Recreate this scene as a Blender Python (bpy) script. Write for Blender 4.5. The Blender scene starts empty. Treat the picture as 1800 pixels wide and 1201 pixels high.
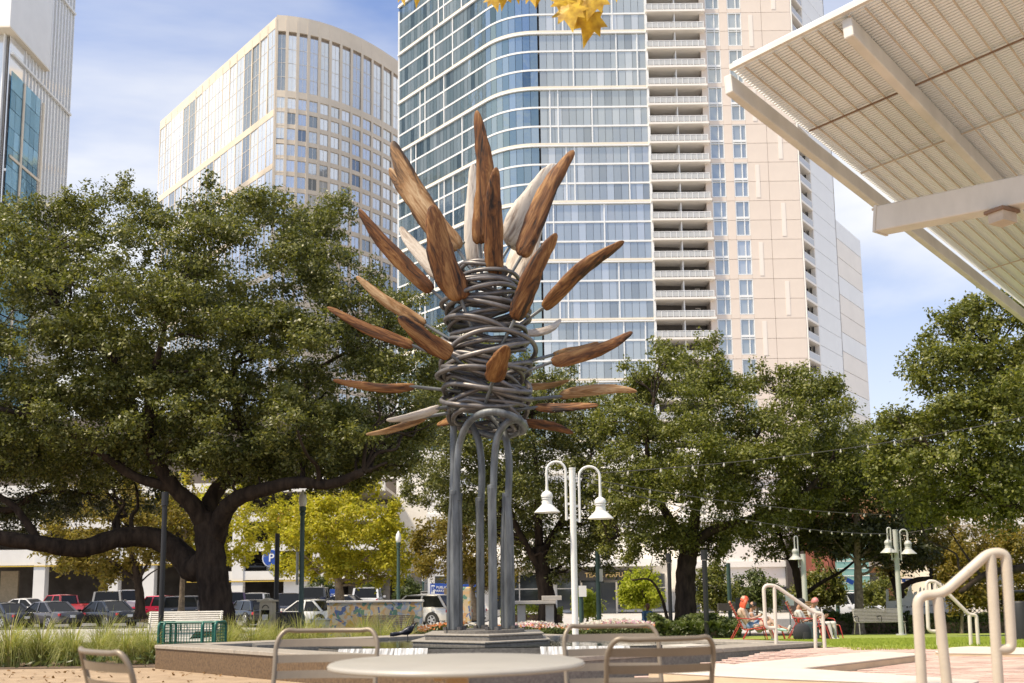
import bpy, bmesh, math, random
import numpy as np
from mathutils import Vector, Matrix

SC = bpy.context.scene
COL = SC.collection
R = math.radians
rnd = random.Random(7)
NP = np.random.default_rng(11)

# ------------------------------------------------------------------ camera, sky, sun, exposure
F, CX, CY = 1800.0, 900.0, 789.0            # focal length and principal point in photo pixels (1800 x 1201)
PITCH, ROLL = R(7.78), 0.012
EYE = Vector((0, 0, 1.2))
cam_d = bpy.data.cameras.new('camera')
cam_d.sensor_width = 36.0
cam_d.lens = 36.0 * F / 1800.0
cam_d.shift_y = (CY - 600.5) / 1800.0
cam_d.clip_end = 6000
cam_d.clip_start = 0.05
cam_d.dof.use_dof = True
cam_d.dof.focus_distance = 17.5
cam_d.dof.aperture_fstop = 3.0
cam = bpy.data.objects.new('camera', cam_d)
COL.objects.link(cam)
cam.matrix_world = Matrix.Translation(EYE) @ Matrix.Rotation(R(90) + PITCH, 4, 'X') @ Matrix.Rotation(-ROLL, 4, 'Z')
SC.camera = cam

SUN_EL, SUN_AZ = R(58), R(-116)            # azimuth measured from +y (view direction) towards +x
world = bpy.data.worlds.new('World')
SC.world = world
world.use_nodes = True
wn, wl = world.node_tree.nodes, world.node_tree.links
wn.clear()
w_out = wn.new('ShaderNodeOutputWorld')
w_bg = wn.new('ShaderNodeBackground')
w_bg.inputs['Strength'].default_value = 0.115
sky = wn.new('ShaderNodeTexSky')
sky.sky_type = 'NISHITA'
sky.sun_disc = False
sky.sun_elevation = SUN_EL
sky.sun_rotation = SUN_AZ
sky.air_density = 1.0
sky.dust_density = 1.6
sky.ozone_density = 1.6
tc = wn.new('ShaderNodeTexCoord')
mp = wn.new('ShaderNodeMapping')
mp.inputs['Scale'].default_value = (1.0, 1.0, 2.6)
mp.inputs['Location'].default_value = (0.35, 0.1, 0.25)
nz = wn.new('ShaderNodeTexNoise')
nz.inputs['Scale'].default_value = 1.5
nz.inputs['Detail'].default_value = 7
nz.inputs['Roughness'].default_value = 0.5
nz.inputs['Distortion'].default_value = 0.35
rp = wn.new('ShaderNodeValToRGB')
rp.color_ramp.elements[0].position = 0.42
rp.color_ramp.elements[0].color = (0.14, 0.14, 0.14, 1)
rp.color_ramp.elements[1].position = 0.63
rp.color_ramp.elements[1].color = (0.92, 0.92, 0.92, 1)
mx = wn.new('ShaderNodeMix')
mx.data_type = 'RGBA'
mx.inputs['B'].default_value = (5.1, 5.3, 5.5, 1)
wl.new(tc.outputs['Generated'], mp.inputs['Vector'])
wl.new(mp.outputs['Vector'], nz.inputs['Vector'])
wl.new(nz.outputs['Fac'], rp.inputs['Fac'])
sx = wn.new('ShaderNodeSeparateXYZ')             # thin cloud thickens towards the horizon all round
wl.new(tc.outputs['Generated'], sx.inputs['Vector'])
hz_ = wn.new('ShaderNodeMapRange')
hz_.inputs['From Min'].default_value = 0.04
hz_.inputs['From Max'].default_value = 0.46
hz_.inputs['To Min'].default_value = 0.80
hz_.inputs['To Max'].default_value = 0.0
wl.new(sx.outputs['Z'], hz_.inputs['Value'])
mxf = wn.new('ShaderNodeMath')
mxf.operation = 'MAXIMUM'
wl.new(rp.outputs['Color'], mxf.inputs[0])
wl.new(hz_.outputs['Result'], mxf.inputs[1])
wl.new(mxf.outputs[0], mx.inputs['Factor'])
gn = wn.new('ShaderNodeMix')
gn.data_type = 'RGBA'
gn.blend_type = 'MULTIPLY'
gn.inputs['Factor'].default_value = 1.0
gn.inputs["B"].default_value = (0.35, 0.62, 1.02, 1)
wl.new(sky.outputs['Color'], gn.inputs['A'])
wl.new(gn.outputs['Result'], mx.inputs['A'])
wl.new(mx.outputs['Result'], w_bg.inputs['Color'])
wl.new(w_bg.outputs['Background'], w_out.inputs['Surface'])

sun_d = bpy.data.lights.new('sun', 'SUN')
sun_d.energy = 3.3
sun_d.angle = R(4.0)
sun_d.color = (1.0, 0.90, 0.75)
sun = bpy.data.objects.new('sun', sun_d)
COL.objects.link(sun)
sdir = Vector((math.sin(SUN_AZ) * math.cos(SUN_EL), math.cos(SUN_AZ) * math.cos(SUN_EL), math.sin(SUN_EL)))
sun.rotation_euler = sdir.to_track_quat('Z', 'Y').to_euler()
sun.location = (-20, -20, 60)

SC.view_settings.view_transform = 'Standard'
SC.view_settings.look = 'None'
SC.view_settings.exposure = 0.95
SC.view_settings.gamma = 1.0
SC.view_settings.use_curve_mapping = False
SC.view_settings.use_white_balance = True
SC.view_settings.white_balance_temperature = 7200
SC.render.engine = 'CYCLES'
SC.cycles.use_denoising = True
SC.cycles.max_bounces = 6
SC.cycles.diffuse_bounces = 3
SC.cycles.glossy_bounces = 3
SC.cycles.transmission_bounces = 4
SC.cycles.transparent_max_bounces = 8
SC.cycles.caustics_reflective = False
SC.cycles.caustics_refractive = False


def W(px, py, d):
    """World point that the photo pixel (px, py) sees at the world distance y = d."""
    u, v = (px - CX) / F, -(py - CY) / F
    c, s = math.cos(ROLL), math.sin(ROLL)
    u, v = u * c + v * s, -u * s + v * c
    cp, sp = math.cos(PITCH), math.sin(PITCH)
    k = d / (cp - v * sp)
    return Vector((EYE.x + u * k, d, EYE.z + (sp + v * cp) * k))


def smooth(a, b, t):
    t = min(1.0, max(0.0, (t - a) / (b - a)))
    return t * t * (3 - 2 * t)


def lerp_tab(tab, y):
    for (y0, z0), (y1, z1) in zip(tab, tab[1:]):
        if y <= y1:
            return z0 + (z1 - z0) * max(0.0, (y - y0)) / (y1 - y0)
    return tab[-1][1]


GL = [(0, .1), (5, .1), (12, 0), (16.9, 0), (20, -.12), (25, -.22), (30, -.34), (58, -.72), (64, -.78), (2000, -.78)]
GR = [(0, .1), (4, .22), (7, .3), (15.2, .3), (28, -.28), (41, -.76), (56, -1.25), (64, -1.25), (2000, -1.25)]


def gz(x, y):
    k = smooth(0.2, 4.0, x - 0.02 * max(0, y - 15))
    return lerp_tab(GL, y) * (1 - k) + lerp_tab(GR, y) * k


def G(px, d):
    p = W(px, 1090, d)
    return Vector((p.x, d, gz(p.x, d)))


# ------------------------------------------------------------------ materials
def new_mat(name):
    m = bpy.data.materials.new(name)
    m.use_nodes = True
    nt = m.node_tree
    return m, nt.nodes, nt.links, nt.nodes['Principled BSDF']


def pm(name, col, rough=.6, metal=0.0, var=.12, scale=6.0, bump=0.0, bscale=None, spec=.5, col2=None, stretch=(1, 1, 1),
       ramp=(.35, .65), per_obj=0.0, coat=0.0, world_co=False, detail=5):
    """Procedural principled material: noise between two colours, optional bump and variation per object."""
    m, n, l, b = new_mat(name)
    b.inputs['Roughness'].default_value = rough
    b.inputs['Metallic'].default_value = metal
    b.inputs['Specular IOR Level'].default_value = spec
    b.inputs['Coat Weight'].default_value = coat
    t = n.new('ShaderNodeTexCoord')
    mpg = n.new('ShaderNodeMapping')
    mpg.inputs['Scale'].default_value = stretch
    if world_co:
        g = n.new('ShaderNodeNewGeometry')
        l.new(g.outputs['Position'], mpg.inputs['Vector'])
    else:
        l.new(t.outputs['Object'], mpg.inputs['Vector'])
    no = n.new('ShaderNodeTexNoise')
    no.inputs['Scale'].default_value = scale
    no.inputs['Detail'].default_value = detail
    no.inputs['Roughness'].default_value = .6
    l.new(mpg.outputs['Vector'], no.inputs['Vector'])
    r = n.new('ShaderNodeValToRGB')
    r.color_ramp.elements[0].position, r.color_ramp.elements[1].position = ramp
    a = col2 if col2 else tuple(c * (1 - var) for c in col)
    c1 = col if col2 else tuple(min(1, c * (1 + var)) for c in col)
    r.color_ramp.elements[0].color = (*a, 1)
    r.color_ramp.elements[1].color = (*c1, 1)
    l.new(no.outputs['Fac'], r.inputs['Fac'])
    out = r.outputs['Color']
    if per_obj:
        oi = n.new('ShaderNodeObjectInfo')
        mr = n.new('ShaderNodeMapRange')
        mr.inputs['To Min'].default_value = 1 - per_obj
        mr.inputs['To Max'].default_value = 1 + per_obj
        l.new(oi.outputs['Random'], mr.inputs['Value'])
        vm = n.new('ShaderNodeVectorMath')
        vm.operation = 'SCALE'
        l.new(out, vm.inputs[0])
        l.new(mr.outputs['Result'], vm.inputs['Scale'])
        out = vm.outputs['Vector']
    l.new(out, b.inputs['Base Color'])
    if bump:
        nb = n.new('ShaderNodeTexNoise')
        nb.inputs['Scale'].default_value = bscale or scale * 3
        nb.inputs['Detail'].default_value = 6
        l.new(mpg.outputs['Vector'], nb.inputs['Vector'])
        bp = n.new('ShaderNodeBump')
        bp.inputs['Strength'].default_value = bump
        bp.inputs['Distance'].default_value = .02
        l.new(nb.outputs['Fac'], bp.inputs['Height'])
        l.new(bp.outputs['Normal'], b.inputs['Normal'])
    return m


def leaf_mat(name, stops, trans=.35, rough=.5, spec=.4):
    """Leaf material: each leaf (mesh island) takes its own colour from the stops; light passes through."""
    m, n, l, b = new_mat(name)
    g = n.new('ShaderNodeNewGeometry')
    r = n.new('ShaderNodeValToRGB')
    el = r.color_ramp.elements
    while len(el) < len(stops):
        el.new(.5)
    for i, c in enumerate(stops):
        el[i].position = i / (len(stops) - 1)
        el[i].color = (*c, 1)
    l.new(g.outputs['Random Per Island'], r.inputs['Fac'])
    l.new(r.outputs['Color'], b.inputs['Base Color'])
    b.inputs['Roughness'].default_value = rough
    b.inputs['Specular IOR Level'].default_value = spec
    tr = n.new('ShaderNodeBsdfTranslucent')
    sc = n.new('ShaderNodeVectorMath')
    sc.operation = 'MULTIPLY'
    sc.inputs[1].default_value = (1.25, 1.3, .75)
    l.new(r.outputs['Color'], sc.inputs[0])
    l.new(sc.outputs['Vector'], tr.inputs['Color'])
    ms = n.new('ShaderNodeMixShader')
    ms.inputs['Fac'].default_value = trans
    l.new(b.outputs['BSDF'], ms.inputs[1])
    l.new(tr.outputs['BSDF'], ms.inputs[2])
    l.new(ms.outputs['Shader'], n['Material Output'].inputs['Surface'])
    return m


def glass_mat(name, lo, hi, rough=.06, metal=.85, wave=.0, extra=()):
    """Coated facade glass: mirror-like, tint differs a little from pane to pane (object or mesh island)."""
    m, n, l, b = new_mat(name)
    oi = n.new('ShaderNodeObjectInfo')
    g = n.new('ShaderNodeNewGeometry')
    ad = n.new('ShaderNodeMath')
    ad.operation = 'ADD'
    fr = n.new('ShaderNodeMath')
    fr.operation = 'FRACT'
    l.new(oi.outputs['Random'], ad.inputs[0])
    l.new(g.outputs['Random Per Island'], ad.inputs[1])
    l.new(ad.outputs[0], fr.inputs[0])
    r = n.new('ShaderNodeValToRGB')
    r.color_ramp.elements[0].color = (*lo, 1)
    r.color_ramp.elements[1].color = (*hi, 1)
    if extra:                                        # panes set apart: drawn blinds, dark rooms, painted-in dark reflections
        r.color_ramp.elements[1].position = extra[0][0] - .02
        for p_, c_ in extra:
            e_ = r.color_ramp.elements.new(p_)
            e_.color = (*c_, 1)
    l.new(fr.outputs[0], r.inputs['Fac'])
    l.new(r.outputs['Color'], b.inputs['Base Color'])
    b.inputs['Metallic'].default_value = metal
    b.inputs['Roughness'].default_value = rough
    if wave:
        no = n.new('ShaderNodeTexNoise')
        no.inputs['Scale'].default_value = .9
        no.inputs['Detail'].default_value = 3
        l.new(g.outputs['Position'], no.inputs['Vector'])
        bp = n.new('ShaderNodeBump')
        bp.inputs['Strength'].default_value = wave
        bp.inputs['Distance'].default_value = .12
        l.new(no.outputs['Fac'], bp.inputs['Height'])
        l.new(bp.outputs['Normal'], b.inputs['Normal'])
    return m


M = {}
M['soil'] = pm('soil', (.16, .12, .085), .95, var=.3, scale=1.5, bump=.3)
M['pavement'] = pm('pavement', (.42, .40, .37), .9, var=.12, scale=.8, bump=.1)
M['asphalt'] = pm('asphalt', (.13, .125, .12), .9, var=.2, scale=2, bump=.1)
M['gravel'] = pm('gravel', (.41, .30, .195), .95, col2=(.31, .22, .14), scale=3.0, bump=.8, bscale=55, detail=10)
M['mulch'] = pm('mulch', (.13, .085, .055), .95, var=.4, scale=9, bump=.6, bscale=20)
M['turf'] = pm('turf', (.26, .32, .055), .9, col2=(.21, .26, .045), scale=5, bump=.5, bscale=80)
M['mortar'] = pm('mortar', (.36, .30, .26), .95, var=.1, scale=6)
M['brick'] = pm('paver_brick', (.52, .36, .31), .85, var=.12, scale=8, per_obj=.22, bump=.15, bscale=40)
M['brick_all'] = pm('paver_brick_joined', (.50, .345, .295), .85, col2=(.60, .45, .39), scale=3.5, bump=.15, bscale=40)
M['white_stone'] = pm('white_stone', (.58, .53, .46), .8, var=.06, scale=3, bump=.1, bscale=30)
M['tan_wall_kerb_shade'] = pm('tan_wall_kerb_shade', (.55, .44, .30), .8, var=.1, scale=4, bump=.1)  # tan garage wall; also paints the shaded fronts of the kerbs
M['granite'] = pm('brown_granite', (.17, .108, .058), .6, col2=(.088, .055, .031), scale=30, bump=.1, bscale=60, detail=8)
M['granite_top'] = pm('honed_granite', (.38, .335, .28), .5, col2=(.29, .26, .22), scale=20, bump=.05)
M['granite_grey'] = pm('grey_granite', (.20, .185, .165), .5, col2=(.12, .11, .10), scale=25, bump=.1, bscale=60, detail=8)
M['granite_mid'] = pm('granite_mid', (.34, .31, .27), .55, col2=(.24, .22, .19), scale=22, bump=.06, bscale=60, detail=8)
M['concrete'] = pm('concrete', (.48, .44, .39), .85, var=.1, scale=3, bump=.1)
M['bark'] = pm('bark', (.060, .043, .032), .95, col2=(.022, .016, .013), scale=6, stretch=(1, 1, .3), bump=1.0, bscale=16, spec=.15)
M['strip'] = pm('pale_strip', (.76, .69, .62), .7, var=.03, scale=.3)
M['bark_pale'] = pm('pale_bark', (.32, .25, .18), .9, col2=(.16, .12, .085), scale=7, bump=.4)
M['oak'] = leaf_mat('oak_leaf', [(.050, .058, .015), (.108, .122, .027), (.165, .172, .040), (.245, .235, .070)], .36, .44, .5)
M['oak_warm'] = leaf_mat('oak_leaf_bright', [(.060, .072, .014), (.125, .143, .026), (.180, .19, .038), (.24, .235, .058)], .38, .46, .45)
M['oak_dark'] = leaf_mat('oak_leaf_dark', [(.028, .036, .012), (.055, .064, .02), (.085, .09, .03), (.12, .12, .045)], .28, .45, .45)
M['yellow'] = leaf_mat('sycamore_leaf', [(.27, .26, .03), (.42, .39, .045), (.54, .46, .06), (.37, .38, .05), (.50, .40, .05)], .5, .55, .3)
M['rust'] = leaf_mat('rusty_leaf', [(.17, .13, .03), (.27, .20, .04), (.15, .14, .03), (.22, .15, .032)], .42, .55, .3)
M['dry_leaf'] = leaf_mat('dry_leaf', [(.14, .075, .03), (.22, .12, .045), (.10, .06, .03)], .2, .7, .2)
M['lime'] = leaf_mat('lime_leaf', [(.26, .31, .03), (.36, .40, .04), (.42, .43, .06)], .42, .5, .3)
M['shrub'] = leaf_mat('shrub_leaf', [(.055, .075, .02), (.09, .12, .03), (.13, .15, .04)], .3, .45, .4)
M['grassb'] = leaf_mat('grass_blade', [(.22, .25, .075), (.30, .32, .10), (.38, .38, .15), (.42, .36, .18)], .42, .6, .3)
M['lawnb'] = leaf_mat('turf_blade', [(.24, .31, .05), (.30, .36, .06), (.34, .38, .08)], .3, .7, .2)
M['pole_steel'] = pm('weathered_steel', (.21, .225, .235), .55, .55, col2=(.10, .108, .115), scale=3.5, stretch=(2.5, 2.5, .5), bump=.15, detail=8)
M['coil_steel'] = pm('coil_steel', (.20, .185, .178), .45, .55, col2=(.12, .11, .108), scale=5, bump=.06, detail=7)
M['white_paint'] = pm('white_paint', (.72, .72, .70), .45, var=.03)
M['grey_paint'] = pm('grey_paint', (.46, .47, .45), .45, var=.05)
M['rail'] = pm('rail_paint', (.52, .455, .37), .42, var=.05, scale=10, bump=.04, bscale=60)
M['rail_white'] = pm('rail_paint_pale', (.62, .57, .50), .42, var=.04)
M['green_paint'] = pm('green_paint', (.035, .075, .065), .45, var=.1)
M['teal_paint'] = pm('teal_paint', (.012, .115, .085), .4, var=.1)
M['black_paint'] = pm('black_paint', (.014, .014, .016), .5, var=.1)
M['chair_metal'] = pm('chair_metal', (.215, .175, .13), .42, .2, var=.06, bump=.03)
M['table_top'] = pm('table_top', (.37, .35, .31), .38, .0, var=.05, scale=4)
M['table_rim'] = pm('table_rim', (.60, .56, .50), .4, .1, var=.05)
M['table_leg'] = pm('table_leg', (.42, .27, .14), .45, .2, var=.1)
M['canopy'] = pm('canopy_paint', (.60, .575, .53), .55, var=.10, scale=2.2, stretch=(1, 1, .4), bump=.04, bscale=30, detail=9)
M['canopy_slat'] = pm('canopy_slat', (.80, .85, .88), .6, var=.02, scale=.5)
M['canopy_bar'] = pm('canopy_bar', (.52, .45, .37), .7, var=.15)
M['added_backing'] = pm('canopy_added_backing', (.80, .85, .88), .6, var=.02, scale=.5)
M['rust_bar'] = pm('rust_bar', (.22, .14, .095), .8, var=.2)
M['tower_white'] = pm('tower_white', (.78, .78, .77), .5, var=.03, scale=.3)
M['tower_beige'] = pm('tower_beige', (.70, .60, .52), .8, var=.035, scale=.25, bump=.02)
M['tower_pale'] = pm('tower_pale', (.80, .75, .69), .7, var=.03, scale=.3)
M['tower_cream'] = pm('tower_cream', (.74, .66, .54), .7, var=.04, scale=.3)
M['hotel'] = pm('hotel_stone', (.70, .60, .48), .8, var=.05, scale=.2)
M['joint'] = pm('joint_dark', (.40, .33, .28), .9, var=.05)  # core tone seen in the recessed joints, darker than the panels
M['dark_wall'] = pm('dark_wall', (.10, .088, .078), .8, var=.1, scale=.5)
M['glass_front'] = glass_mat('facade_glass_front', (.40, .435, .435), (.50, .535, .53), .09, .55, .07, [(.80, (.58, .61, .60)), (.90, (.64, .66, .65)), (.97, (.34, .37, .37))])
M['glass_sky_tint'] = glass_mat('facade_glass_sky_tint', (.19, .275, .31), (.36, .44, .475), .05, .8, .16, [(.86, (.46, .54, .57)), (.96, (.10, .16, .20))])  # bluer sky reflection of the receding side painted into the tint
M['glass_hotel'] = glass_mat('hotel_glass', (.66, .70, .71), (.88, .90, .90), .06, .55, .14, [(.84, (.42, .46, .48)), (.95, (.30, .34, .36))])  # bright cloud and dark tower reflections painted into pale and darker panes
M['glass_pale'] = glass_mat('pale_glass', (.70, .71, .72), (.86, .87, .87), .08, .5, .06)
M['glass_teal'] = glass_mat('teal_glass', (.05, .16, .24), (.14, .30, .42), .05, .85, .2)
M['glass_dark'] = glass_mat('dark_window_glass', (.05, .06, .065), (.12, .13, .14), .06, .5)
M['rail_glass'] = pm('balcony_glass', (.50, .50, .49), .25, var=.05)
M['garage'] = pm('garage_white', (.78, .75, .70), .8, var=.05, scale=.5)
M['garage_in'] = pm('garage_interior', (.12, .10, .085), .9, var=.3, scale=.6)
M['block_panel'] = pm('grey_panel', (.30, .275, .25), .8, var=.08, scale=.5)
M['red_brick'] = pm('red_brick_wall', (.20, .055, .035), .85, var=.15, scale=2)
M['orange_wall'] = pm('orange_brick_wall', (.42, .22, .12), .85, var=.15, scale=1.5)
M['teal_pane'] = pm('teal_pane', (.20, .38, .34), .2, .2, var=.1, scale=.8)
M['water'] = pm('pool_water', (.035, .04, .03), .04, var=.1, scale=2, bump=.12, bscale=6, spec=.6)
M['rubber'] = pm('rubber', (.018, .018, .018), .8, var=.1)
M['alloy'] = pm('alloy', (.55, .55, .56), .3, .8, var=.05)
M['car_glass'] = pm('car_glass', (.014, .015, .016), .10, .0, var=.1, spec=.22)
M['tail'] = pm('tail_light_red', (.45, .012, .02), .2, var=.1, coat=.6)
M['head'] = pm('headlight_clear', (.75, .76, .77), .1, .3, var=.05, coat=.6)
M['plate'] = pm('plate_white', (.75, .75, .74), .5, var=.03)
M['yellow_paint'] = pm('yellow_paint', (.62, .42, .06), .6, var=.08)
M['blue_sign'] = pm('blue_sign', (.015, .075, .36), .5, var=.05)
M['sign_white'] = pm('sign_white', (.8, .8, .79), .5, var=.03)
M['sign_dark'] = pm('sign_dark', (.06, .055, .05), .6, var=.1)
M['banner_red'] = pm('banner_red', (.55, .06, .05), .6, var=.08)
M['gold_letter'] = pm('gold_letter', (.85, .62, .28), .4, .2, var=.05)
M['bulb'] = pm('bulb_glass', (.55, .52, .45), .15, var=.03)
M['cable'] = pm('cable', (.05, .045, .04), .6, var=.1)
M['red_paint'] = pm('red_paint', (.42, .035, .03), .4, var=.08)
M['bench_white'] = pm('bench_white', (.66, .63, .57), .5, var=.05)
M['bench_brown'] = pm('bench_brown', (.30, .23, .16), .5, .2, var=.08)
M['bench_steel'] = pm('bench_steel', (.36, .34, .30), .45, .4, var=.08)
M['cream_paint'] = pm('cream_paint', (.60, .52, .38), .55, var=.06)
M['wood_slat'] = pm('chair_wood', (.50, .32, .19), .6, col2=(.36, .22, .13), scale=12, stretch=(.2, 1, 1))
M['bird'] = pm('bird_feather', (.008, .01, .02), .35, .3, var=.3, scale=20)
M['skyline'] = pm('skyline_panel', (.80, .78, .74), .6, var=.04)
M['lattice'] = pm('lattice', (.68, .64, .58), .7, var=.05)


def wood_mat(name, dark, mid, light, sc=1.0):
    m, n, l, b = new_mat(name)
    t = n.new('ShaderNodeTexCoord')
    oi = n.new('ShaderNodeObjectInfo')
    mpg = n.new('ShaderNodeMapping')
    mpg.inputs['Scale'].default_value = (6 * sc, 6 * sc, .95 * sc)
    l.new(t.outputs['Object'], mpg.inputs['Vector'])
    ad = n.new('ShaderNodeVectorMath')
    ad.operation = 'ADD'
    ml = n.new('ShaderNodeMath')
    ml.operation = 'MULTIPLY'
    ml.inputs[1].default_value = 37.0
    l.new(oi.outputs['Random'], ml.inputs[0])
    l.new(mpg.outputs['Vector'], ad.inputs[0])
    l.new(ml.outputs[0], ad.inputs[1])
    no = n.new('ShaderNodeTexNoise')
    no.inputs['Scale'].default_value = 1.6
    no.inputs['Detail'].default_value = 9
    no.inputs['Roughness'].default_value = .62
    no.inputs['Distortion'].default_value = 2.4
    l.new(ad.outputs['Vector'], no.inputs['Vector'])
    r = n.new('ShaderNodeValToRGB')
    el = r.color_ramp.elements
    el[0].position, el[0].color = .40, (*dark, 1)
    el[1].position, el[1].color = .66, (*light, 1)
    e = el.new(.5)
    e.color = (*mid, 1)
    n2 = n.new('ShaderNodeTexNoise')                 # broad weather stains over the grain
    n2.inputs['Scale'].default_value = .8
    n2.inputs['Detail'].default_value = 4
    l.new(ad.outputs['Vector'], n2.inputs['Vector'])
    m2 = n.new('ShaderNodeMix')
    m2.inputs['Factor'].default_value = .55
    l.new(no.outputs['Fac'], m2.inputs['A'])
    l.new(n2.outputs['Fac'], m2.inputs['B'])
    l.new(m2.outputs['Result'], r.inputs['Fac'])
    l.new(r.outputs['Color'], b.inputs['Base Color'])
    b.inputs['Roughness'].default_value = .62
    b.inputs['Specular IOR Level'].default_value = .35
    bp = n.new('ShaderNodeBump')
    bp.inputs['Strength'].default_value = .7
    bp.inputs['Distance'].default_value = .03
    l.new(no.outputs['Fac'], bp.inputs['Height'])
    l.new(bp.outputs['Normal'], b.inputs['Normal'])
    return m


M['wood'] = wood_mat('driftwood_brown', (.012, .006, .004), (.155, .058, .017), (.42, .225, .085))
M['wood_mid'] = wood_mat('driftwood_tan', (.04, .02, .011), (.27, .14, .055), (.52, .37, .22))
M['wood_pale'] = wood_mat('driftwood_pale', (.24, .18, .14), (.50, .44, .38), (.62, .57, .51), .8)  # paler wood tone, used on a few blades


def mosaic_mat():
    m, n, l, b = new_mat('mosaic_mural')
    t = n.new('ShaderNodeTexCoord')
    no = n.new('ShaderNodeTexNoise')
    no.inputs['Scale'].default_value = 3
    l.new(t.outputs['Object'], no.inputs['Vector'])
    mixv = n.new('ShaderNodeMix')
    mixv.data_type = 'RGBA'
    mixv.inputs['Factor'].default_value = .35
    l.new(t.outputs['Object'], mixv.inputs['A'])
    l.new(no.outputs['Color'], mixv.inputs['B'])
    vo = n.new('ShaderNodeTexVoronoi')
    vo.inputs['Scale'].default_value = 11.0
    l.new(mixv.outputs['Result'], vo.inputs['Vector'])
    sp = n.new('ShaderNodeSeparateColor')
    l.new(vo.outputs['Color'], sp.inputs['Color'])
    r = n.new('ShaderNodeValToRGB')
    r.color_ramp.interpolation = 'CONSTANT'
    cols = [(.62, .50, .34), (.56, .33, .16), (.60, .46, .28), (.10, .16, .34), (.66, .42, .22), (.56, .52, .40), (.12, .26, .20), (.62, .40, .10), (.58, .54, .46), (.36, .42, .52)]
    el = r.color_ramp.elements
    while len(el) < len(cols):
        el.new(.5)
    for i, c in enumerate(cols):
        el[i].position = i / len(cols)
        el[i].color = (*c, 1)
    l.new(sp.outputs[0], r.inputs['Fac'])
    l.new(r.outputs['Color'], b.inputs['Base Color'])
    b.inputs['Roughness'].default_value = .5
    return m


M['mosaic'] = mosaic_mat()

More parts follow.
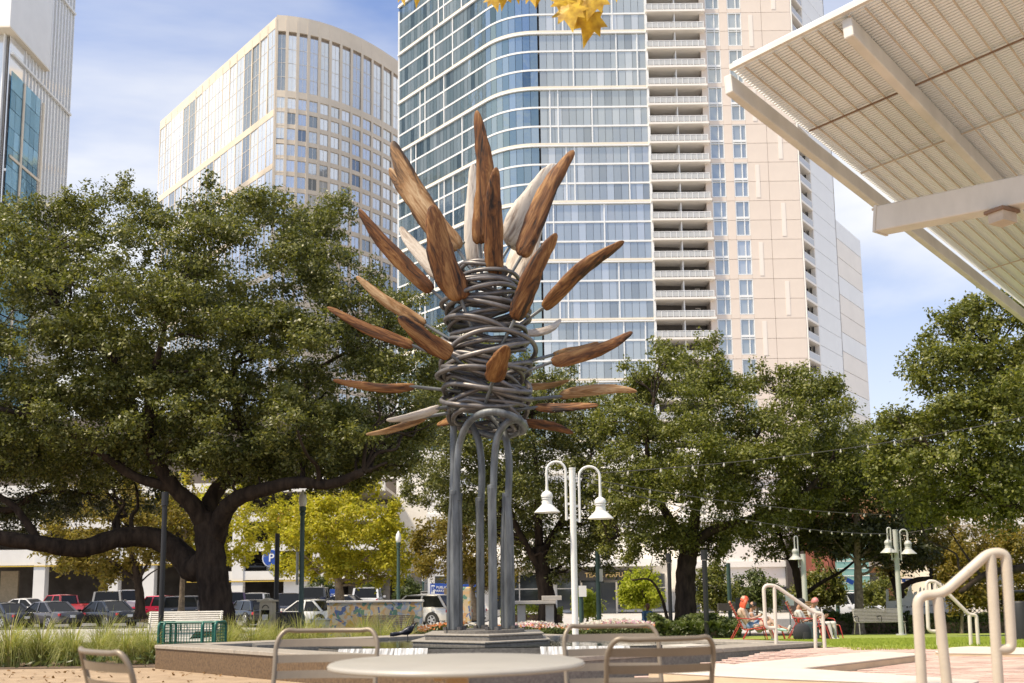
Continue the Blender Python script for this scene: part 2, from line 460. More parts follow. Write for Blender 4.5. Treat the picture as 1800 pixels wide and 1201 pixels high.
# ------------------------------------------------------------------ mesh helpers
class MB:
    """Collects shapes and links them as one mesh object."""

    def __init__(self):
        self.v, self.f, self.m, self.mats = [], [], [], []

    def _mi(self, m):
        m = M[m] if isinstance(m, str) else m
        if m not in self.mats:
            self.mats.append(m)
        return self.mats.index(m)

    def add(self, vs, fs, m=None):
        k = len(self.v)
        self.v += [tuple(p) for p in vs]
        mi = self._mi(m) if m is not None else 0
        for f in fs:
            self.f.append(tuple(i + k for i in f))
            self.m.append(mi)
        return self

    def box(self, c, s, m=None, rz=0.0, rx=0.0, ry=0.0):
        hx, hy, hz = s[0] / 2, s[1] / 2, s[2] / 2
        vs = [Vector((x, y, z)) for x in (-hx, hx) for y in (-hy, hy) for z in (-hz, hz)]
        if rz or rx or ry:
            mt = Matrix.Rotation(rz, 3, 'Z') @ Matrix.Rotation(ry, 3, 'Y') @ Matrix.Rotation(rx, 3, 'X')
            vs = [mt @ v for v in vs]
        c = Vector(c)
        return self.add([v + c for v in vs], [(0, 1, 3, 2), (4, 6, 7, 5), (0, 4, 5, 1), (2, 3, 7, 6), (0, 2, 6, 4), (1, 5, 7, 3)], m)

    def beam(self, a, b, w, h, m=None, up=(0, 0, 1)):
        """Bar of section w x h from a to b."""
        a, b, up = Vector(a), Vector(b), Vector(up)
        d = (b - a).normalized()
        s = d.cross(up)
        if s.length < 1e-5:
            s = d.cross(Vector((1, 0, 0)))
        s.normalize()
        u = s.cross(d)
        vs = []
        for p in (a, b):
            for i, j in ((-1, -1), (1, -1), (1, 1), (-1, 1)):
                vs.append(p + s * (i * w / 2) + u * (j * h / 2))
        return self.add(vs, [(3, 2, 1, 0), (4, 5, 6, 7), (0, 1, 5, 4), (1, 2, 6, 5), (2, 3, 7, 6), (3, 0, 4, 7)], m)

    def tube(self, pts, r, n=8, m=None, closed=False, cap=True, flat=None):
        pts = [Vector(p) for p in pts]
        k = len(pts)
        rs = list(r) if hasattr(r, '__len__') else [r] * k
        vs, fs = [], []
        side = None
        for i, p in enumerate(pts):
            a = pts[(i - 1) % k] if (closed or i) else p
            b = pts[(i + 1) % k] if (closed or i < k - 1) else p
            t = (b - a).normalized() if (b - a).length > 1e-9 else Vector((0, 0, 1))
            if side is None:
                side = t.cross(Vector((0, 0, 1)) if abs(t.z) < .9 else Vector((0, 1, 0))).normalized()
            else:
                side = (side - t * side.dot(t))
                side = side.normalized() if side.length > 1e-6 else t.orthogonal().normalized()
            u = t.cross(side)
            for j in range(n):
                an = 2 * math.pi * j / n
                vs.append(p + side * (math.cos(an) * rs[i]) + u * (math.sin(an) * rs[i]))
        for i in range(k if closed else k - 1):
            a, b = i * n, ((i + 1) % k) * n
            for j in range(n):
                fs.append((a + j, a + (j + 1) % n, b + (j + 1) % n, b + j))
        if cap and not closed:
            fs.append(tuple(range(n - 1, -1, -1)))
            fs.append(tuple((k - 1) * n + j for j in range(n)))
        return self.add(vs, fs, m)

    def lathe(self, prof, c=(0, 0, 0), n=20, m=None):
        """prof: list of (radius, z); axis z through c."""
        c = Vector(c)
        vs, fs = [], []
        for rr, z in prof:
            for j in range(n):
                an = 2 * math.pi * j / n
                vs.append(c + Vector((math.cos(an) * rr, math.sin(an) * rr, z)))
        for i in range(len(prof) - 1):
            for j in range(n):
                fs.append((i * n + j, i * n + (j + 1) % n, (i + 1) * n + (j + 1) % n, (i + 1) * n + j))
        if prof[0][0] > 1e-4:
            fs.append(tuple(range(n - 1, -1, -1)))
        if prof[-1][0] > 1e-4:
            fs.append(tuple((len(prof) - 1) * n + j for j in range(n)))
        return self.add(vs, fs, m)

    def prism(self, poly, z0, z1, m=None):
        """Vertical prism over a plan polygon (counter-clockwise)."""
        k = len(poly)
        a = sum(poly[i][0] * poly[(i + 1) % k][1] - poly[(i + 1) % k][0] * poly[i][1] for i in range(k))
        if a < 0:
            poly = poly[::-1]
        vs = [(p[0], p[1], z0) for p in poly] + [(p[0], p[1], z1) for p in poly]
        fs = [tuple(range(k - 1, -1, -1)), tuple(range(k, 2 * k))] + [(i, (i + 1) % k, k + (i + 1) % k, k + i) for i in range(k)]
        return self.add(vs, fs, m)

    def extrude(self, pts, n, th, m=None):
        """Flat outline in 3D given a thickness th along n."""
        n = Vector(n).normalized() * th
        k = len(pts)
        vs = [Vector(p) for p in pts] + [Vector(p) + n for p in pts]
        fs = [tuple(range(k - 1, -1, -1)), tuple(range(k, 2 * k))] + [(i, (i + 1) % k, k + (i + 1) % k, k + i) for i in range(k)]
        return self.add(vs, fs, m)

    def loft(self, rings, m=None, cap=True, closed_ring=True):
        k = len(rings[0])
        vs = [p for r in rings for p in r]
        fs = []
        for i in range(len(rings) - 1):
            for j in range(k if closed_ring else k - 1):
                fs.append((i * k + j, i * k + (j + 1) % k, (i + 1) * k + (j + 1) % k, (i + 1) * k + j))
        if cap:
            fs.append(tuple(range(k - 1, -1, -1)))
            fs.append(tuple((len(rings) - 1) * k + j for j in range(k)))
        return self.add(vs, fs, m)

    def mesh(self, name, m=None, smooth=None):
        me = bpy.data.meshes.new(name)
        me.from_pydata(self.v, [], self.f)
        if m is not None:
            me.materials.append(M[m] if isinstance(m, str) else m)
        else:
            for x in self.mats:
                me.materials.append(x)
            me.polygons.foreach_set('material_index', self.m)
        if smooth:
            me.polygons.foreach_set('use_smooth', [True] * len(self.f))
            if smooth is not True:
                me.set_sharp_from_angle(angle=R(smooth))
        me.update()
        return me

    def build(self, name, m=None, parent=None, smooth=None, loc=None, bevel=0.0):
        o = bpy.data.objects.new(name, self.mesh(name, m, smooth))
        COL.objects.link(o)
        if parent is not None:
            o.parent = parent
        if loc is not None:
            o.location = loc
        if bevel:
            bv = o.modifiers.new('bevel', 'BEVEL')
            bv.width = bevel
            bv.segments = 2
            bv.limit_method = 'ANGLE'
        return o


def put(me, name, parent=None, loc=(0, 0, 0), rz=0.0, mat=None):
    """One more object sharing a mesh."""
    o = bpy.data.objects.new(name, me)
    COL.objects.link(o)
    if parent is not None:
        o.parent = parent
    if mat is not None:
        o.matrix_local = mat
    else:
        o.location = loc
        o.rotation_euler = (0, 0, rz)
    return o


def tag(o, label=None, cat=None, group=None, kind=None):
    if label:
        o['label'] = label
    if cat:
        o['category'] = cat
    if group:
        o['group'] = group
    if kind:
        o['kind'] = kind
    return o


def T(name, label, cat, loc=(0, 0, 0), rz=0.0, group=None):
    o = bpy.data.objects.new(name, None)
    COL.objects.link(o)
    o.empty_display_size = .2
    o.location = loc
    o.rotation_euler = (0, 0, rz)
    return tag(o, label, cat, group)


def dup(root, loc, rz, label=None, group=None, scale=None):
    """A copy of a thing with copies of its parts and sub-parts."""
    r = root.copy()
    COL.objects.link(r)
    r.location = loc
    r.rotation_euler = (0, 0, rz)
    if scale:
        r.scale = (scale, scale, scale)
    if label:
        r['label'] = label
    if group:
        r['group'] = group
    for ch in list(root.children):
        c = ch.copy()
        COL.objects.link(c)
        c.parent = r
        for g in ch.children:
            d = g.copy()
            COL.objects.link(d)
            d.parent = c
    return r


def arc(c, r, a0, a1, n, ax=(1, 0, 0), az=(0, 0, 1)):
    c, ax, az = Vector(c), Vector(ax), Vector(az)
    return [c + ax * (r * math.cos(a0 + (a1 - a0) * i / n)) + az * (r * math.sin(a0 + (a1 - a0) * i / n)) for i in range(n + 1)]


def fillet(pts, r, n=5):
    """Round the inner corners of a polyline."""
    pts = [Vector(p) for p in pts]
    out = [pts[0]]
    for a, b, c in zip(pts, pts[1:], pts[2:]):
        u, v = (a - b), (c - b)
        k = min(r, u.length * .49, v.length * .49)
        p, q = b + u.normalized() * k, b + v.normalized() * k
        for i in range(n + 1):
            t = i / n
            out.append(p * (1 - t) ** 2 + b * (2 * t * (1 - t)) + q * t ** 2)
    out.append(pts[-1])
    return out


def catmull(pts, n=6):
    pts = [Vector(p) for p in pts]
    P = [pts[0] * 2 - pts[1]] + pts + [pts[-1] * 2 - pts[-2]]
    out = []
    for i in range(1, len(P) - 2):
        a, b, c, d = P[i - 1:i + 3]
        for j in range(n):
            t = j / n
            out.append(.5 * ((2 * b) + (c - a) * t + (2 * a - 5 * b + 4 * c - d) * t * t + (3 * b - a - 3 * c + d) * t ** 3))
    out.append(pts[-1])
    return out


def np_mesh(name, verts, faces_n, mat, parent=None):
    """Fast mesh from arrays: verts (N,3), all faces of faces_n consecutive vertices."""
    nv = len(verts)
    nf = nv // faces_n
    me = bpy.data.meshes.new(name)
    me.vertices.add(nv)
    me.vertices.foreach_set('co', np.ascontiguousarray(verts, dtype=np.float32).ravel())
    me.loops.add(nv)
    me.loops.foreach_set('vertex_index', np.arange(nv, dtype=np.int32))
    me.polygons.add(nf)
    me.polygons.foreach_set('loop_start', np.arange(0, nv, faces_n, dtype=np.int32))
    me.polygons.foreach_set('loop_total', np.full(nf, faces_n, dtype=np.int32))
    me.materials.append(M[mat] if isinstance(mat, str) else mat)
    me.update(calc_edges=True)
    o = bpy.data.objects.new(name, me)
    COL.objects.link(o)
    if parent is not None:
        o.parent = parent
    return o


def leaf_quads(c, nrm, ln, wd):
    """Leaf-shaped quads at centres c (N,3) facing nrm, length ln (N), width wd (N)."""
    n = nrm / (np.linalg.norm(nrm, axis=1, keepdims=True) + 1e-9)
    rv = NP.normal(size=c.shape)
    a = np.cross(n, rv)
    a /= (np.linalg.norm(a, axis=1, keepdims=True) + 1e-9)
    b = np.cross(n, a)
    ln, wd = ln[:, None], wd[:, None]
    v = np.empty((len(c), 4, 3))
    v[:, 0] = c - a * ln * .5
    v[:, 1] = c + b * wd * .5 + a * ln * .08 + n * wd * .12
    v[:, 2] = c + a * ln * .5
    v[:, 3] = c - b * wd * .5 + a * ln * .08 + n * wd * .12
    return v.reshape(-1, 3)


def text_obj(body, size, m, parent, loc, rot, name='lettering', depth=.01, align='CENTER'):
    cu = bpy.data.curves.new(name, 'FONT')
    cu.body = body
    cu.size = size
    cu.extrude = depth
    cu.offset = .012 * size
    cu.align_x = align
    cu.align_y = 'CENTER'
    o = bpy.data.objects.new(name, cu)
    COL.objects.link(o)
    dg = bpy.context.evaluated_depsgraph_get()
    me = bpy.data.meshes.new_from_object(o.evaluated_get(dg))
    bpy.data.objects.remove(o)
    me.materials.clear()
    me.materials.append(M[m])
    o = bpy.data.objects.new(name, me)
    COL.objects.link(o)
    o.parent = parent
    o.location = loc
    o.rotation_euler = rot
    return o


# ------------------------------------------------------------------ ground, paving, lawn
def axis_steps(lo, hi, fine_lo, fine_hi, fine, grow=1.35):
    xs = list(np.arange(fine_lo, fine_hi + 1e-6, fine))
    s, x = fine, fine_hi
    while x < hi:
        s *= grow
        x += s
        xs.append(min(x, hi))
    s, x = fine, fine_lo
    while x > lo:
        s *= grow
        x -= s
        xs.insert(0, max(x, lo))
    return xs


def ground_sheet():
    xs = axis_steps(-1500, 1500, -40, 40, 1.0)
    ys = axis_steps(-60, 2500, -4, 90, 1.0)
    vs = [(x, y, gz(x, max(0, y)) - .04) for y in ys for x in xs]
    k = len(xs)
    fs = [(j * k + i, j * k + i + 1, (j + 1) * k + i + 1, (j + 1) * k + i) for j in range(len(ys) - 1) for i in range(k - 1)]
    b = MB().add(vs, fs)
    return tag(b.build('ground', 'pavement', smooth=True), kind='structure')


def drape(name, quad, dz, m, step=.6, kind='structure'):
    """Sheet over a plan quad (a, b, c, d), following the ground dz above it."""
    a, b, c, d = [Vector((p[0], p[1])) for p in quad]
    nu = max(2, int(max((b - a).length, (c - d).length) / step))
    nv = max(2, int(max((d - a).length, (c - b).length) / step))
    vs, fs = [], []
    for j in range(nv + 1):
        for i in range(nu + 1):
            u, v = i / nu, j / nv
            p = a * ((1 - u) * (1 - v)) + b * (u * (1 - v)) + c * (u * v) + d * ((1 - u) * v)
            vs.append((p.x, p.y, gz(p.x, p.y) + dz))
    for j in range(nv):
        for i in range(nu):
            k = j * (nu + 1) + i
            fs.append((k, k + 1, k + nu + 2, k + nu + 1))
    return tag(MB().add(vs, fs).build(name, m, smooth=True), kind=kind)


ground_sheet()
drape('gravel', [(-15, -3), (14, -3), (14, 7.19), (-15, 7.19)], .006, 'gravel')
drape('gravel', [(-17, 7.19), (0.75, 7.19), (-.3, 12.2), (-17, 12.2)], .006, 'gravel')
drape('gravel', [(-17, 12.2), (-.3, 12.2), (-5.2, 17.0), (-17, 17.0)], .006, 'gravel')
drape('planting_bed', [(-22, 16.9), (-2.2, 16.9), (0.4, 34), (-26, 34)], .012, 'mulch')
drape('planting_strip', [(0.3, 24.2), (6.5, 24.2), (10.5, 47), (1.5, 47)], .012, 'mulch')
drape('hedge_bed', [(9, 41.2), (40, 41.2), (44, 48), (9, 48)], .014, 'mulch')
drape('road', [(-90, 58.5), (-2, 58.5), (0, 97), (-110, 97)], .02, 'asphalt', 2.0)
drape('cross_street', [(4, 60), (70, 60), (80, 76), (6, 76)], .02, 'asphalt', 2.0)
drape('lawn', [(4.4, 14.9), (6.0, 13.9), (12.0, 41), (4.4, 41)], .018, 'turf', .5)
drape('lawn', [(6.0, 13.9), (16, 13.9), (26, 41), (12.0, 41)], .018, 'turf', .5)
drape('path', [(0.6, 21.5), (4.3, 21.0), (6.2, 40), (4.3, 40)], .014, 'mortar')

# fine blades of the lawn
n = 60000
lx, ly = NP.uniform(4.6, 14, n), 14.1 + 15 * NP.random(n) ** 1.4
lz = np.array([gz(x, y) for x, y in zip(lx[::1], ly[::1])]) + .018
an = NP.uniform(0, 6.28, n)
hh, ww = NP.uniform(.02, .045, n), .006
tip = np.stack([lx + NP.normal(0, .012, n), ly + NP.normal(0, .012, n), lz + hh], 1)
bv = np.empty((n, 3, 3))
bv[:, 0] = np.stack([lx - np.cos(an) * ww, ly - np.sin(an) * ww, lz], 1)
bv[:, 1] = np.stack([lx + np.cos(an) * ww, ly + np.sin(an) * ww, lz], 1)
bv[:, 2] = tip
tag(np_mesh('turf_grass', bv.reshape(-1, 3), 3, 'lawnb'), 'short bright green turf blades over the lawn', 'grass', kind='stuff')

# brick paving on the right of the pool: a mortar sheet with brick pieces laid on it
drape('paving_bed', [(1.0, 12.2), (13, 12.2), (13, 13.88), (4.3, 14.9)], .008, 'mortar', .5)
drape('brick_paving', [(0.76, 7.2), (13, 7.2), (13, 12.19), (0.05, 12.19)], .008, 'mortar', .5)
paving = bpy.data.objects['brick_paving']
bl, bw, bh = .30, .15, .016
b_me = MB().box((0, 0, 0), (bl - .016, bw - .016, bh)).mesh('brick', 'brick')
cells = []
ca, sa = math.cos(R(12)), math.sin(R(12))
for j in range(-80, 100):
    for i in range(-60, 70):
        u, v = i * bl + (j % 2) * bl / 2, j * bw
        x, y = 6 + u * ca - v * sa, 11 + u * sa + v * ca
        if 7.3 < y < min(14.9, 13.85 + max(0, 6 - x) * .62) and x < 12.9 and x > 0.4 + (10 - y) * .15 and y < 11.75 + .69 * x:
            cells.append((x, y))
cells.sort(key=lambda p: p[1])
shown = [p for p in cells if abs((p[0] / p[1]) * 1800 + 900 - 1300) < 520 and 8.2 < p[1]]
shown = shown[::max(1, len(shown) // 300)][:296]
shown_set = set(shown)
for x, y in shown:
    o = put(b_me, 'brick', paving, (x, y, gz(x, y) + .010 + rnd.uniform(0, .003)), R(12))
    o.rotation_euler.x = rnd.uniform(-.006, .006)
sb = MB()
for x, y in cells:
    if (x, y) not in shown_set:
        sb.box((x, y, gz(x, y) + .010 + rnd.uniform(0, .003)), (bl - .016, bw - .016, bh), rz=R(12))
tag(sb.build('brick_field', 'brick_all', paving), kind='stuff')

# fallen leaves on the gravel near the grasses
n = 260
fx, fy = NP.uniform(-9, -1.5, n), 16.6 - NP.gamma(1.5, .8, n)
c = np.stack([fx, fy, np.array([gz(a, b) for a, b in zip(fx, fy)]) + .02], 1)
tag(np_mesh('fallen_leaf', leaf_quads(c, NP.normal(size=(n, 3)) * .35 + [0, 0, 1], NP.uniform(.04, .09, n), NP.uniform(.03, .06, n)), 4, 'dry_leaf'),
    'dry brown leaves scattered over the gravel below the grasses', 'leaves', kind='stuff')

# ------------------------------------------------------------------ glass tower with balconies
def glass_tower():
    base_z = -1.0
    org = Vector((12, 150, base_z))
    t = T('glass_tower', 'tall blue glass and beige apartment tower with stacked balconies behind the sculpture', 'tower', org)

    def L(x, y, z=0):
        return Vector((x - org.x, y - org.y, z - base_z))
    fh, z0, nfl = 3.085, 0.9, 34
    C = Vector((-0.25, 150.0))
    dl = Vector((-19.25, 23.0)).normalized()
    tl = 5.0
    A = Vector((-19.5, 173.0))
    pl, pr = C + dl * tl, C + Vector((tl, 0))
    # plan line of the curtain wall: receding side, rounded corner, front
    arcp = [pl * (1 - s) ** 2 + C * (2 * s * (1 - s)) + pr * s ** 2 for s in [i / 8 for i in range(9)]]
    path = [A] + arcp + [Vector((21.7, 150.0))]
    # dark core behind the glass
    inner = [A + Vector((1.2, 0.6))] + [p + Vector((.5, .8)) for p in arcp] + [Vector((30.1, 153.2)), Vector((30.1, 185)), Vector((-10, 190))]
    b = MB().prism([(L(p.x, p.y).x, L(p.x, p.y).y) for p in inner], 0, nfl * fh + 1)
    b.build('core_wall', 'dark_wall', t)

    def band(z, h, proud, m, name):
        b = MB()
        rings = []
        for i, p in enumerate(path):
            a = path[max(0, i - 1)]
            c = path[min(len(path) - 1, i + 1)]
            d = (c - a).normalized()
            nn = Vector((d.y, -d.x))
            q, r = p + nn * proud, p - nn * .5
            rings.append([L(q.x, q.y, z - h / 2), L(q.x, q.y, z + h / 2), L(r.x, r.y, z + h / 2), L(r.x, r.y, z - h / 2)])
        b.loft(rings)
        b.build(name, m, t)
    for k in range(nfl + 1):
        z = z0 + k * fh
        if k % 3 == 1:
            band(z + .2, .28, .16, 'tower_cream', 'floor_band')
            band(z - .15, .22, .30, 'tower_white', 'floor_band')
        else:
            band(z, .27, .09, 'tower_white', 'floor_band')
    # front panes: one object each on the storeys in view
    pw = (21.7 - 5.0) / 15
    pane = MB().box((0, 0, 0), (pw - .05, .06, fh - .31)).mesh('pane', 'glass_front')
    rest = MB()
    for k in range(nfl):
        zc = z0 + (k + .5) * fh
        for i in range(15):
            x = 5.0 + (i + .5) * pw
            if 9 <= k < 28:
                o = put(pane, 'pane', t, L(x, 150.05, zc))
                o.rotation_euler = (rnd.uniform(-.006, .006), 0, rnd.uniform(-.008, .008))
            else:
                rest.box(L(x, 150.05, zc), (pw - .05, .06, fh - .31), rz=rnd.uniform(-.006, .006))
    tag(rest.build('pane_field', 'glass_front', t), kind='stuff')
    # corner and receding side panes
    side = MB()
    nl = 26
    segs = [(A + (pl - A) * (i / nl), A + (pl - A) * ((i + 1) / nl)) for i in range(nl)] + list(zip(arcp, arcp[1:]))
    for k in range(nfl):
        z1, z2 = z0 + k * fh + .15, z0 + (k + 1) * fh - .15
        for a, c in segs:
            d = (c - a).normalized()
            nn = Vector((d.y, -d.x))
            j = rnd.uniform(-.012, .012)
            a2, c2 = a + d * .03 + nn * j, c - d * .03 - nn * j
            q = [L(a2.x, a2.y, z1), L(c2.x, c2.y, z1), L(c2.x, c2.y, z2), L(a2.x, a2.y, z2)]
            side.extrude(q, (-nn.x, -nn.y, 0), .06)
    tag(side.build('side_pane_field', 'glass_sky_tint', t), kind='stuff')
    # staggered white mullions, three storeys tall
    offs = [(2, 3, 9.2), (.4, 1.4, 7.6), (3.1, 4.1, 10.8), (1.2, 2.2, 6.4), (4.2, 9.6, 12.2)]
    for g in range(nfl // 3 + 1):
        zb, zt = z0 + (3 * g - 2) * fh + .35, z0 + (3 * g + 1) * fh - .25
        if zt < 2:
            continue
        zb = max(zb, .5)
        for x in offs[g % 5]:
            X = 5 + x * 1.25
            MB().box(L(X, 149.97, (zb + zt) / 2), (.16, .2, zt - zb)).build('mullion', 'tower_white', t)
        for s in ((.16 + .11 * (g % 4)), (.55 + .1 * (g % 3)), (.22 + .11 * (g % 4))):
            p = A + (pl - A) * min(s, .97)
            MB().box(L(p.x, p.y, (zb + zt) / 2), (.2, .2, zt - zb), rz=math.atan2(dl.y, dl.x)).build('mullion', 'tower_white', t)
    # free edge of the receding glass
    MB().box(L(A.x, A.y, nfl * fh / 2), (.3, .3, nfl * fh)).build('corner_mullion', 'tower_white', t)
    # balcony bay
    x0, x1 = 21.75, 30.1
    MB().box(L(21.75, 150.0, nfl * fh / 2), (.35, .5, nfl * fh)).build('mullion', 'tower_white', t)
    MB().box(L((x0 + x1) / 2, 153.3, nfl * fh / 2), (x1 - x0, .2, nfl * fh)).build('recess_wall', 'tower_beige', t)
    slab = MB().box((0, 0, 0), (x1 - x0 + .9, 4.1, .32)).mesh('balcony_slab', 'tower_pale')
    win = MB()
    for cx, w in ((-1.75, 3.0), (1.95, 2.6)):
        win.box((cx, 0, .05), (w, .08, 2.2), 'glass_dark')
        for e in (-w / 2, 0, w / 2):
            win.box((cx + e, -.06, .05), (.1, .1, 2.2), 'tower_pale')
        win.box((cx, -.06, .45), (w, .1, .1), 'tower_pale')
        win.box((cx, -.06, 1.15), (w, .1, .12), 'tower_pale')
    win_me = win.mesh('balcony_window')
    ral = MB().box((0, 0, .5), (x1 - x0 + .5, .04, .78), 'rail_glass').box((0, 0, .98), (x1 - x0 + .6, .1, .08), 'tower_white')
    for i in range(11):
        ral.box((-(x1 - x0 + .5) / 2 + i * (x1 - x0 + .5) / 10, -.05, .5), (.07, .07, .95), 'tower_white')
    ral_me = ral.mesh('railing')
    div = MB().box((0, 0, 0), (.14, 2.2, fh - .4)).mesh('divider', 'tower_white')
    for k in range(4, nfl):
        z = z0 + k * fh
        sl = put(slab, 'balcony_slab', t, L((x0 + x1) / 2 + .35, 151.2, z))
        put(ral_me, 'railing', sl, (-.1, -1.98, .15))
        put(win_me, 'balcony_window', t, L((x0 + x1) / 2, 153.15, z + 1.35))
        put(div, 'divider', t, L((x0 + x1) / 2 + .3, 150.9, z + fh / 2))
    # beige wing: panels with recessed joints
    X0, X1 = 30.2, 44.5
    MB().box(L((X0 + X1) / 2, 156.0, nfl * fh / 2), (X1 - X0 - .1, 11.2, nfl * fh)).build('wing_core', 'joint', t)
    cuts = [X0, 39.9, X1]
    pan = [MB().box((0, 0, 0), (b - a - .07, .3, fh - .06)).mesh('panel', 'tower_beige') for a, b in zip(cuts, cuts[1:])]
    wins = ((31.15, 33.3), (34.6, 36.75))
    xs = [X0, wins[0][0], wins[0][1], wins[1][0], wins[1][1], 39.9]
    solid = [MB().box((0, 0, 0), (b - a - .03, .3, fh - .06)).mesh('panel', 'tower_beige') for a, b in ((xs[0], xs[1]), (xs[2], xs[3]), (xs[4], xs[5]))]
    head = [MB().box((0, 0, 0), (b - a - .02, .3, .62)).mesh('panel', 'tower_beige') for a, b in wins]
    w2 = wins[0][1] - wins[0][0]
    H2 = 2 * fh - .68
    fr = MB()
    for x in (-w2 / 2 + .06, w2 / 2 - .06, .25):
        fr.box((x, -.04, 0), (.12, .16, H2), 'tower_white')
    for z, h in ((-H2 / 2 + .06, .12), (H2 / 2 - .06, .12), (.1, .34), (-.32, .1)):
        fr.box((0, -.05, z), (w2 - .02, .18, h), 'tower_white')
    fr_me = fr.mesh('window_frame')
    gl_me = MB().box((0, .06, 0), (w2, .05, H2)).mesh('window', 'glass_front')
    strip = MB().box((0, 0, 0), (.62, .12, 2 * fh - .9)).mesh('pale_strip', 'strip')
    for k in range(5, nfl - 1):
        z = z0 + k * fh
        zc = z + fh / 2 + .05
        put(pan[1], 'panel', t, L((cuts[1] + cuts[2]) / 2, 150.3, zc))
        for s, (a, b) in zip(solid, ((xs[0], xs[1]), (xs[2], xs[3]), (xs[4], xs[5]))):
            put(s, 'panel', t, L((a + b) / 2, 150.3, zc))
        if k % 2 == 1:
            for h_, (a, b) in zip(head, wins):
                put(h_, 'panel', t, L((a + b) / 2, 150.3, z + .36))
                w = put(gl_me, 'window', t, L((a + b) / 2, 150.3, z + fh + .36))
                w.rotation_euler = (rnd.uniform(-.004, .004), 0, rnd.uniform(-.006, .006))
                put(fr_me, 'window_frame', w)
            put(strip, 'pale_strip', t, L(38.2 if (k // 2) % 2 else 41.9, 150.16, z + fh + .1))
    # receding side with dark balcony niches
    d2 = Vector((4.7, 6.6)).normalized()
    S0 = Vector((44.6, 150.3))
    ang = math.atan2(d2.y, d2.x)

    def S(u, z, off=0.0):
        p = S0 + d2 * u + Vector((d2.y, -d2.x)) * off
        return L(p.x, p.y, z)
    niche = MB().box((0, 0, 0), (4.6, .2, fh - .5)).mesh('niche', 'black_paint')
    sslab = MB().box((0, 0, 0), (4.9, 1.6, .34)).mesh('balcony_slab', 'tower_pale')
    srail = MB().box((0, 0, 0), (4.7, .06, 1.0), 'rail_glass').box((0, 0, .52), (4.7, .1, .08), 'tower_white').mesh('railing')
    spanel = MB().box((0, 0, 0), (11.2, .3, fh - .07)).mesh('side_panel', 'tower_white')
    for k in range(4, nfl):
        z = z0 + k * fh
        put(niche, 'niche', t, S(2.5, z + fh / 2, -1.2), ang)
        sl = put(sslab, 'balcony_slab', t, S(2.5, z, -.55), ang)
        put(srail, 'railing', sl, (0, -.7, .68))
        put(spanel, 'side_panel', t, S(10.7, z + fh / 2, 0), ang)
    b = MB()
    for u in (.05, 5.0, 16.2):
        b.box(S(u, nfl * fh / 2, -.2), (.3, .7, nfl * fh), rz=ang)
    b.build('side_frame', 'tower_pale', t)
    MB().prism([tuple(S(0, 0, -1.4))[:2], tuple(S(16.2, 0, -.4))[:2], tuple(S(16.2, 0, -12))[:2], tuple(S(0, 0, -6))[:2]], 0, nfl * fh).build('side_core', 'tower_pale', t)
    # lower white wing beyond
    zt = 61.5
    for k in range(0, 19):
        z = zt - (k + .5) * 3.2
        b = MB()
        b.box(S(23.2, z, -.15), (13.6, .4, 3.1), rz=ang)
        b.build('wing_panel', 'tower_pale' if k % 3 else 'tower_white', t)
    MB().box(S(23.2, zt / 2, -4.5), (13.4, 8, zt - .3), rz=ang).build('lower_wing', 'tower_pale', t)


glass_tower()


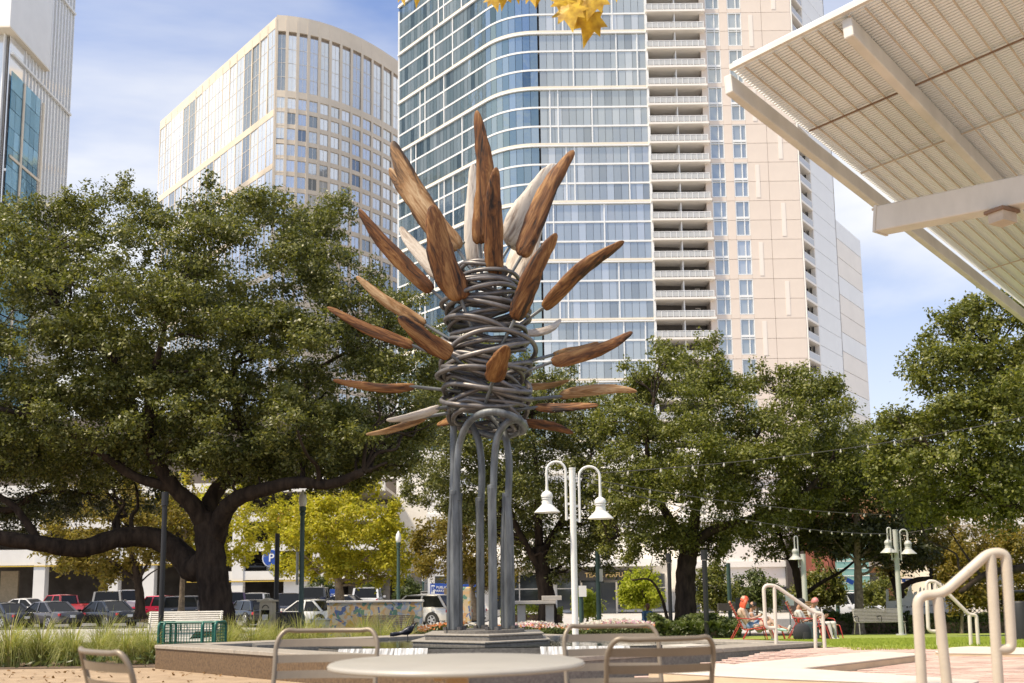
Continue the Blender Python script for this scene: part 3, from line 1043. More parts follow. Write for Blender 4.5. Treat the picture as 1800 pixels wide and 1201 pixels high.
# ------------------------------------------------------------------ curved stone hotel
def hotel():
    base_z = -1.0
    org = Vector((-46.7, 205, base_z))
    t = T('hotel_building', 'cream stone high-rise with curved facade of mirrored square windows behind the oaks', 'building', org)

    def L(p, z=0):
        return Vector((p[0] - org.x, p[1] - org.y, z - base_z))
    p0 = W(487, 30, 205)
    top = p0.z

    def at_top(px, py):
        d = 150.0
        while W(px, py, d).z < top:
            d += .05
        q = W(px, py, d)
        return Vector((q.x, q.y))
    c0, lend = Vector((p0.x, p0.y)), at_top(283, 214)
    q2 = at_top(706, 116)
    bulge = at_top(600, 55)
    mid = bulge * 2 - (c0 + q2) / 2
    nb = 12
    curve = [c0 * (1 - s) ** 2 + mid * (2 * s * (1 - s)) + q2 * s ** 2 for s in [i / nb for i in range(nb + 1)]]
    body = [lend] + curve + [q2 + Vector((-2, 40)), lend + Vector((8, 20))]
    ins = [lend + Vector((.6, 0))] + [p + Vector((.15, .75)) for p in curve] + [q2 + Vector((-2.5, 40)), lend + Vector((8, 20))]
    MB().prism([tuple(L(p))[:2] for p in ins], 0, top - .5).build('core_wall', 'joint', t)

    def wallband(pts, z, h, proud, name='stone_band'):
        rings = []
        for i, p in enumerate(pts):
            d = (pts[min(len(pts) - 1, i + 1)] - pts[max(0, i - 1)]).normalized()
            nn = Vector((d.y, -d.x))
            q, r = p + nn * proud, p - nn * .7
            rings.append([L(q, z - h / 2), L(q, z + h / 2), L(r, z + h / 2), L(r, z - h / 2)])
        MB().loft(rings).build(name, 'hotel', t)
    fh = 3.5
    wallband(curve, top - 1.4, 3.6, .15)
    zg = top - 3.2 - 14.2                                    # foot of the tall top windows
    wallband(curve, zg, 1.5, .15)
    zs = [zg - .75 - fh * (k + 1) + .62 for k in range(22)]
    for z in zs:
        wallband(curve, z, .95, .08)
    # pilasters and windows along the curve
    tall_me, sq_me, tri_me = {}, {}, {}
    for i in range(nb):
        a, c = curve[i], curve[i + 1]
        d = (c - a)
        ln = d.length
        d.normalize()
        an = math.atan2(d.y, d.x)
        m = (a + c) / 2
        nn = Vector((d.y, -d.x))
        p = a + nn * .06
        MB().box(L(p, top / 2), (.62, .2, top - 1), rz=an).build('pilaster', 'hotel', t)
        w = ln - .58
        key = round(w, 2)

        def winmesh(h, rows):
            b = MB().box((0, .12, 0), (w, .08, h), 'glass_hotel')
            b.box((0, .05, 0), (.07, .1, h), 'tower_pale')
            for r_ in range(1, rows):
                b.box((0, .05, -h / 2 + h * r_ / rows), (w, .1, .07), 'tower_pale')
            return b.mesh('window')
        tm = winmesh(14.2 - 1.5, 4)
        o = put(tm, 'window', t, L(m - nn * .05, zg + .75 + (14.2 - 1.5) / 2), an)
        o.rotation_euler.x = rnd.uniform(-.01, .01)
        if i == 0:
            tm3 = winmesh(3 * fh - 1.3, 3)
            for k in range(0, 18, 3):
                put(tm3, 'window', t, L(m + nn * .12, zs[k + 2] + .65 + (3 * fh - 1.3) / 2), an)
        else:
            sm = winmesh(fh - 1.0, 1)
            for k in range(21):
                o = put(sm, 'window', t, L(m - nn * .05, zs[k] + .50 + (fh - 1.0) / 2), an)
                o.rotation_euler = (rnd.uniform(-.012, .012), 0, an + rnd.uniform(-.015, .015))
    MB().box(L(curve[-1], top / 2), (1.2, .6, top - 1), rz=R(70)).build('pilaster', 'hotel', t)
    # straight side: pilasters, mirrored bays in groups of storeys, stone bands
    d = (lend - c0)
    ln = d.length
    d.normalize()
    nn = Vector((-d.y, d.x))
    if nn.y > 0:
        nn = -nn
    an = math.atan2(d.y, d.x)
    side = [c0, lend]
    sb = lambda z, h, pr: MB().box(L(c0 + d * (ln / 2) + nn * (pr / 2 - .2), z), (ln, .5 + pr, h), rz=an).build('stone_band', 'hotel', t)
    sb(top - 1.2, 2.4, .1)
    tops = [(zg - 3.4, top - 2.4)]
    z = zg - 3.4
    for h in (1.5,):
        sb(z - h / 2, h, .15)
    zc = z - 1.5
    groups = []
    while zc > 40:
        groups.append((zc - 10.5, zc))
        sb(zc - 10.5 - .6, 1.2, .12)
        zc -= 11.7
    nbay = 17
    bw = ln / nbay
    for i in range(nbay + 1):
        p = c0 + d * (i * bw) + nn * .1
        MB().box(L(p - nn * .05, top / 2), (.34, .2, top - 1), rz=an).build('pilaster', 'hotel', t)

    def bay(h, rows):
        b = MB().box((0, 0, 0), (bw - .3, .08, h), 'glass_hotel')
        b.box((0, 0, 0), (.08, .2, h), 'tower_pale')
        for r_ in range(1, rows):
            b.box((0, 0, -h / 2 + h * r_ / rows), (bw - .3, .2, .08), 'tower_pale')
        return b.mesh('window_bay')
    hb = tops[0][1] - tops[0][0]
    b_top, b_g = bay(hb, 5), bay(10.5, 3)
    for i in range(nbay):
        p = c0 + d * ((i + .5) * bw)
        o = put(b_top, 'window_bay', t, L(p + nn * (-.05 if i < 3 else .06), (tops[0][0] + tops[0][1]) / 2), an)
        o.rotation_euler = (rnd.uniform(-.01, .01), 0, an + rnd.uniform(-.012, .012))
        for g in groups:
            o = put(b_g, 'window_bay', t, L(p + nn * .04, (g[0] + g[1]) / 2), an)
            o.rotation_euler = (rnd.uniform(-.01, .01), 0, an + rnd.uniform(-.012, .012))
    MB().prism([tuple(L(p))[:2] for p in ins], top - .4, top + .2).build('roof', 'hotel', t)


hotel()


# ------------------------------------------------------------------ white finned tower at the far side
def fin_tower():
    org = Vector((-100, 176, -1))
    t = T('office_tower', 'white finned office tower with blue reflecting glass and a jutting white box', 'tower', org)
    H = 150
    X, Y0, Y1 = -91.3, 176.0, 201.0

    def L(x, y, z):
        return Vector((x - org.x, y - org.y, z + 1))
    MB().box(L(-107.8, 189, H / 2), (32, 25, H)).build('core_wall', 'tower_pale', t)
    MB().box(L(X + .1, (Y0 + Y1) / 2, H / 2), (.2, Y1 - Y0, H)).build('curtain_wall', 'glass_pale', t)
    fin = MB().box((0, 0, 0), (.24, .22, H)).mesh('fin', 'tower_white')
    for i in range(15):
        y = Y0 + 5.6 + i * (Y1 - Y0 - 5.7) / 14
        put(fin, 'fin', t, L(X + .3, y, H / 2))
    for k in range(9):
        MB().box(L(X + .5, (Y0 + Y1) / 2, 10 + k * 22.4), (.5, Y1 - Y0, .45)).build('floor_band', 'tower_white', t)
    # blue reflecting bay on the lower part
    gm = MB()
    for k in range(25):
        for i in range(6):
            gm.box(L(X + .75, Y0 + .9 + i * 1.9, W(22, 126, 176).z - 1.6 - k * 3.6), (.1, 1.84, 3.5), rz=rnd.uniform(-.02, .02), ry=rnd.uniform(-.012, .012))
    tag(gm.build('blue_pane', 'glass_teal', t), kind='stuff')
    for y in (Y0 + 4.7, Y0 + 12.4):
        MB().box(L(X + .85, y, W(22, 126, 176).z / 2), (.3, .55, W(22, 126, 176).z)).build('mullion', 'tower_cream', t)
    for k in range(5):
        MB().box(L(X + .86, Y0 + 6.4, 8 + k * 18), (.25, 11.6, .5)).build('floor_band', 'tower_cream', t)
    # front face with dark glass strips
    MB().box(L(-107.8, Y0 - .1, H / 2), (32, .3, H)).build('curtain_wall', 'glass_pale', t)
    for i in range(16):
        MB().box(L(-92 - i * 1.6, Y0 - .4, H / 2), (.2, .6, H)).build('fin', 'tower_white', t)
    # jutting box with tan underside
    BZ_ = W(23, 50, 174).z
    MB().box(L(-97, 181.2, BZ_ + 28), (14, 16, 56)).build('jutting_box', 'tower_white', t)
    MB().box(L(-97, 181.2, BZ_ - .1), (14.1, 16.1, .3)).build('soffit', 'tower_cream', t)
    MB().box(L(-98.5, 173.1, BZ_ + 28), (9, .2, 55)).build('dark_glazing', 'glass_dark', t)


fin_tower()


# ------------------------------------------------------------------ parking garage and street buildings
def garage():
    org = Vector((-30, 100, -.78))
    t = T('parking_garage', 'white concrete open parking garage behind the parked cars', 'garage', org)

    def L(x, y, z):
        return Vector((x - org.x, y - org.y, z + .78))
    xl, xr = -62.0, -12.5
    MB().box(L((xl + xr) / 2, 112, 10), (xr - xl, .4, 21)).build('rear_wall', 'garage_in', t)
    xs = [-52.5, -45.8, -39.2, -32.6, -26.4, -20.4]
    xs_px = [70, 199, 262, 315, 418, 497]
    cols = [W(p, 1060, 100).x for p in (-60, 70, 199, 262, 418, 560)]
    for x in cols:
        MB().box(L(x, 100, 6.2), (1.1, .9, 14), None).build('column', 'garage', t)
    split = W(330, 1060, 100).x
    for zb, h, a, b in ((4.75, 1.5, xl, split), (8.0, 1.1, xl, split), (11.2, 1.1, xl, split), (2.75, .85, split, xr), (5.55, .9, split, xr), (8.4, .9, split, xr), (11.3, .9, split, xr)):
        MB().box(L((a + b) / 2, 100.0, zb), (b - a, .7, h)).build('spandrel', 'garage', t)
        MB().box(L((a + b) / 2, 106.2, zb - .1), (b - a, 11.6, .3)).build('floor_slab', 'concrete', t)
    MB().box(L((xl + split) / 2, 99.5, 3.9), (split - xl, .08, .1)).build('pipe', 'yellow_paint', t)
    MB().box(L((split + xr) / 2, 99.5, 2.2), (xr - split, .08, .1)).build('pipe', 'yellow_paint', t)
    MB().box(L(W(545, 1040, 100).x, 100.4, 1.2), (5.2, .5, 4.2)).build('end_wall', 'garage', t)
    MB().box(L(W(18, 1010, 106).x, 106, 1.8), (1.8, .3, 3.6)).build('inner_wall', 'tan_wall_kerb_shade', t)
    # railing in front
    b = MB().beam(L(xl, 98.6, .5), L(split, 98.6, .5), .05, .05)
    b.beam(L(xl, 98.6, -.5), L(split, 98.6, -.5), .05, .05)
    x = xl
    while x < split:
        b.beam(L(x, 98.6, -.78), L(x, 98.6, .55), .04, .04)
        x += .45
    tag(b.build('railing', 'black_paint', t), kind='stuff')
    b = MB().box((0, 0, 0), (2.6, .12, 1.15)).build('banner', 'banner_red', t, loc=L(W(498, 907, 99.5).x, 99.5, 8.5))
    text_obj('PARKING', .82, 'sign_white', b, (0, -.07, 0), (R(90), 0, 0))
    d = MB().tube([(0, -.06, 0), (0, .06, 0)], .80, 28).build('round_sign', 'blue_sign', t, loc=L(W(477, 992, 99.4).x, 99.4, 4.4))
    MB().tube([(0, -.04, 0), (0, .08, 0)], .90, 28).build('sign_rim', 'sign_white', d, loc=(0, .05, 0))
    text_obj('P', 1.1, 'sign_white', d, (0, -.09, 0), (R(90), 0, 0))


garage()


def block(name, label, px0, px1, d, z1, m, floors, depth=14, band='garage', z0=-1.2, panel=None, cat='building', first=3.6, fh=3.4, wins=None):
    a, b = W(px0, 1060, d).x, W(px1, 1060, d).x
    t = T(name, label, cat, ((a + b) / 2, d, z0))
    w = b - a
    MB().box((0, depth / 2, (z1 - z0) / 2), (w, depth, z1 - z0)).build('wall', m, t)
    for k in range(floors):
        z = first + k * fh
        if z < z1 - z0:
            MB().box((0, -.1, z), (w + .2, .4, .55)).build('floor_band', band, t)
    if panel:
        nP = max(1, int(w / 5))
        pme = MB().box((0, 0, 0), (w / nP - .5, .2, fh - .75)).mesh('panel', panel)
        for k in range(floors - 1):
            for i in range(nP):
                put(pme, 'panel', t, (-w / 2 + (i + .5) * w / nP, -.04, first + (k + .5) * fh))
    if wins:
        wp, wh, ww, lo = wins
        g = MB().box((0, 0, 0), (ww, .12, wh), 'glass_dark').box((0, -.05, 0), (.1, .1, wh), 'tower_pale').box((0, -.05, wh * .1), (ww, .1, .1), 'tower_pale').mesh('window')
        nW = int(w / wp)
        for i in range(nW):
            put(g, 'window', t, (-w / 2 + (i + .5) * w / nW, -.05, lo))
    return t, w


tb, w = block('office_block', 'low grey panelled block with thin white bands behind the yellow trees', 592, 762, 112, 16.5, 'block_panel', 5, first=4.6, panel='block_panel', wins=(4, 2.6, 2.6, 1.7))
MB().box((w / 2 - 2.2, -.6, 8.5), (3.4, 1.4, 18)).build('stair_shaft', 'garage', tb)
for i in range(4):
    MB().tube([(-w / 2 + 2 + i * 3.4, -1.5, 0), (-w / 2 + 2 + i * 3.4, -1.5, 4.2)], .55, 12, 'concrete').build('column', 'concrete', tb, smooth=40)
tb, w = block('gallery_building', 'white modern building with dark shopfront behind the centre oak', 752, 1290, 102, 15.0, 'garage', 3, first=5.2, fh=4.4, wins=(6, 3.4, 4.6, 2.0))
MB().box((-2, -1.8, 4.75), (w * .62, 4.2, .7)).build('entrance_canopy', 'garage', tb)
sx = W(1064, 1043, 99.6).x - tb.location.x
MB().box((sx, -1.2, 3.6), (9.5, .3, 1.0)).build('sign_board', 'sign_dark', tb)
text_obj('TEXAS PERFU', .62, 'gold_letter', tb, (sx, -1.40, 3.6), (R(90), 0, 0), depth=.04)
b = MB().box((sx - .5, -1.1, 1.4), (3.2, .2, 3.0), 'glass_dark')
for x in (-2.2, -.5, 1.2):
    b.box((sx + x, -1.25, 1.4), (.14, .15, 3.0), 'tower_cream')
b.build('entrance_door', None, tb)
tb, w = block('stone_building', 'pale stone building with a strip of dark windows behind the lawn', 1200, 1452, 96, 13, 'tower_pale', 3, first=4.4, fh=4.2, wins=(3.2, 2.2, 3.0, 1.2))
MB().box((5.5, -.3, 3.2), (5.0, .8, 6.5)).build('dark_bay', 'sign_dark', tb)
tb, w = block('red_building', 'red brick building with a green glass bay beyond the lawn', 1462, 1512, 88, 8.5, 'red_brick', 0)
b = MB().box((.6, -.3, 4.4), (2.7, .5, 5.4), 'teal_pane')
b.build('glass_bay', None, tb)
for k in range(9):
    MB().box((.6, -.58, 1.9 + k * .62), (2.7, .05, .05)).build('transom', 'tower_pale', tb)
MB().box((.6, -.3, .9), (3.2, .7, 1.2)).build('sill', 'orange_wall', tb)
tb, w = block('brick_house', 'orange brick building partly hidden behind the bench trees', 1514, 1640, 92, 9.5, 'orange_wall', 2, first=4.2, wins=(3, 2.0, 1.6, 2.4))
tb, w = block('pale_building', 'cream building with dark openings behind the lattice fence', 1642, 1900, 84, 11.5, 'tower_cream', 3, first=4.0, wins=(3.4, 2.2, 1.8, 1.9))

# ------------------------------------------------------------------ trees
def inside(poly, x, y):
    r, j = False, len(poly) - 1
    for i in range(len(poly)):
        xi, yi = poly[i]
        xj, yj = poly[j]
        if (yi > y) != (yj > y) and x < (xj - xi) * (y - yi) / (yj - yi) + xi:
            r = not r
        j = i
    return r


def edge_dist(poly, x, y):
    best = 1e9
    for (ax, ay), (bx, by) in zip(poly, poly[1:] + poly[:1]):
        dx, dy = bx - ax, by - ay
        t = max(0, min(1, ((x - ax) * dx + (y - ay) * dy) / (dx * dx + dy * dy + 1e-9)))
        best = min(best, math.hypot(x - ax - t * dx, y - ay - t * dy))
    return best


def plan(poly_px, d):
    """Crown outline in the vertical plane y = d, as (x, z) metres."""
    return [(W(px, py, d).x, W(px, py, d).z) for px, py in poly_px]


def crown(t, poly_px, d, depth, n_puff, pr, n_leaf, leaf, mat, holes=(), flat=.72, fringe=60, up=.35, name='crown', seed=1):
    """Foliage: clumps of single leaves spread through the crown's volume, with a loose fringe of sprigs."""
    g = random.Random(seed)
    poly = plan(poly_px, d)
    hol = [(W(x, y, d).x, W(x, y, d).z, r * d / F) for x, y, r in holes]
    xs, zs = [p[0] for p in poly], [p[1] for p in poly]
    md = max(edge_dist(poly, (min(xs) + max(xs)) / 2 + g.uniform(-.3, .3) * (max(xs) - min(xs)), (min(zs) + max(zs)) / 2) for _ in range(30))
    puffs, tries = [], 0
    while len(puffs) < n_puff and tries < n_puff * 60:
        tries += 1
        x, z = g.uniform(min(xs), max(xs)), g.uniform(min(zs), max(zs))
        if not inside(poly, x, z) or any(math.hypot(x - a, z - b) < r for a, b, r in hol):
            continue
        e = edge_dist(poly, x, z)
        r = pr * g.uniform(.55, 1.3)
        if e < r * .75:
            r = max(pr * .38, e * 1.25)
        if e < r * .45:
            continue
        dd = depth * math.sqrt(min(1, (e + .1) / md))
        s = g.uniform(-1, 1)
        s = math.copysign(abs(s) ** .6, s)
        puffs.append((x, d + s * dd, z, r))
    for _ in range(fringe):
        i = g.randrange(len(poly))
        (ax, az), (bx, bz) = poly[i], poly[(i + 1) % len(poly)]
        k = g.random()
        x, z = ax + (bx - ax) * k, az + (bz - az) * k
        cx, cz = sum(xs) / len(xs), sum(zs) / len(zs)
        q = g.uniform(-.35, .25)
        l = math.hypot(x - cx, z - cz) + 1e-6
        if any(math.hypot(x - a, z - b) < r for a, b, r in hol):
            continue
        puffs.append((x + (x - cx) / l * q, d + g.uniform(-.5, .5) * depth * .4, z + (z - cz) / l * q, pr * g.uniform(.2, .42)))
    for x, y, z, r in list(puffs):
        e = edge_dist(poly, x, z)
        if e < pr * 1.1 and g.random() < .75:
            for q in range(g.randint(1, 3)):
                a = g.gauss(0, .5)
                x2, z2 = x + g.uniform(-r, r) * .8, z + r * flat * g.uniform(.3, .8)
                for s_ in range(3):
                    puffs.append((x2 + math.sin(a) * .16 * s_, y + g.uniform(-r, r) * .7, z2 + math.cos(a) * .16 * s_, pr * (.26 - .05 * s_)))
    P = np.array(puffs)
    w = P[:, 3] ** 2.1
    cnt = np.maximum(12, (w / w.sum() * n_leaf)).astype(int)
    idx = np.repeat(np.arange(len(P)), cnt)
    n = len(idx)
    # leaves sit along short shoots that fan out of each clump, plus a looser shell
    K = 14
    tw = NP.normal(size=(len(P), K, 3))
    tw /= np.linalg.norm(tw, axis=2, keepdims=True)
    tw[:, :, 2] = np.where((tw[:, :, 2] < -.15) & (NP.random((len(P), K)) < .6), -tw[:, :, 2], tw[:, :, 2])
    tl = NP.uniform(.75, 1.45, (len(P), K))
    kk = NP.integers(0, K, n)
    sh = NP.random(n) < .68
    d0 = NP.normal(size=(n, 3))
    d0 /= np.linalg.norm(d0, axis=1, keepdims=True)
    d0[:, 2] = np.where((d0[:, 2] < -.1) & (NP.random(n) < .55), -d0[:, 2], d0[:, 2])
    dr = np.where(sh[:, None], tw[idx, kk], d0)
    s_ = np.where(sh, (.12 + .88 * NP.random(n) ** .75) * tl[idx, kk], .35 + .62 * NP.random(n) ** .6)
    rad = P[idx, 3] * s_
    c = P[idx, :3] + dr * rad[:, None] * [1.12, 1.12, flat] + NP.normal(size=(n, 3)) * np.where(sh, leaf * .62, leaf * .5)[:, None]
    c[:, 2] -= np.where(sh, .10 * rad * s_, 0)
    nr = dr * .55 + NP.normal(size=(n, 3)) * .55 + [0, 0, up]
    ln = leaf * NP.uniform(.55, 1.3, n)
    np_mesh(name, leaf_quads(c, nr, ln, ln * NP.uniform(.42, .62, n)), 4, mat, t)
    return puffs


def wob(a, b, k, g, n=5):
    a, b = Vector(a), Vector(b)
    L = (b - a).length
    pts = [a]
    for i in range(1, n):
        s = i / n
        p = a.lerp(b, s)
        q = math.sin(s * math.pi) * L * k
        pts.append(p + Vector((g.uniform(-q, q), g.uniform(-q, q), g.uniform(-q, q) + q * .6)))
    pts.append(b)
    return catmull(pts, 3)


def limbs(t, lines, puffs, mat='bark', twigs=60, seed=2, rtw=.05, sides=9):
    """lines: [(points, r0, r1)] main trunk and limbs; thin boughs run from them to the leaf clumps."""
    g = random.Random(seed)
    b = MB()
    src = []
    for i, (pts, r0, r1) in enumerate(lines):
        p = catmull(pts, 6)
        k = len(p)
        rs = [r0 + (r1 - r0) * (j / (k - 1)) ** .8 for j in range(k)]
        rs = [r * (1 + .05 * math.sin(j * 1.9 + i)) for j, r in enumerate(rs)]
        if i == 0:
            rs = [r * (1 + .55 * math.exp(-j * .9)) for j, r in enumerate(rs)]
        b.tube(p, rs, sides + 3)
        src += [(q, r) for q, r in zip(p, rs)][(k // 3 if i == 0 else 1):]
    if puffs:
        for x, y, z, r in g.sample(puffs, min(twigs, len(puffs))):
            e = Vector((x, y, z))
            q, rr = min(src, key=lambda s: (s[0] - e).length + max(0, s[0].z - e.z) * 1.5)
            if (e - q).length < .3:
                continue
            p = wob(q, e, .10, g)
            k = len(p)
            r0 = min(rr * .55, rtw * (1 + .22 * (e - q).length))
            b.tube(p, [r0 * (1 - .85 * j / (k - 1)) for j in range(k)], 5, cap=False)
            for _ in range(3):
                s = p[g.randrange(k // 2, k)]
                e2 = s + Vector((g.uniform(-.7, .7), g.uniform(-.7, .7), g.uniform(-.1, .7))) * min(1.0, r)
                b.tube([s, s.lerp(e2, .5) + Vector((0, 0, .06)), e2], [r0 * .28, r0 * .2, r0 * .08], 4, cap=False)
    b.build('trunk', mat, t, smooth=True)


def pts(d, *pp):
    """Limb points: (px, py, dy) offset dy from the tree's plane."""
    return [W(p[0], p[1], d) + Vector((0, p[2] if len(p) > 2 else 0, 0)) for p in pp]


def tree(name, label, px, d, lines, outline, depth, n_puff, pr, n_leaf, leaf, mat, bark='bark', group=None, holes=(), twigs=50, seed=1, flat=.72, fringe=60, rtw=.05, cat='tree', extra=()):
    t = T(name, label, cat, (0, 0, 0), group=group)
    pf = crown(t, outline, d, depth, n_puff, pr, n_leaf, leaf, mat, holes, flat, fringe, seed=seed)
    for o_, dp, n_, r_, nl in extra:
        pf = pf + crown(t, o_, d, dp, n_, r_, nl, leaf, mat, holes, flat, 0, seed=seed + 9)
    limbs(t, lines, pf, bark, twigs, seed + 5, rtw)
    # move the empty to the foot of the trunk while the parts stay in place
    b = lines[0][0][0]
    for c in t.children:
        c.data.transform(Matrix.Translation(-b))
    t.location = b
    return t


d = 28.0
tree('oak_tree', 'huge spreading live oak with a thick forked dark trunk and one long low limb', 375, d, [
    (pts(d, (384, 1118), (380, 1060), (372, 1000), (368, 945), (362, 905)), .50, .36),
    (pts(d, (372, 985), (335, 1000, .3), (305, 972, .5), (262, 945, .5), (205, 945, .2), (150, 965, -.3), (95, 958, -.8), (30, 948, -1.2), (-60, 930, -1.6)), .42, .17),
    (pts(d, (366, 930), (345, 890, -.3), (318, 860, -.6), (285, 800, -1.0), (262, 735, -1.2), (240, 660, -1.0)), .30, .10),
    (pts(d, (362, 930), (362, 880, .4), (385, 842, .6), (422, 822, .8), (440, 790, .9), (415, 740, .6), (405, 690, .4), (412, 640, 0)), .27, .09),
    (pts(d, (378, 950), (400, 905, -.4), (430, 880, -.7), (480, 868, -1.1), (540, 858, -1.5), (600, 862, -1.7), (655, 842, -1.8)), .29, .11),
    (pts(d, (422, 822, .8), (455, 800, .6), (500, 770, .3), (530, 720, .2), (540, 660, 0)), .15, .06),
    (pts(d, (318, 860, -.6), (260, 845, -.9), (200, 800, -1.4), (140, 760, -1.8), (60, 740, -2.0)), .16, .06),
    (pts(d, (285, 800, -1.), (300, 700, -1.6), (320, 640, -1.8), (330, 560, -1.5)), .14, .05),
    (pts(d, (240, 660, -1), (180, 600, -1.4), (130, 540, -1.5), (120, 480, -1.4)), .10, .04),
    (pts(d, (95, 958, -.8), (60, 900, -1), (30, 870, -1.2), (10, 800, -1.4)), .12, .05),
    (pts(d, (540, 660), (600, 620, .2), (640, 600, .4)), .07, .03),
], [(-140, 420), (-60, 385), (20, 372), (70, 350), (105, 375), (140, 352), (190, 362), (232, 342), (285, 378), (330, 345), (385, 330), (420, 340), (450, 362), (500, 345), (560, 360), (612, 352),
    (622, 395), (608, 445), (640, 480), (690, 512), (735, 528), (770, 560), (768, 640), (775, 700), (772, 760), (745, 815), (700, 852), (640, 862), (600, 875), (560, 858), (500, 862), (455, 880), (420, 850),
    (385, 868), (330, 838), (290, 858), (230, 838), (170, 868), (110, 850), (50, 872), (0, 850), (-100, 870), (-170, 760), (-180, 560)],
    3.6, 470, .60, 240000, .105, 'oak', holes=[(468, 700, 20), (440, 760, 16), (398, 700, 10)], twigs=150, seed=3, rtw=.045,
    extra=[([(-120, 690), (20, 670), (150, 690), (300, 660), (420, 690), (560, 690), (740, 740), (735, 815), (640, 850), (560, 850), (480, 845), (420, 850), (330, 836), (240, 832), (120, 846), (0, 846), (-110, 850)], 4.2, 190, .55, 80000),
           ([(60, 470), (200, 430), (360, 430), (520, 440), (600, 520), (640, 640), (600, 720), (450, 720), (300, 720), (150, 700), (60, 620)], 4.0, 130, .58, 60000)])

# second oak close to the frame edge and lower boughs that hang over the parked cars
tree('oak_tree', 'dark oak whose lower boughs hang over the parked cars', -60, 31, [
    (pts(31, (-120, 1115), (-110, 1000), (-90, 930), (-60, 880)), .4, .25),
    (pts(31, (-90, 930), (-20, 870, -.4), (40, 800, -.8), (80, 720, -1)), .2, .06),
    (pts(31, (-60, 880), (20, 900, -.4), (90, 868, -.6), (160, 870, -.8)), .16, .05),
], [(-260, 700), (-120, 640), (20, 660), (90, 740), (170, 790), (240, 820), (300, 850), (262, 900), (200, 905), (150, 895), (95, 930), (30, 922), (-40, 945), (-200, 900)],
    2.2, 100, .6, 40000, .115, 'oak_dark', twigs=50, seed=9)

d = 40.0
tree('oak_tree', 'rounded live oak with a straight thick trunk behind the deck chairs', 1205, d, [
    (pts(d, (1206, 1106), (1205, 1050), (1206, 1000), (1212, 965), (1216, 935)), .43, .34),
    (pts(d, (1206, 975), (1190, 930, .2), (1168, 890, .4), (1150, 840, .5), (1140, 780, .4), (1150, 700, 0)), .24, .07),
    (pts(d, (1216, 945), (1222, 890, -.3), (1228, 830, -.6), (1236, 760, -.6), (1240, 690, -.4)), .24, .07),
    (pts(d, (1214, 965), (1245, 935, -.4), (1290, 920, -.8), (1340, 905, -1.1), (1400, 870, -1.3), (1440, 820, -1.2)), .22, .07),
    (pts(d, (1190, 930, .2), (1150, 945, .3), (1100, 938, .1), (1070, 950, -.2)), .12, .04),
    (pts(d, (1228, 860, -.4), (1280, 820, -.6), (1330, 760, -.8), (1360, 700, -.7)), .12, .04),
    (pts(d, (1172, 1090, -.2), (1160, 1050, -.4), (1140, 1020, -.5), (1108, 1020, -.5)), .07, .03),
], [(1052, 800), (1040, 745), (1062, 700), (1090, 672), (1110, 640), (1140, 618), (1185, 606), (1225, 608), (1262, 622), (1258, 650), (1290, 668), (1330, 655), (1362, 672), (1400, 655), (1440, 672), (1475, 690),
    (1505, 730), (1512, 800), (1490, 870), (1440, 912), (1400, 930), (1350, 948), (1290, 958), (1262, 985), (1230, 960), (1170, 985), (1120, 975), (1085, 992), (1062, 960), (1048, 900)],
    3.6, 280, .72, 130000, .135, 'oak_warm', holes=[(1215, 905, 14), (1130, 905, 10), (1262, 905, 10)], twigs=110, seed=21)

d = 44.0
tree('oak_tree', 'dense dark oak seen through and beside the sculpture poles', 962, d, [
    (pts(d, (962, 1104), (962, 1060), (955, 1010), (948, 960)), .42, .3),
    (pts(d, (956, 1010), (925, 960, -.4), (895, 900, -.8), (870, 840, -1)), .2, .06),
    (pts(d, (950, 975), (985, 920, .3), (1020, 860, .4), (1040, 800, .3)), .2, .06),
    (pts(d, (948, 960), (945, 880), (940, 800), (935, 730)), .2, .06),
], [(705, 800), (712, 745), (735, 690), (765, 640), (800, 612), (850, 600), (900, 625), (940, 645), (985, 655), (1020, 668), (1050, 690), (1062, 760), (1070, 850), (1082, 930), (1078, 985), (1050, 1012), (1010, 1005),
    (980, 1020), (935, 1008), (905, 985), (870, 962), (835, 948), (800, 900), (770, 905), (742, 890), (720, 870)],
    3.6, 240, .78, 105000, .145, 'oak', holes=[(755, 850, 12)], twigs=90, seed=33)

d = 31.0
tree('oak_tree', 'tall leafy oak rising under the corner of the white canopy', 1750, d, [
    (pts(d, (1905, 1110), (1900, 1040), (1890, 960), (1870, 900)), .4, .28),
    (pts(d, (1895, 990), (1840, 985, -.3), (1780, 1000, -.4), (1720, 1010, -.5), (1675, 1042, -.5)), .2, .07),
    (pts(d, (1880, 930), (1830, 900, -.4), (1770, 895, -.6), (1700, 870, -.8), (1640, 820, -.8)), .18, .05),
    (pts(d, (1870, 900), (1830, 800), (1780, 700, -.2), (1740, 620, -.2)), .18, .05),
], [(1572, 740), (1592, 690), (1612, 630), (1646, 585), (1680, 565), (1712, 535), (1760, 520), (1820, 525), (1900, 540), (1990, 640), (2000, 800), (1960, 900), (1860, 935), (1800, 905), (1740, 930), (1690, 895),
    (1640, 920), (1580, 900), (1550, 865), (1535, 815), (1545, 770)],
    3.0, 215, .66, 105000, .135, 'oak_warm', holes=[(1755, 845, 12), (1660, 720, 8)], twigs=90, seed=41, fringe=110)

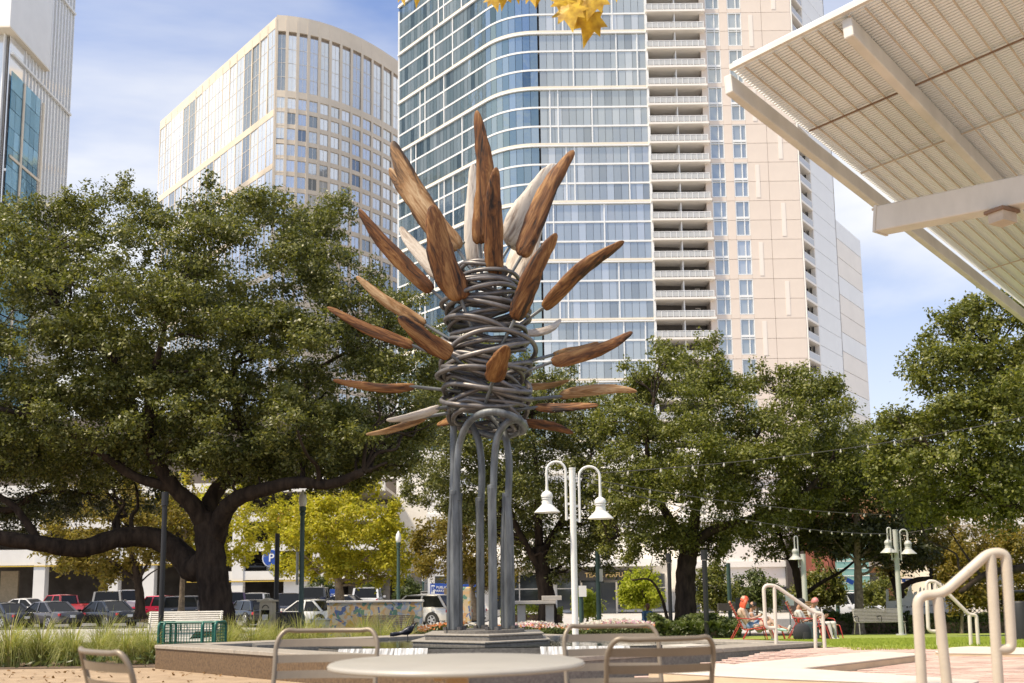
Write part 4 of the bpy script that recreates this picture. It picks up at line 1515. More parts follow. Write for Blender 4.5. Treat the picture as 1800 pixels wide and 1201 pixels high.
d = 43.0
tree('oak_tree', 'broad low oak between the two deck chairs and the round lamp', 1470, d, [
    (pts(d, (1412, 1100), (1410, 1060), (1402, 1020), (1395, 980)), .2, .15),
    (pts(d, (1408, 1050), (1440, 1025, -.2), (1475, 1005, -.3), (1500, 985, -.3)), .1, .04),
    (pts(d, (1400, 1010), (1380, 960, .2), (1365, 900, .3)), .1, .03),
    (pts(d, (1395, 985), (1420, 930), (1450, 860), (1470, 790)), .12, .04),
], [(1380, 830), (1392, 775), (1425, 752), (1470, 750), (1520, 755), (1560, 765), (1600, 785), (1640, 800), (1650, 880), (1630, 935), (1590, 975), (1540, 985), (1500, 965), (1460, 985), (1420, 968), (1350, 985),
    (1310, 975), (1300, 940), (1350, 915), (1385, 890)],
    2.6, 160, .62, 70000, .13, 'oak_warm', twigs=70, seed=51, fringe=80)

d = 41.5
tree('street_tree', 'slim tree with a pale straight trunk behind the grey bench', 1508, d, [
    (pts(d, (1510, 1122), (1510, 1060), (1508, 1000), (1506, 930), (1505, 850)), .22, .10),
    (pts(d, (1508, 985), (1535, 960), (1560, 950)), .07, .02),
    (pts(d, (1508, 990), (1480, 965), (1460, 940)), .07, .02),
], [(1420, 905), (1455, 850), (1520, 830), (1590, 850), (1640, 900), (1660, 960), (1625, 1000), (1580, 1000), (1545, 985), (1500, 975), (1455, 985), (1425, 960)],
    1.8, 60, .55, 17000, .15, 'oak_dark', bark='bark_pale', twigs=26, seed=61)

d = 46.0
tree('street_tree', 'dark leaning tree behind the skyline panel', 1572, d, [
    (pts(d, (1590, 1105), (1586, 1060), (1575, 1025), (1560, 990), (1540, 965)), .3, .12),
    (pts(d, (1580, 1035), (1610, 1020), (1650, 1015), (1700, 1000)), .16, .06),
], [(1520, 960), (1560, 925), (1620, 905), (1700, 900), (1800, 905), (1880, 930), (1880, 1000), (1800, 1015), (1740, 1000), (1700, 1012), (1650, 1005), (1640, 985), (1600, 1000), (1560, 1010)],
    2.0, 60, .6, 16000, .17, 'rust', twigs=26, seed=63)

# yellowing sycamores along the street
d = 52.0
tree('sycamore_tree', 'round yellow sycamore standing over the mosaic wall', 597, d, [
    (pts(d, (598, 1078), (597, 1050), (595, 1020), (594, 990), (592, 940), (592, 890)), .30, .07),
    (pts(d, (595, 1022), (570, 1000), (545, 985), (520, 965)), .10, .03),
    (pts(d, (595, 1015), (620, 995), (645, 980), (668, 955)), .10, .03),
    (pts(d, (594, 990), (575, 950), (560, 910)), .08, .02),
    (pts(d, (594, 985), (615, 945), (632, 900)), .08, .02),
], [(492, 1005), (486, 960), (496, 915), (520, 885), (560, 862), (610, 856), (655, 862), (690, 885), (702, 925), (718, 960), (716, 1000), (690, 1030), (650, 1026), (615, 1014), (570, 1022), (530, 1012)],
    2.6, 120, .60, 26000, .20, 'yellow', bark='bark_pale', twigs=60, seed=71, fringe=70)

d = 50.0
tree('sycamore_tree', 'golden sycamore with sparse leaves beside the public parking sign', 838, d, [
    (pts(d, (838, 1090), (832, 1050), (824, 1010), (818, 970), (815, 930)), .16, .05),
    (pts(d, (822, 1000), (790, 975), (765, 950)), .06, .02),
    (pts(d, (820, 980), (850, 950), (870, 920)), .06, .02),
], [(728, 985), (732, 940), (752, 905), (800, 890), (850, 900), (900, 925), (915, 975), (905, 1025), (880, 1050), (850, 1035), (815, 1022), (780, 1018), (745, 1018)],
    2.0, 75, .48, 11500, .19, 'rust', bark='bark_pale', twigs=40, seed=73, fringe=60)

d = 45.0
tree('sycamore_tree', 'yellow brown sycamore spreading behind the low oak limb', 245, d, [
    (pts(d, (246, 1088), (246, 1050), (240, 1010), (232, 975), (225, 930)), .24, .10),
    (pts(d, (243, 1025), (215, 1000), (190, 985), (165, 985), (150, 968)), .10, .03),
    (pts(d, (243, 1020), (262, 985), (272, 950)), .09, .03),
    (pts(d, (236, 1035), (262, 1010), (282, 998)), .05, .02),
], [(78, 985), (95, 940), (75, 905), (110, 862), (180, 850), (260, 850), (330, 850), (345, 905), (340, 960), (310, 990), (280, 985), (240, 1000), (210, 1020), (170, 1030), (150, 1005), (110, 1000)],
    2.2, 90, .50, 17000, .19, 'rust', twigs=46, seed=75, fringe=60)

d = 48.0
tree('sycamore_tree', 'bright yellow sycamore glowing between the forks of the big oak', 322, d, [
    (pts(d, (318, 1084), (320, 1040), (322, 990), (325, 940), (330, 890)), .15, .06),
    (pts(d, (322, 990), (345, 960), (370, 930)), .05, .02),
    (pts(d, (323, 965), (300, 935), (285, 905)), .05, .02),
], [(250, 930), (280, 880), (330, 845), (400, 830), (470, 845), (500, 880), (490, 930), (460, 965), (430, 985), (395, 985), (350, 975), (300, 965), (268, 962)],
    1.8, 60, .45, 8500, .18, 'yellow', bark='bark_pale', twigs=36, seed=77, fringe=50)

# small young trees in front of the gallery and stone buildings
def young(label, px, d, py_top, half, mat, seed, n=5000, group=None, leaf=.17, base=1098):
    h = base - py_top
    tree('young_tree', label, px, d, [
        (pts(d, (px, base), (px + 1, base - h * .35), (px - 1, base - h * .7), (px, py_top + 8)), .07, .02),
    ], [(px - half, base - h * .45), (px - half * .9, base - h * .65), (px - half * .45, base - h * .9), (px, py_top), (px + half * .5, base - h * .88), (px + half * .95, base - h * .62), (px + half, base - h * .42), (px + half * .5, base - h * .32),
        (px, base - h * .36), (px - half * .6, base - h * .3)],
        .9, 34, .32, n, leaf, mat, bark='bark_pale', twigs=26, seed=seed, fringe=30, rtw=.02, group=group)


young('small lime green tree in front of the dark shopfront', 1130, 53, 1010, 38, 'lime', 81, 6000)
young('low lime green sapling beside the white lamp post', 1032, 50, 1050, 15, 'lime', 82, 2400)
young('thin olive young tree before the pale stone building', 1258, 52, 1000, 36, 'oak_warm', 83, 5000)
young('bushy green young tree behind the red deck chair', 1330, 54, 1010, 44, 'shrub', 84, 6500)
young('broad young tree with leaves behind the single arm lamp', 1440, 48, 1000, 46, 'oak_warm', 85, 6500)
young('narrow cone shaped evergreen under the yellow sycamore', 652, 84, 1020, 15, 'shrub', 86, 2600, base=1072)
young('narrow cone shaped evergreen beside the grey block column', 716, 84, 1018, 20, 'shrub', 87, 3000, base=1072)
young('green sapling growing by the orange brick building', 1556, 56, 1010, 36, 'oak_warm', 88, 4500)
young('dim green tree between the garage and the grey block', 560, 95, 1015, 24, 'shrub', 89, 2600, base=1066)
young('pale trunked tree leaning over the lattice fence', 1690, 39, 960, 34, 'rust', 90, 2600, base=1125)
young('tall thin trunked tree at the end of the lattice fence', 1775, 40, 930, 44, 'rust', 91, 4200, base=1130)

# ------------------------------------------------------------------ pool and plinth
PL, PN, PR = Vector((-5.72, 16.6)), Vector((-0.57, 11.6)), Vector((4.45, 15.1))
PF = PL + PR - PN
TOPZ = .38


def pool():
    t = T('fountain_pool', 'square granite fountain pool with pale coping around the sculpture', 'fountain', (PN.x, PN.y, 0))
    o = PN

    def L(p):
        return (p[0] - o.x, p[1] - o.y)
    cen = (PL + PR) / 2

    def wall(a, b, name, m='granite', wd=.5, z0=-.3):
        d = (b - a).normalized()
        nin = Vector((-d.y, d.x))
        if (cen - a).dot(nin) < 0:
            nin = -nin
        q = [a, b, b + nin * wd - d * wd, a + nin * wd + d * wd]
        MB().prism([L(p) for p in q], z0, TOPZ - .06).build(name, m, t)
        n = max(2, int((b - a).length / 1.8))
        out = -nin * .02
        for i in range(n):                               # coping stones
            s, e = i / n, (i + 1) / n
            w = wd + .03
            p0, p1 = a.lerp(b, s) + d * (.004 if i else 0), a.lerp(b, e) - d * (.004 if i < n - 1 else 0)
            i0 = a + nin * w + d * w
            i1 = b + nin * w - d * w
            r0, r1 = i0.lerp(i1, s) + d * .004, i0.lerp(i1, e) - d * .004
            MB().prism([L(p0 + out), L(p1 + out), L(r1), L(r0)], TOPZ - .057, TOPZ).build('coping_stone', 'granite_top', t, bevel=.008)
    wall(PL, PN, 'pool_wall')
    wall(PN, PR, 'pool_wall', 'granite_grey')
    wall(PR, PF, 'pool_wall', 'granite_grey')
    wall(PF, PL, 'pool_wall', 'granite_grey')
    ins = .5
    f = lambda p: cen + (p - cen) * (1 - .62 / (p - cen).length)
    MB().prism([L(f(p)) for p in (PL, PN, PR, PF)], -.3, .18).build('pool_floor', 'granite_grey', t)
    vs = [(*L(f(p)), .225) for p in (PL, PN, PR, PF)]
    MB().add(vs, [(0, 1, 2, 3)]).build('water_surface', 'water', t)
    # upper basin behind, with two weirs over which water falls
    up = [Vector((-2.55, 15.5)), Vector((1.85, 15.5)), Vector((3.3, 16.1)), Vector((-.8, 19.2)), Vector((-3.9, 17.0))]
    MB().prism([L(p) for p in up], .17, .325).build('upper_basin', 'granite_grey', t)
    MB().add([(*L(p), .335) for p in up], [(0, 1, 2, 3, 4)]).build('water_surface', 'water', t)
    for a, b in ((Vector((-2.6, 15.45)), Vector((-1.28, 15.42))), (Vector((.38, 15.42)), Vector((1.7, 15.42)))):
        rows = []
        k = 60
        for j in range(6):
            s = j / 5
            row = []
            for i in range(k + 1):
                p = a.lerp(b, i / k)
                rip = .010 * math.sin(i * 1.7 + j) + .008 * math.sin(i * 4.1)
                row.append((p.x - o.x, p.y - o.y - .02 - .16 * s ** 1.5 - rip * s, .345 - .13 * s * s))
            rows.append(row)
        MB().loft(rows, cap=False, closed_ring=False).build('waterfall', 'falling_water', t, smooth=True)
    MB().box((-3.25 - o.x, 16.3 - o.y, .3), (1.6, .7, .2), rz=R(20)).build('stone_divider', 'granite_grey', t)
    MB().box((2.55 - o.x, 15.3 - o.y, .27), (.55, .5, .16), rz=R(34)).build('stone_divider', 'concrete', t)
    MB().box((-3.9 - o.x, 15.75 - o.y, .27), (.36, .5, .05), rz=R(36)).build('drain_slot', 'black_paint', t)


m_, n_, l_, b_ = new_mat('falling_water')
M['falling_water'] = m_
b_.inputs['Base Color'].default_value = (.62, .64, .65, 1)
b_.inputs['Roughness'].default_value = .12
t_ = n_.new('ShaderNodeTexCoord')
mp_ = n_.new('ShaderNodeMapping')
mp_.inputs['Scale'].default_value = (26, 3, 3)
no_ = n_.new('ShaderNodeTexNoise')
no_.inputs['Scale'].default_value = 1.0
no_.inputs['Detail'].default_value = 5
r_ = n_.new('ShaderNodeValToRGB')
r_.color_ramp.elements[0].position, r_.color_ramp.elements[0].color = .30, (.13, .12, .10, 1)
r_.color_ramp.elements[1].position, r_.color_ramp.elements[1].color = .70, (.78, .79, .80, 1)
l_.new(t_.outputs['Object'], mp_.inputs['Vector'])
l_.new(mp_.outputs['Vector'], no_.inputs['Vector'])
l_.new(no_.outputs['Fac'], r_.inputs['Fac'])
l_.new(r_.outputs['Color'], b_.inputs['Base Color'])
pool()

SX, SY = W(851, 1100, 17).x, 17.0
t = T('stone_plinth', 'stepped grey granite plinth under the sculpture in the pool', 'plinth', (SX, SY, .15))


def diamond(hw, front, back):
    return [(-hw, .25), (-hw * .1, -front), (hw, .15), (hw * .62, back), (-hw * .62, back)]


lower = [(-1.12, -.55), (.05, -1.35), (1.05, -.55), (1.0, .9), (-1.0, .9)]
upper = [(-.93, -.45), (.10, -1.02), (.95, -.45), (.9, .75), (-.9, .75)]
for tier, zb, zt, m in ((lower, 0, .23, 'granite_grey'), (upper, .235, .325, 'granite_grey')):
    MB().prism(tier, zb, zt).build('tier', m, t, bevel=.02)
    MB().prism([(x * 1.015, y * 1.015) for x, y in tier], zt + .001, zt + .028).build('cap_stone', 'granite_mid', t, bevel=.008)
MB().tube([(0, 0, .354), (0, 0, .40)], [.66, .66], 40).build('base_plate', 'granite_grey', t, smooth=40)

# ------------------------------------------------------------------ the sculpture
BZ = .552
root = T('sculpture', 'tall steel sculpture of a coiled tube nest bristling with driftwood blades', 'sculpture', (SX, SY, BZ))
INV = Matrix.Translation(-Vector((SX, SY, BZ)))


def S(px, py, dy=0.0):
    return W(px, py, SY + dy) - Vector((SX, SY, BZ))


MPP = SY / F * 1.01      # metres per photo pixel at the sculpture
# poles: tapering cross-shaped shafts that narrow into bent tubes
shafts = [(799, 868, 27, -.22), (845, 880, 11, .30), (867, 858, 14, -.40), (893, 872, 25, .05), (806, 872, 15, .22)]
for px, py, wpx, dy in shafts:
    b = MB()
    ztop = S(px, py, dy).z
    c = S(px, 1100, dy)
    w = wpx * MPP / 2 * .92
    prof = [(.0, w * 1.0), (.35, w), (.66, w * .95), (.82, w * .8), (.92, w * .62), (1.0, .068)]
    for k in range(4):
        an = k * math.pi / 4 + R(18)
        ca_, sa_ = math.cos(an), math.sin(an)
        rings = []
        for s, r in prof:
            z = ztop * s
            th = .032 if k % 2 else .05
            r = max(r * (1.0 if k % 2 == 0 else .8), .06)
            q = []
            for i, j in ((-1, -1), (1, -1), (1, 1), (-1, 1)):
                q.append((c.x + ca_ * r * i - sa_ * th * j, c.y + sa_ * r * i + ca_ * th * j, z))
            rings.append(q)
        b.loft(rings)
    b.tube([(c.x, c.y, ztop - .02), (c.x, c.y, ztop + .05)], .076, 14)
    b.build('pole_shaft', 'pole_steel', root, bevel=.008)
    for k in range(4):
        an = k * math.pi / 2 + .5
        x, y = c.x + math.cos(an) * (w + .05), c.y + math.sin(an) * (w + .05)
        MB().tube([(x, y, 0), (x, y, .05)], .035, 6).build('anchor_bolt', 'coil_steel', root)
tubes = [
    [(803, 880, -.22), (803, 830, -.22), (808, 780, -.24), (825, 742, -.45), (855, 725, -.75), (890, 728, -.75), (917, 742, -.5), (920, 757, -.1), (900, 760, .3), (860, 748, .5)],
    [(796, 880, .22), (797, 820, .22), (797, 760, .25), (800, 710, .35), (812, 680, .5)],
    [(845, 890, .3), (847, 830, .3), (842, 780, .32), (830, 750, .4), (815, 735, .5), (795, 728, .2), (800, 715, -.3)],
    [(867, 870, -.4), (869, 810, -.4), (874, 770, -.45), (889, 745, -.5), (908, 738, -.45), (916, 748, -.2), (905, 762, .1), (875, 768, .3), (840, 760, .4)],
    [(893, 880, .05), (895, 820, .05), (891, 780, .08), (884, 755, .2), (868, 735, .4), (850, 720, .55)],
]
for q in tubes:
    MB().tube(catmull([S(*p) for p in q], 8), .060, 12).build('bent_tube', 'pole_steel', root, smooth=50)

# coil: loops of tube, each a slightly tilted and offset ring
g = random.Random(5)
levels = [(504, 55), (556, 68), (610, 78), (645, 84), (690, 84), (474, 40), (482, 46), (490, 50), (498, 52), (508, 58), (516, 60), (524, 62), (534, 66), (543, 68), (552, 70), (560, 68), (570, 70), (580, 71), (590, 72), (598, 74), (606, 76), (614, 78), (624, 80), (632, 82), (640, 80), (650, 80),
          (658, 80), (668, 82), (677, 80), (686, 76), (695, 74), (704, 72), (712, 70), (722, 68), (732, 66), (742, 58)]
for i, (py, hw) in enumerate(levels):
    a = hw * MPP * g.uniform(.90, 1.06)
    bb = a * g.uniform(.80, 1.0)
    off = Vector((g.uniform(-.11, .11), g.uniform(-.09, .09), g.uniform(-.03, .03)))
    c = S(853, py) + off
    low = (py - 470) / 270
    tilt = Matrix.Rotation(g.gauss(0, R(5 + 12 * low)), 3, 'X') @ Matrix.Rotation(g.gauss(0, R(4 + 9 * low)), 3, 'Y')
    ph = g.uniform(0, 6.28)
    loop = []
    for k in range(52):
        s = k / 52 * 2 * math.pi
        wv = 1 + .05 * math.sin(2 * s + ph)
        rise = (.05 + .06 * low) * math.sin(s + ph) + (.03 + .04 * low) * math.sin(2 * s + ph * 2)
        loop.append(c + tilt @ Vector((a * wv * math.cos(s), bb * wv * math.sin(s), rise)))
    rad = .036 if py < 520 else .042
    MB().tube(loop, rad, 10, closed=True).build('coil_loop', 'coil_steel', root, smooth=True)

# blades: (base px, tip px, greatest width px, depth of base, depth of tip, material, bend)
blades = [
    ((843, 430), (838, 194), 36, -.15, -.55, 'wood', -.05), ((872, 486), (872, 294), 34, -.35, -.95, 'wood', .03), ((917, 452), (1008, 264), 38, -.15, -.3, 'wood', .05),
    ((905, 563), (978, 410), 37, -.7, -1.0, 'wood', .04), ((955, 542), (1097, 424), 29, -.35, -.5, 'wood', .05), ((810, 528), (760, 360), 52, -.6, -1.0, 'wood', .06),
    ((805, 440), (690, 248), 46, .0, .2, 'wood_mid', .06), ((768, 388), (684, 296), 30, .35, .8, 'wood_mid', .05), ((760, 512), (630, 368), 30, -.1, -.1, 'wood', .04),
    ((748, 572), (626, 486), 23, .1, .3, 'wood_mid', .03), ((727, 609), (575, 540), 22, -.2, -.4, 'wood', .03), ((793, 625), (700, 557), 34, -.7, -1.2, 'wood', .03),
    ((730, 680), (585, 668), 17, -.1, -.3, 'wood', .05), ((773, 716), (679, 739), 16, -.45, -.9, 'wood_pale', .05), ((752, 731), (643, 764), 14, -.1, -.2, 'wood_mid', .05),
    ((802, 736), (768, 747), 15, .4, 1.0, 'wood', 0), ((866, 670), (891, 608), 36, -.95, -1.55, 'wood', .02), ((969, 637), (1112, 584), 25, -.4, -.6, 'wood', -.06),
    ((972, 624), (1052, 602), 15, .1, .5, 'wood_mid', -.03), ((922, 681), (1001, 669), 14, .5, .8, 'wood_mid', -.04), ((983, 697), (1120, 688), 20, -.15, -.5, 'wood_mid', .06),
    ((940, 716), (1052, 712), 17, -.35, -.7, 'wood', -.02), ((922, 742), (1008, 761), 18, .3, .5, 'wood', .03), ((922, 586), (986, 562), 17, .4, 1.0, 'wood_pale', -.10),
    ((833, 470), (832, 288), 36, .45, .85, 'wood_pale', .0), ((896, 434), (979, 290), 58, .45, .8, 'wood_pale', .03), ((778, 488), (703, 399), 28, .3, .8, 'wood_pale', .03), ((902, 505), (948, 378), 58, .65, 1.3, 'wood_pale', .02),
]
prof = [(0, .15), (.008, .48), (.03, .72), (.07, .86), (.12, .93), (.18, .98), (.25, 1.0), (.33, 1.0), (.41, .98), (.49, .95), (.57, .90), (.65, .84), (.72, .77), (.79, .69), (.85, .61), (.90, .52), (.94, .43), (.97, .33), (.99, .20), (1.0, .04)]
for i, (bp, tp, wpx, d0, d1, mat_, bend) in enumerate(blades):
    g2 = random.Random(100 + i)
    a, c = S(bp[0], bp[1], d0), S(tp[0], tp[1], d1)
    ax = c - a
    ln = ax.length
    zx = ax.normalized()
    view = (a + Vector((SX, SY, BZ)) - EYE).normalized()
    sx_ = zx.cross(view).normalized()
    # turn the flat face somewhat away from the viewer so each blade shows its own amount of edge
    sx_ = Matrix.Rotation(g2.uniform(-.45, .45), 3, zx) @ sx_
    sy_ = zx.cross(sx_)
    w = wpx * MPP / 2
    rings = []
    n = 16
    for s, k in prof:
        off = bend * ln * math.sin(s * math.pi) + .02 * ln * math.sin(s * 7 + i) * s * (1 - s)
        ring = []
        rough_ = 1 + g2.uniform(-.045, .045)
        for j in range(n):
            an = 2 * math.pi * j / n
            lump = 1 + .06 * math.sin(3 * an + s * 9 + i) + g2.uniform(-.035, .035)
            lump *= rough_
            x = math.cos(an) * w * k * lump + off
            y = (abs(math.sin(an)) ** .8) * math.copysign(1, math.sin(an)) * w * .42 * max(k, .12 if s < .95 else k) * lump
            ring.append((x, y, s * ln))
        rings.append(ring)
    o = MB().loft(rings).build('blade', mat_, root, smooth=60)
    mloc = Matrix.Translation(a) @ Matrix((sx_, sy_, zx)).transposed().to_4x4()
    o.matrix_local = mloc
    if mat_ == 'wood_pale':
        o['label'] = 'pale blade'
    # stem from the blade into the coil
    hx = max(-.45, min(.45, a.x * .35))
    tgt = Vector((S(853, 600).x + hx, max(-.5, min(.5, a.y * .6)), a.z - (.10 + .30 * max(0, zx.z))))
    back = a - zx * min(.75, (a - tgt).length + .12)
    back = back.lerp(tgt, .35)
    inv = mloc.inverted()
    MB().tube([inv @ back, inv @ (a + zx * .10)], .029, 10).build('stem', 'pole_steel', o, smooth=50)

# ------------------------------------------------------------------ blackbird on the plinth ledge
bx = W(716, 1117, 15.95)
t = T('bird', 'glossy black long tailed bird standing on the plinth ledge', 'bird', (bx.x, bx.y, .405), R(8))
t.scale = (1.1, 1.25, 1.4)
body = [(-.24, .085, .006, .020), (-.19, .088, .010, .024), (-.12, .096, .014, .022), (-.075, .105, .026, .024), (-.03, .118, .042, .040), (.02, .128, .046, .048), (.06, .142, .036, .042), (.085, .165, .024, .028), (.098, .188, .021, .022), (.108, .202, .020, .020), (.120, .206, .016, .015), (.128, .206, .009, .008)]
rings = []
for x, z, ry, rz_ in body:
    rings.append([(x, math.cos(2 * math.pi * j / 12) * ry, z + math.sin(2 * math.pi * j / 12) * rz_) for j in range(12)])
MB().loft(rings).build('body', 'bird', t, smooth=True)
MB().tube([(.124, 0, .206), (.150, 0, .206), (.172, 0, .202)], [.007, .005, .001], 6).build('beak', 'black_paint', t)
for s in (-1, 1):
    MB().tube([(.0, s * .02, .09), (.008, s * .02, .045), (.0, s * .02, .0)], [.007, .004, .004], 6).tube([(-.015, s * .02, .004), (.035, s * .02, .004)], .004, 5).build('leg', 'black_paint', t)
    MB().loft([[(.045 - .16 * k, s * (.046 - .028 * k), .142 - .04 * k + .03 * (1 - k)), (.045 - .16 * k, s * (.052 - .028 * k), .125 - .035 * k), (.045 - .16 * k, s * (.040 - .024 * k), .10 - .012 * k)] for k in (0, .3, .6, .85, 1.0)]).build('wing', 'bird', t, smooth=True)
    MB().tube([(.110, s * .0185, .209), (.110, s * .0215, .209)], .004, 8).build('eye', 'yellow_paint', t)

# ------------------------------------------------------------------ table and chairs
tc_ = W(803, 1160, 4.45)
TZ = tc_.z
t = T('round_table', 'round pale cafe table among the slatted chairs', 'table', (tc_.x, tc_.y, gz(tc_.x, tc_.y)))
hz = TZ - t.location.z
MB().lathe([(0, hz - .004), (.525, hz - .004), (.538, hz - .008), (.545, hz - .016), (.545, hz - .024), (.538, hz - .030), (.52, hz - .032), (0, hz - .032)], n=72).build('table_top', 'table_top', t, smooth=30)
MB().lathe([(.05, .03), (.05, hz - .033)], n=24).build('pedestal', 'table_leg', t, smooth=40)
MB().lathe([(0, 0), (.27, 0), (.27, .012), (.22, .03), (.06, .045), (.06, .06), (0, .06)], n=36).build('foot_plate', 'table_leg', t, smooth=40)
for k in range(3):
    an = k * 2.09 + .4
    MB().beam((math.cos(an) * .045, math.sin(an) * .045, hz - .05), (math.cos(an) * .4, math.sin(an) * .4, hz - .045), .03, .02).build('bracket', 'table_leg', t)


def chair(label, loc, rz):
    """Metal cafe chair; it faces local +y, its back stands at -y."""
    t = T('slatted_chair', label, 'chair', loc, rz, 'slatted metal chairs around the table')
    w, lean = .265, -.11

    def back_pt(x, z):                                   # curved back plane
        k = (z - .44) / .42
        return Vector((x, -.21 + lean * k - .05 * (1 - (x / w) ** 2), z))
    hoop = [(-w, -.20, .44), *[tuple(back_pt(-w, .44 + .42 * s)) for s in (.3, .6, .86)]]
    top = [tuple(back_pt(x, .862)) for x in np.linspace(-w * .86, w * .86, 9)]
    hoop = hoop + top + [tuple(back_pt(w, .44 + .42 * s)) for s in (.86, .6, .3)] + [(w, -.20, .44)]
    MB().tube(catmull(hoop, 3), .0125, 10).build('back_frame', 'chair_metal', t, smooth=50)
    for z in (.80, .72, .64, .56):
        rows = []
        for x in np.linspace(-w * .985, w * .985, 13):
            p, q = back_pt(x, z - .020), back_pt(x, z + .020)
            rows.append([p, p + Vector((0, .007, 0)), q + Vector((0, .007, 0)), q])
        MB().loft(rows).build('back_slat', 'chair_metal', t)
    for k in range(7):
        y = -.17 + k * .062
        rows = []
        for x in np.linspace(-.235, .235, 7):
            z = .447 - .012 * (1 - (x / .235) ** 2)
            rows.append([(x, y - .024, z), (x, y + .024, z), (x, y + .024, z + .006), (x, y - .024, z + .006)])
        MB().loft(rows).build('seat_slat', 'chair_metal', t)
    MB().tube(fillet([(-.24, -.21, .44), (-.24, .23, .44), (.24, .23, .44), (.24, -.21, .44)], .06), .0115, 8).build('seat_frame', 'chair_metal', t, smooth=50)
    for x in (-.24, .24):
        MB().tube([(x, .21, .44), (x * 1.04, .25, .0)], .0115, 8).build('leg', 'chair_metal', t, smooth=50)
        MB().tube([(x * 1.05, -.20, .46), (x * 1.08, -.27, .0)], .0115, 8).build('leg', 'chair_metal', t, smooth=50)
    return t


def at_g(px, d):
    p = G(px, d)
    return (p.x, p.y, p.z)


chair('slatted metal chair on the gravel farthest along the table from the handrail', (*at_g(308, 4.72)[:2], .09), R(-48))
chair('slatted metal chair behind the table with a green litter cage beyond its back', (*at_g(552, 5.15)[:2], .13), R(178))
chair('slatted metal chair behind the table in front of the white lamp post', (*at_g(1090, 5.55)[:2], .12), R(184))
chair('slatted metal chair nearest the pale stone kerb with its curved back turned', (*at_g(1124, 5.25)[:2], .095), R(12))

# ------------------------------------------------------------------ pale kerb stones and handrails near the lawn
def kerb(name, label, quad_px, th, z_off=.0, m='white_stone'):
    ps = []
    for px, py, d in quad_px:
        p = W(px, py, d)
        ps.append(p)
    z = sum(p.z for p in ps) / len(ps)
    c = sum(ps, Vector()) / len(ps)
    t = T(name, label, 'kerb', (c.x, c.y, z - th))
    poly = [(p.x - c.x, p.y - c.y) for p in ps]
    MB().prism(poly, -.25, th - .02).build('base', 'tan_wall_kerb_shade', t)  # same stone as the cap, its shaded front painted in as tan
    MB().prism([(x * 1.004, y * 1.004) for x, y in poly], th - .018, th).build('cap', m, t, bevel=.008)
    return z


def dz(py, z, px=1500):
    """Distance at which the plane z shows at photo row py."""
    lo, hi = 2.0, 60.0
    for _ in range(50):
        m = (lo + hi) / 2
        if W(px, py, m).z > z:
            lo = m
        else:
            hi = m
    return lo


def kq(z, *pp):
    return [(px, py, dz(py, z, px)) for px, py in pp]


kerb('stone_kerb', 'long pale stone kerb running from the lawn edge to the near chairs', kq(.40, (1300, 1166), (1535, 1145), (1628, 1149), (1395, 1176), (1240, 1182)), .1)
kerb('stone_kerb', 'pale stone kerb closest to the handrail with its shaded front face painted tan', kq(.41, (1140, 1180), (1260, 1166), (1400, 1174), (1720, 1196), (1700, 1204), (1350, 1191)), .16)
kerb('stone_kerb', 'short pale stone kerb behind the handrail beside the lawn', kq(.36, (1644, 1145), (1672, 1138), (1705, 1136), (1900, 1141), (1900, 1150), (1650, 1147)), .1)


def handrail(label, pieces, r, m):
    t = T('handrail', label, 'handrail', (pieces[0][0][0][0], pieces[0][0][0][1], gz(pieces[0][0][0][0], pieces[0][0][0][1])))
    o = Vector(t.location)
    for name, p, f in pieces:
        q = [Vector(a) - o for a in p]
        MB().tube(fillet(q, f, 6) if f else q, r, 16).build(name, m, t, smooth=50)
    return t


def handrail2(label, d, r, m, low, lowpost, high, highpost, bot, foot_py, dd=0.0):
    """A sloping rail: low end hook, slope, high end loop; all given as photo points at distance d."""
    w = lambda p, e=0: W(p[0], p[1], d + e)
    first = w(low[0])
    t = T('handrail', label, 'handrail', (first.x, first.y, W(low[0][0], foot_py, d).z))
    o = Vector(t.location)

    def tb(name, p, f):
        q = [a - o for a in p]
        MB().tube(fillet(q, f, 7) if f else q, r, 16).build(name, m, t, smooth=50)
    sl_ = w(low[-1]).lerp(w(high[0]), .55)
    s2_ = w(low[-1]).lerp(w(high[0]), .57)
    MB().tube([sl_ - o, s2_ - o], r * 1.06, 16).build('joint_sleeve', m, t, smooth=50)
    tb('rail', [w(p) for p in low] + [w(p) for p in high], r * 4.5)
    tb('post', [w(lowpost[0]), w(lowpost[1])], 0)
    tb('post', [w(highpost[0]), w(highpost[1])], 0)
    return t


handrail2('large cream handrail with a long sloping bar standing on the brick paving', 5.6, .0275, 'rail',
          [(1622, 1230), (1612, 1046), (1655, 1046)], ((1648, 1050), (1668, 1235)), [(1738, 972), (1768, 972), (1778, 1142), (1752, 1142)], ((1741, 974), (1757, 1235)), None, 1230)
handrail2('small white handrail at the lawn corner in front of the deck chairs', 14.8, .026, 'rail_white',
          [(1450, 1142), (1446, 1078), (1432, 1078)], ((1432, 1078), (1434, 1143)), [(1362, 1029), (1342, 1029), (1346, 1104), (1364, 1104)], ((1361, 1030), (1365, 1146)), None, 1142)
handrail2('white handrail beyond the large one in front of the skyline panel', 14.9, .026, 'rail_white',
          [(1720, 1136), (1716, 1081), (1704, 1081)], ((1704, 1081), (1707, 1137)), [(1645, 1022), (1628, 1022), (1632, 1110), (1648, 1110)], ((1644, 1023), (1650, 1146)), None, 1136)


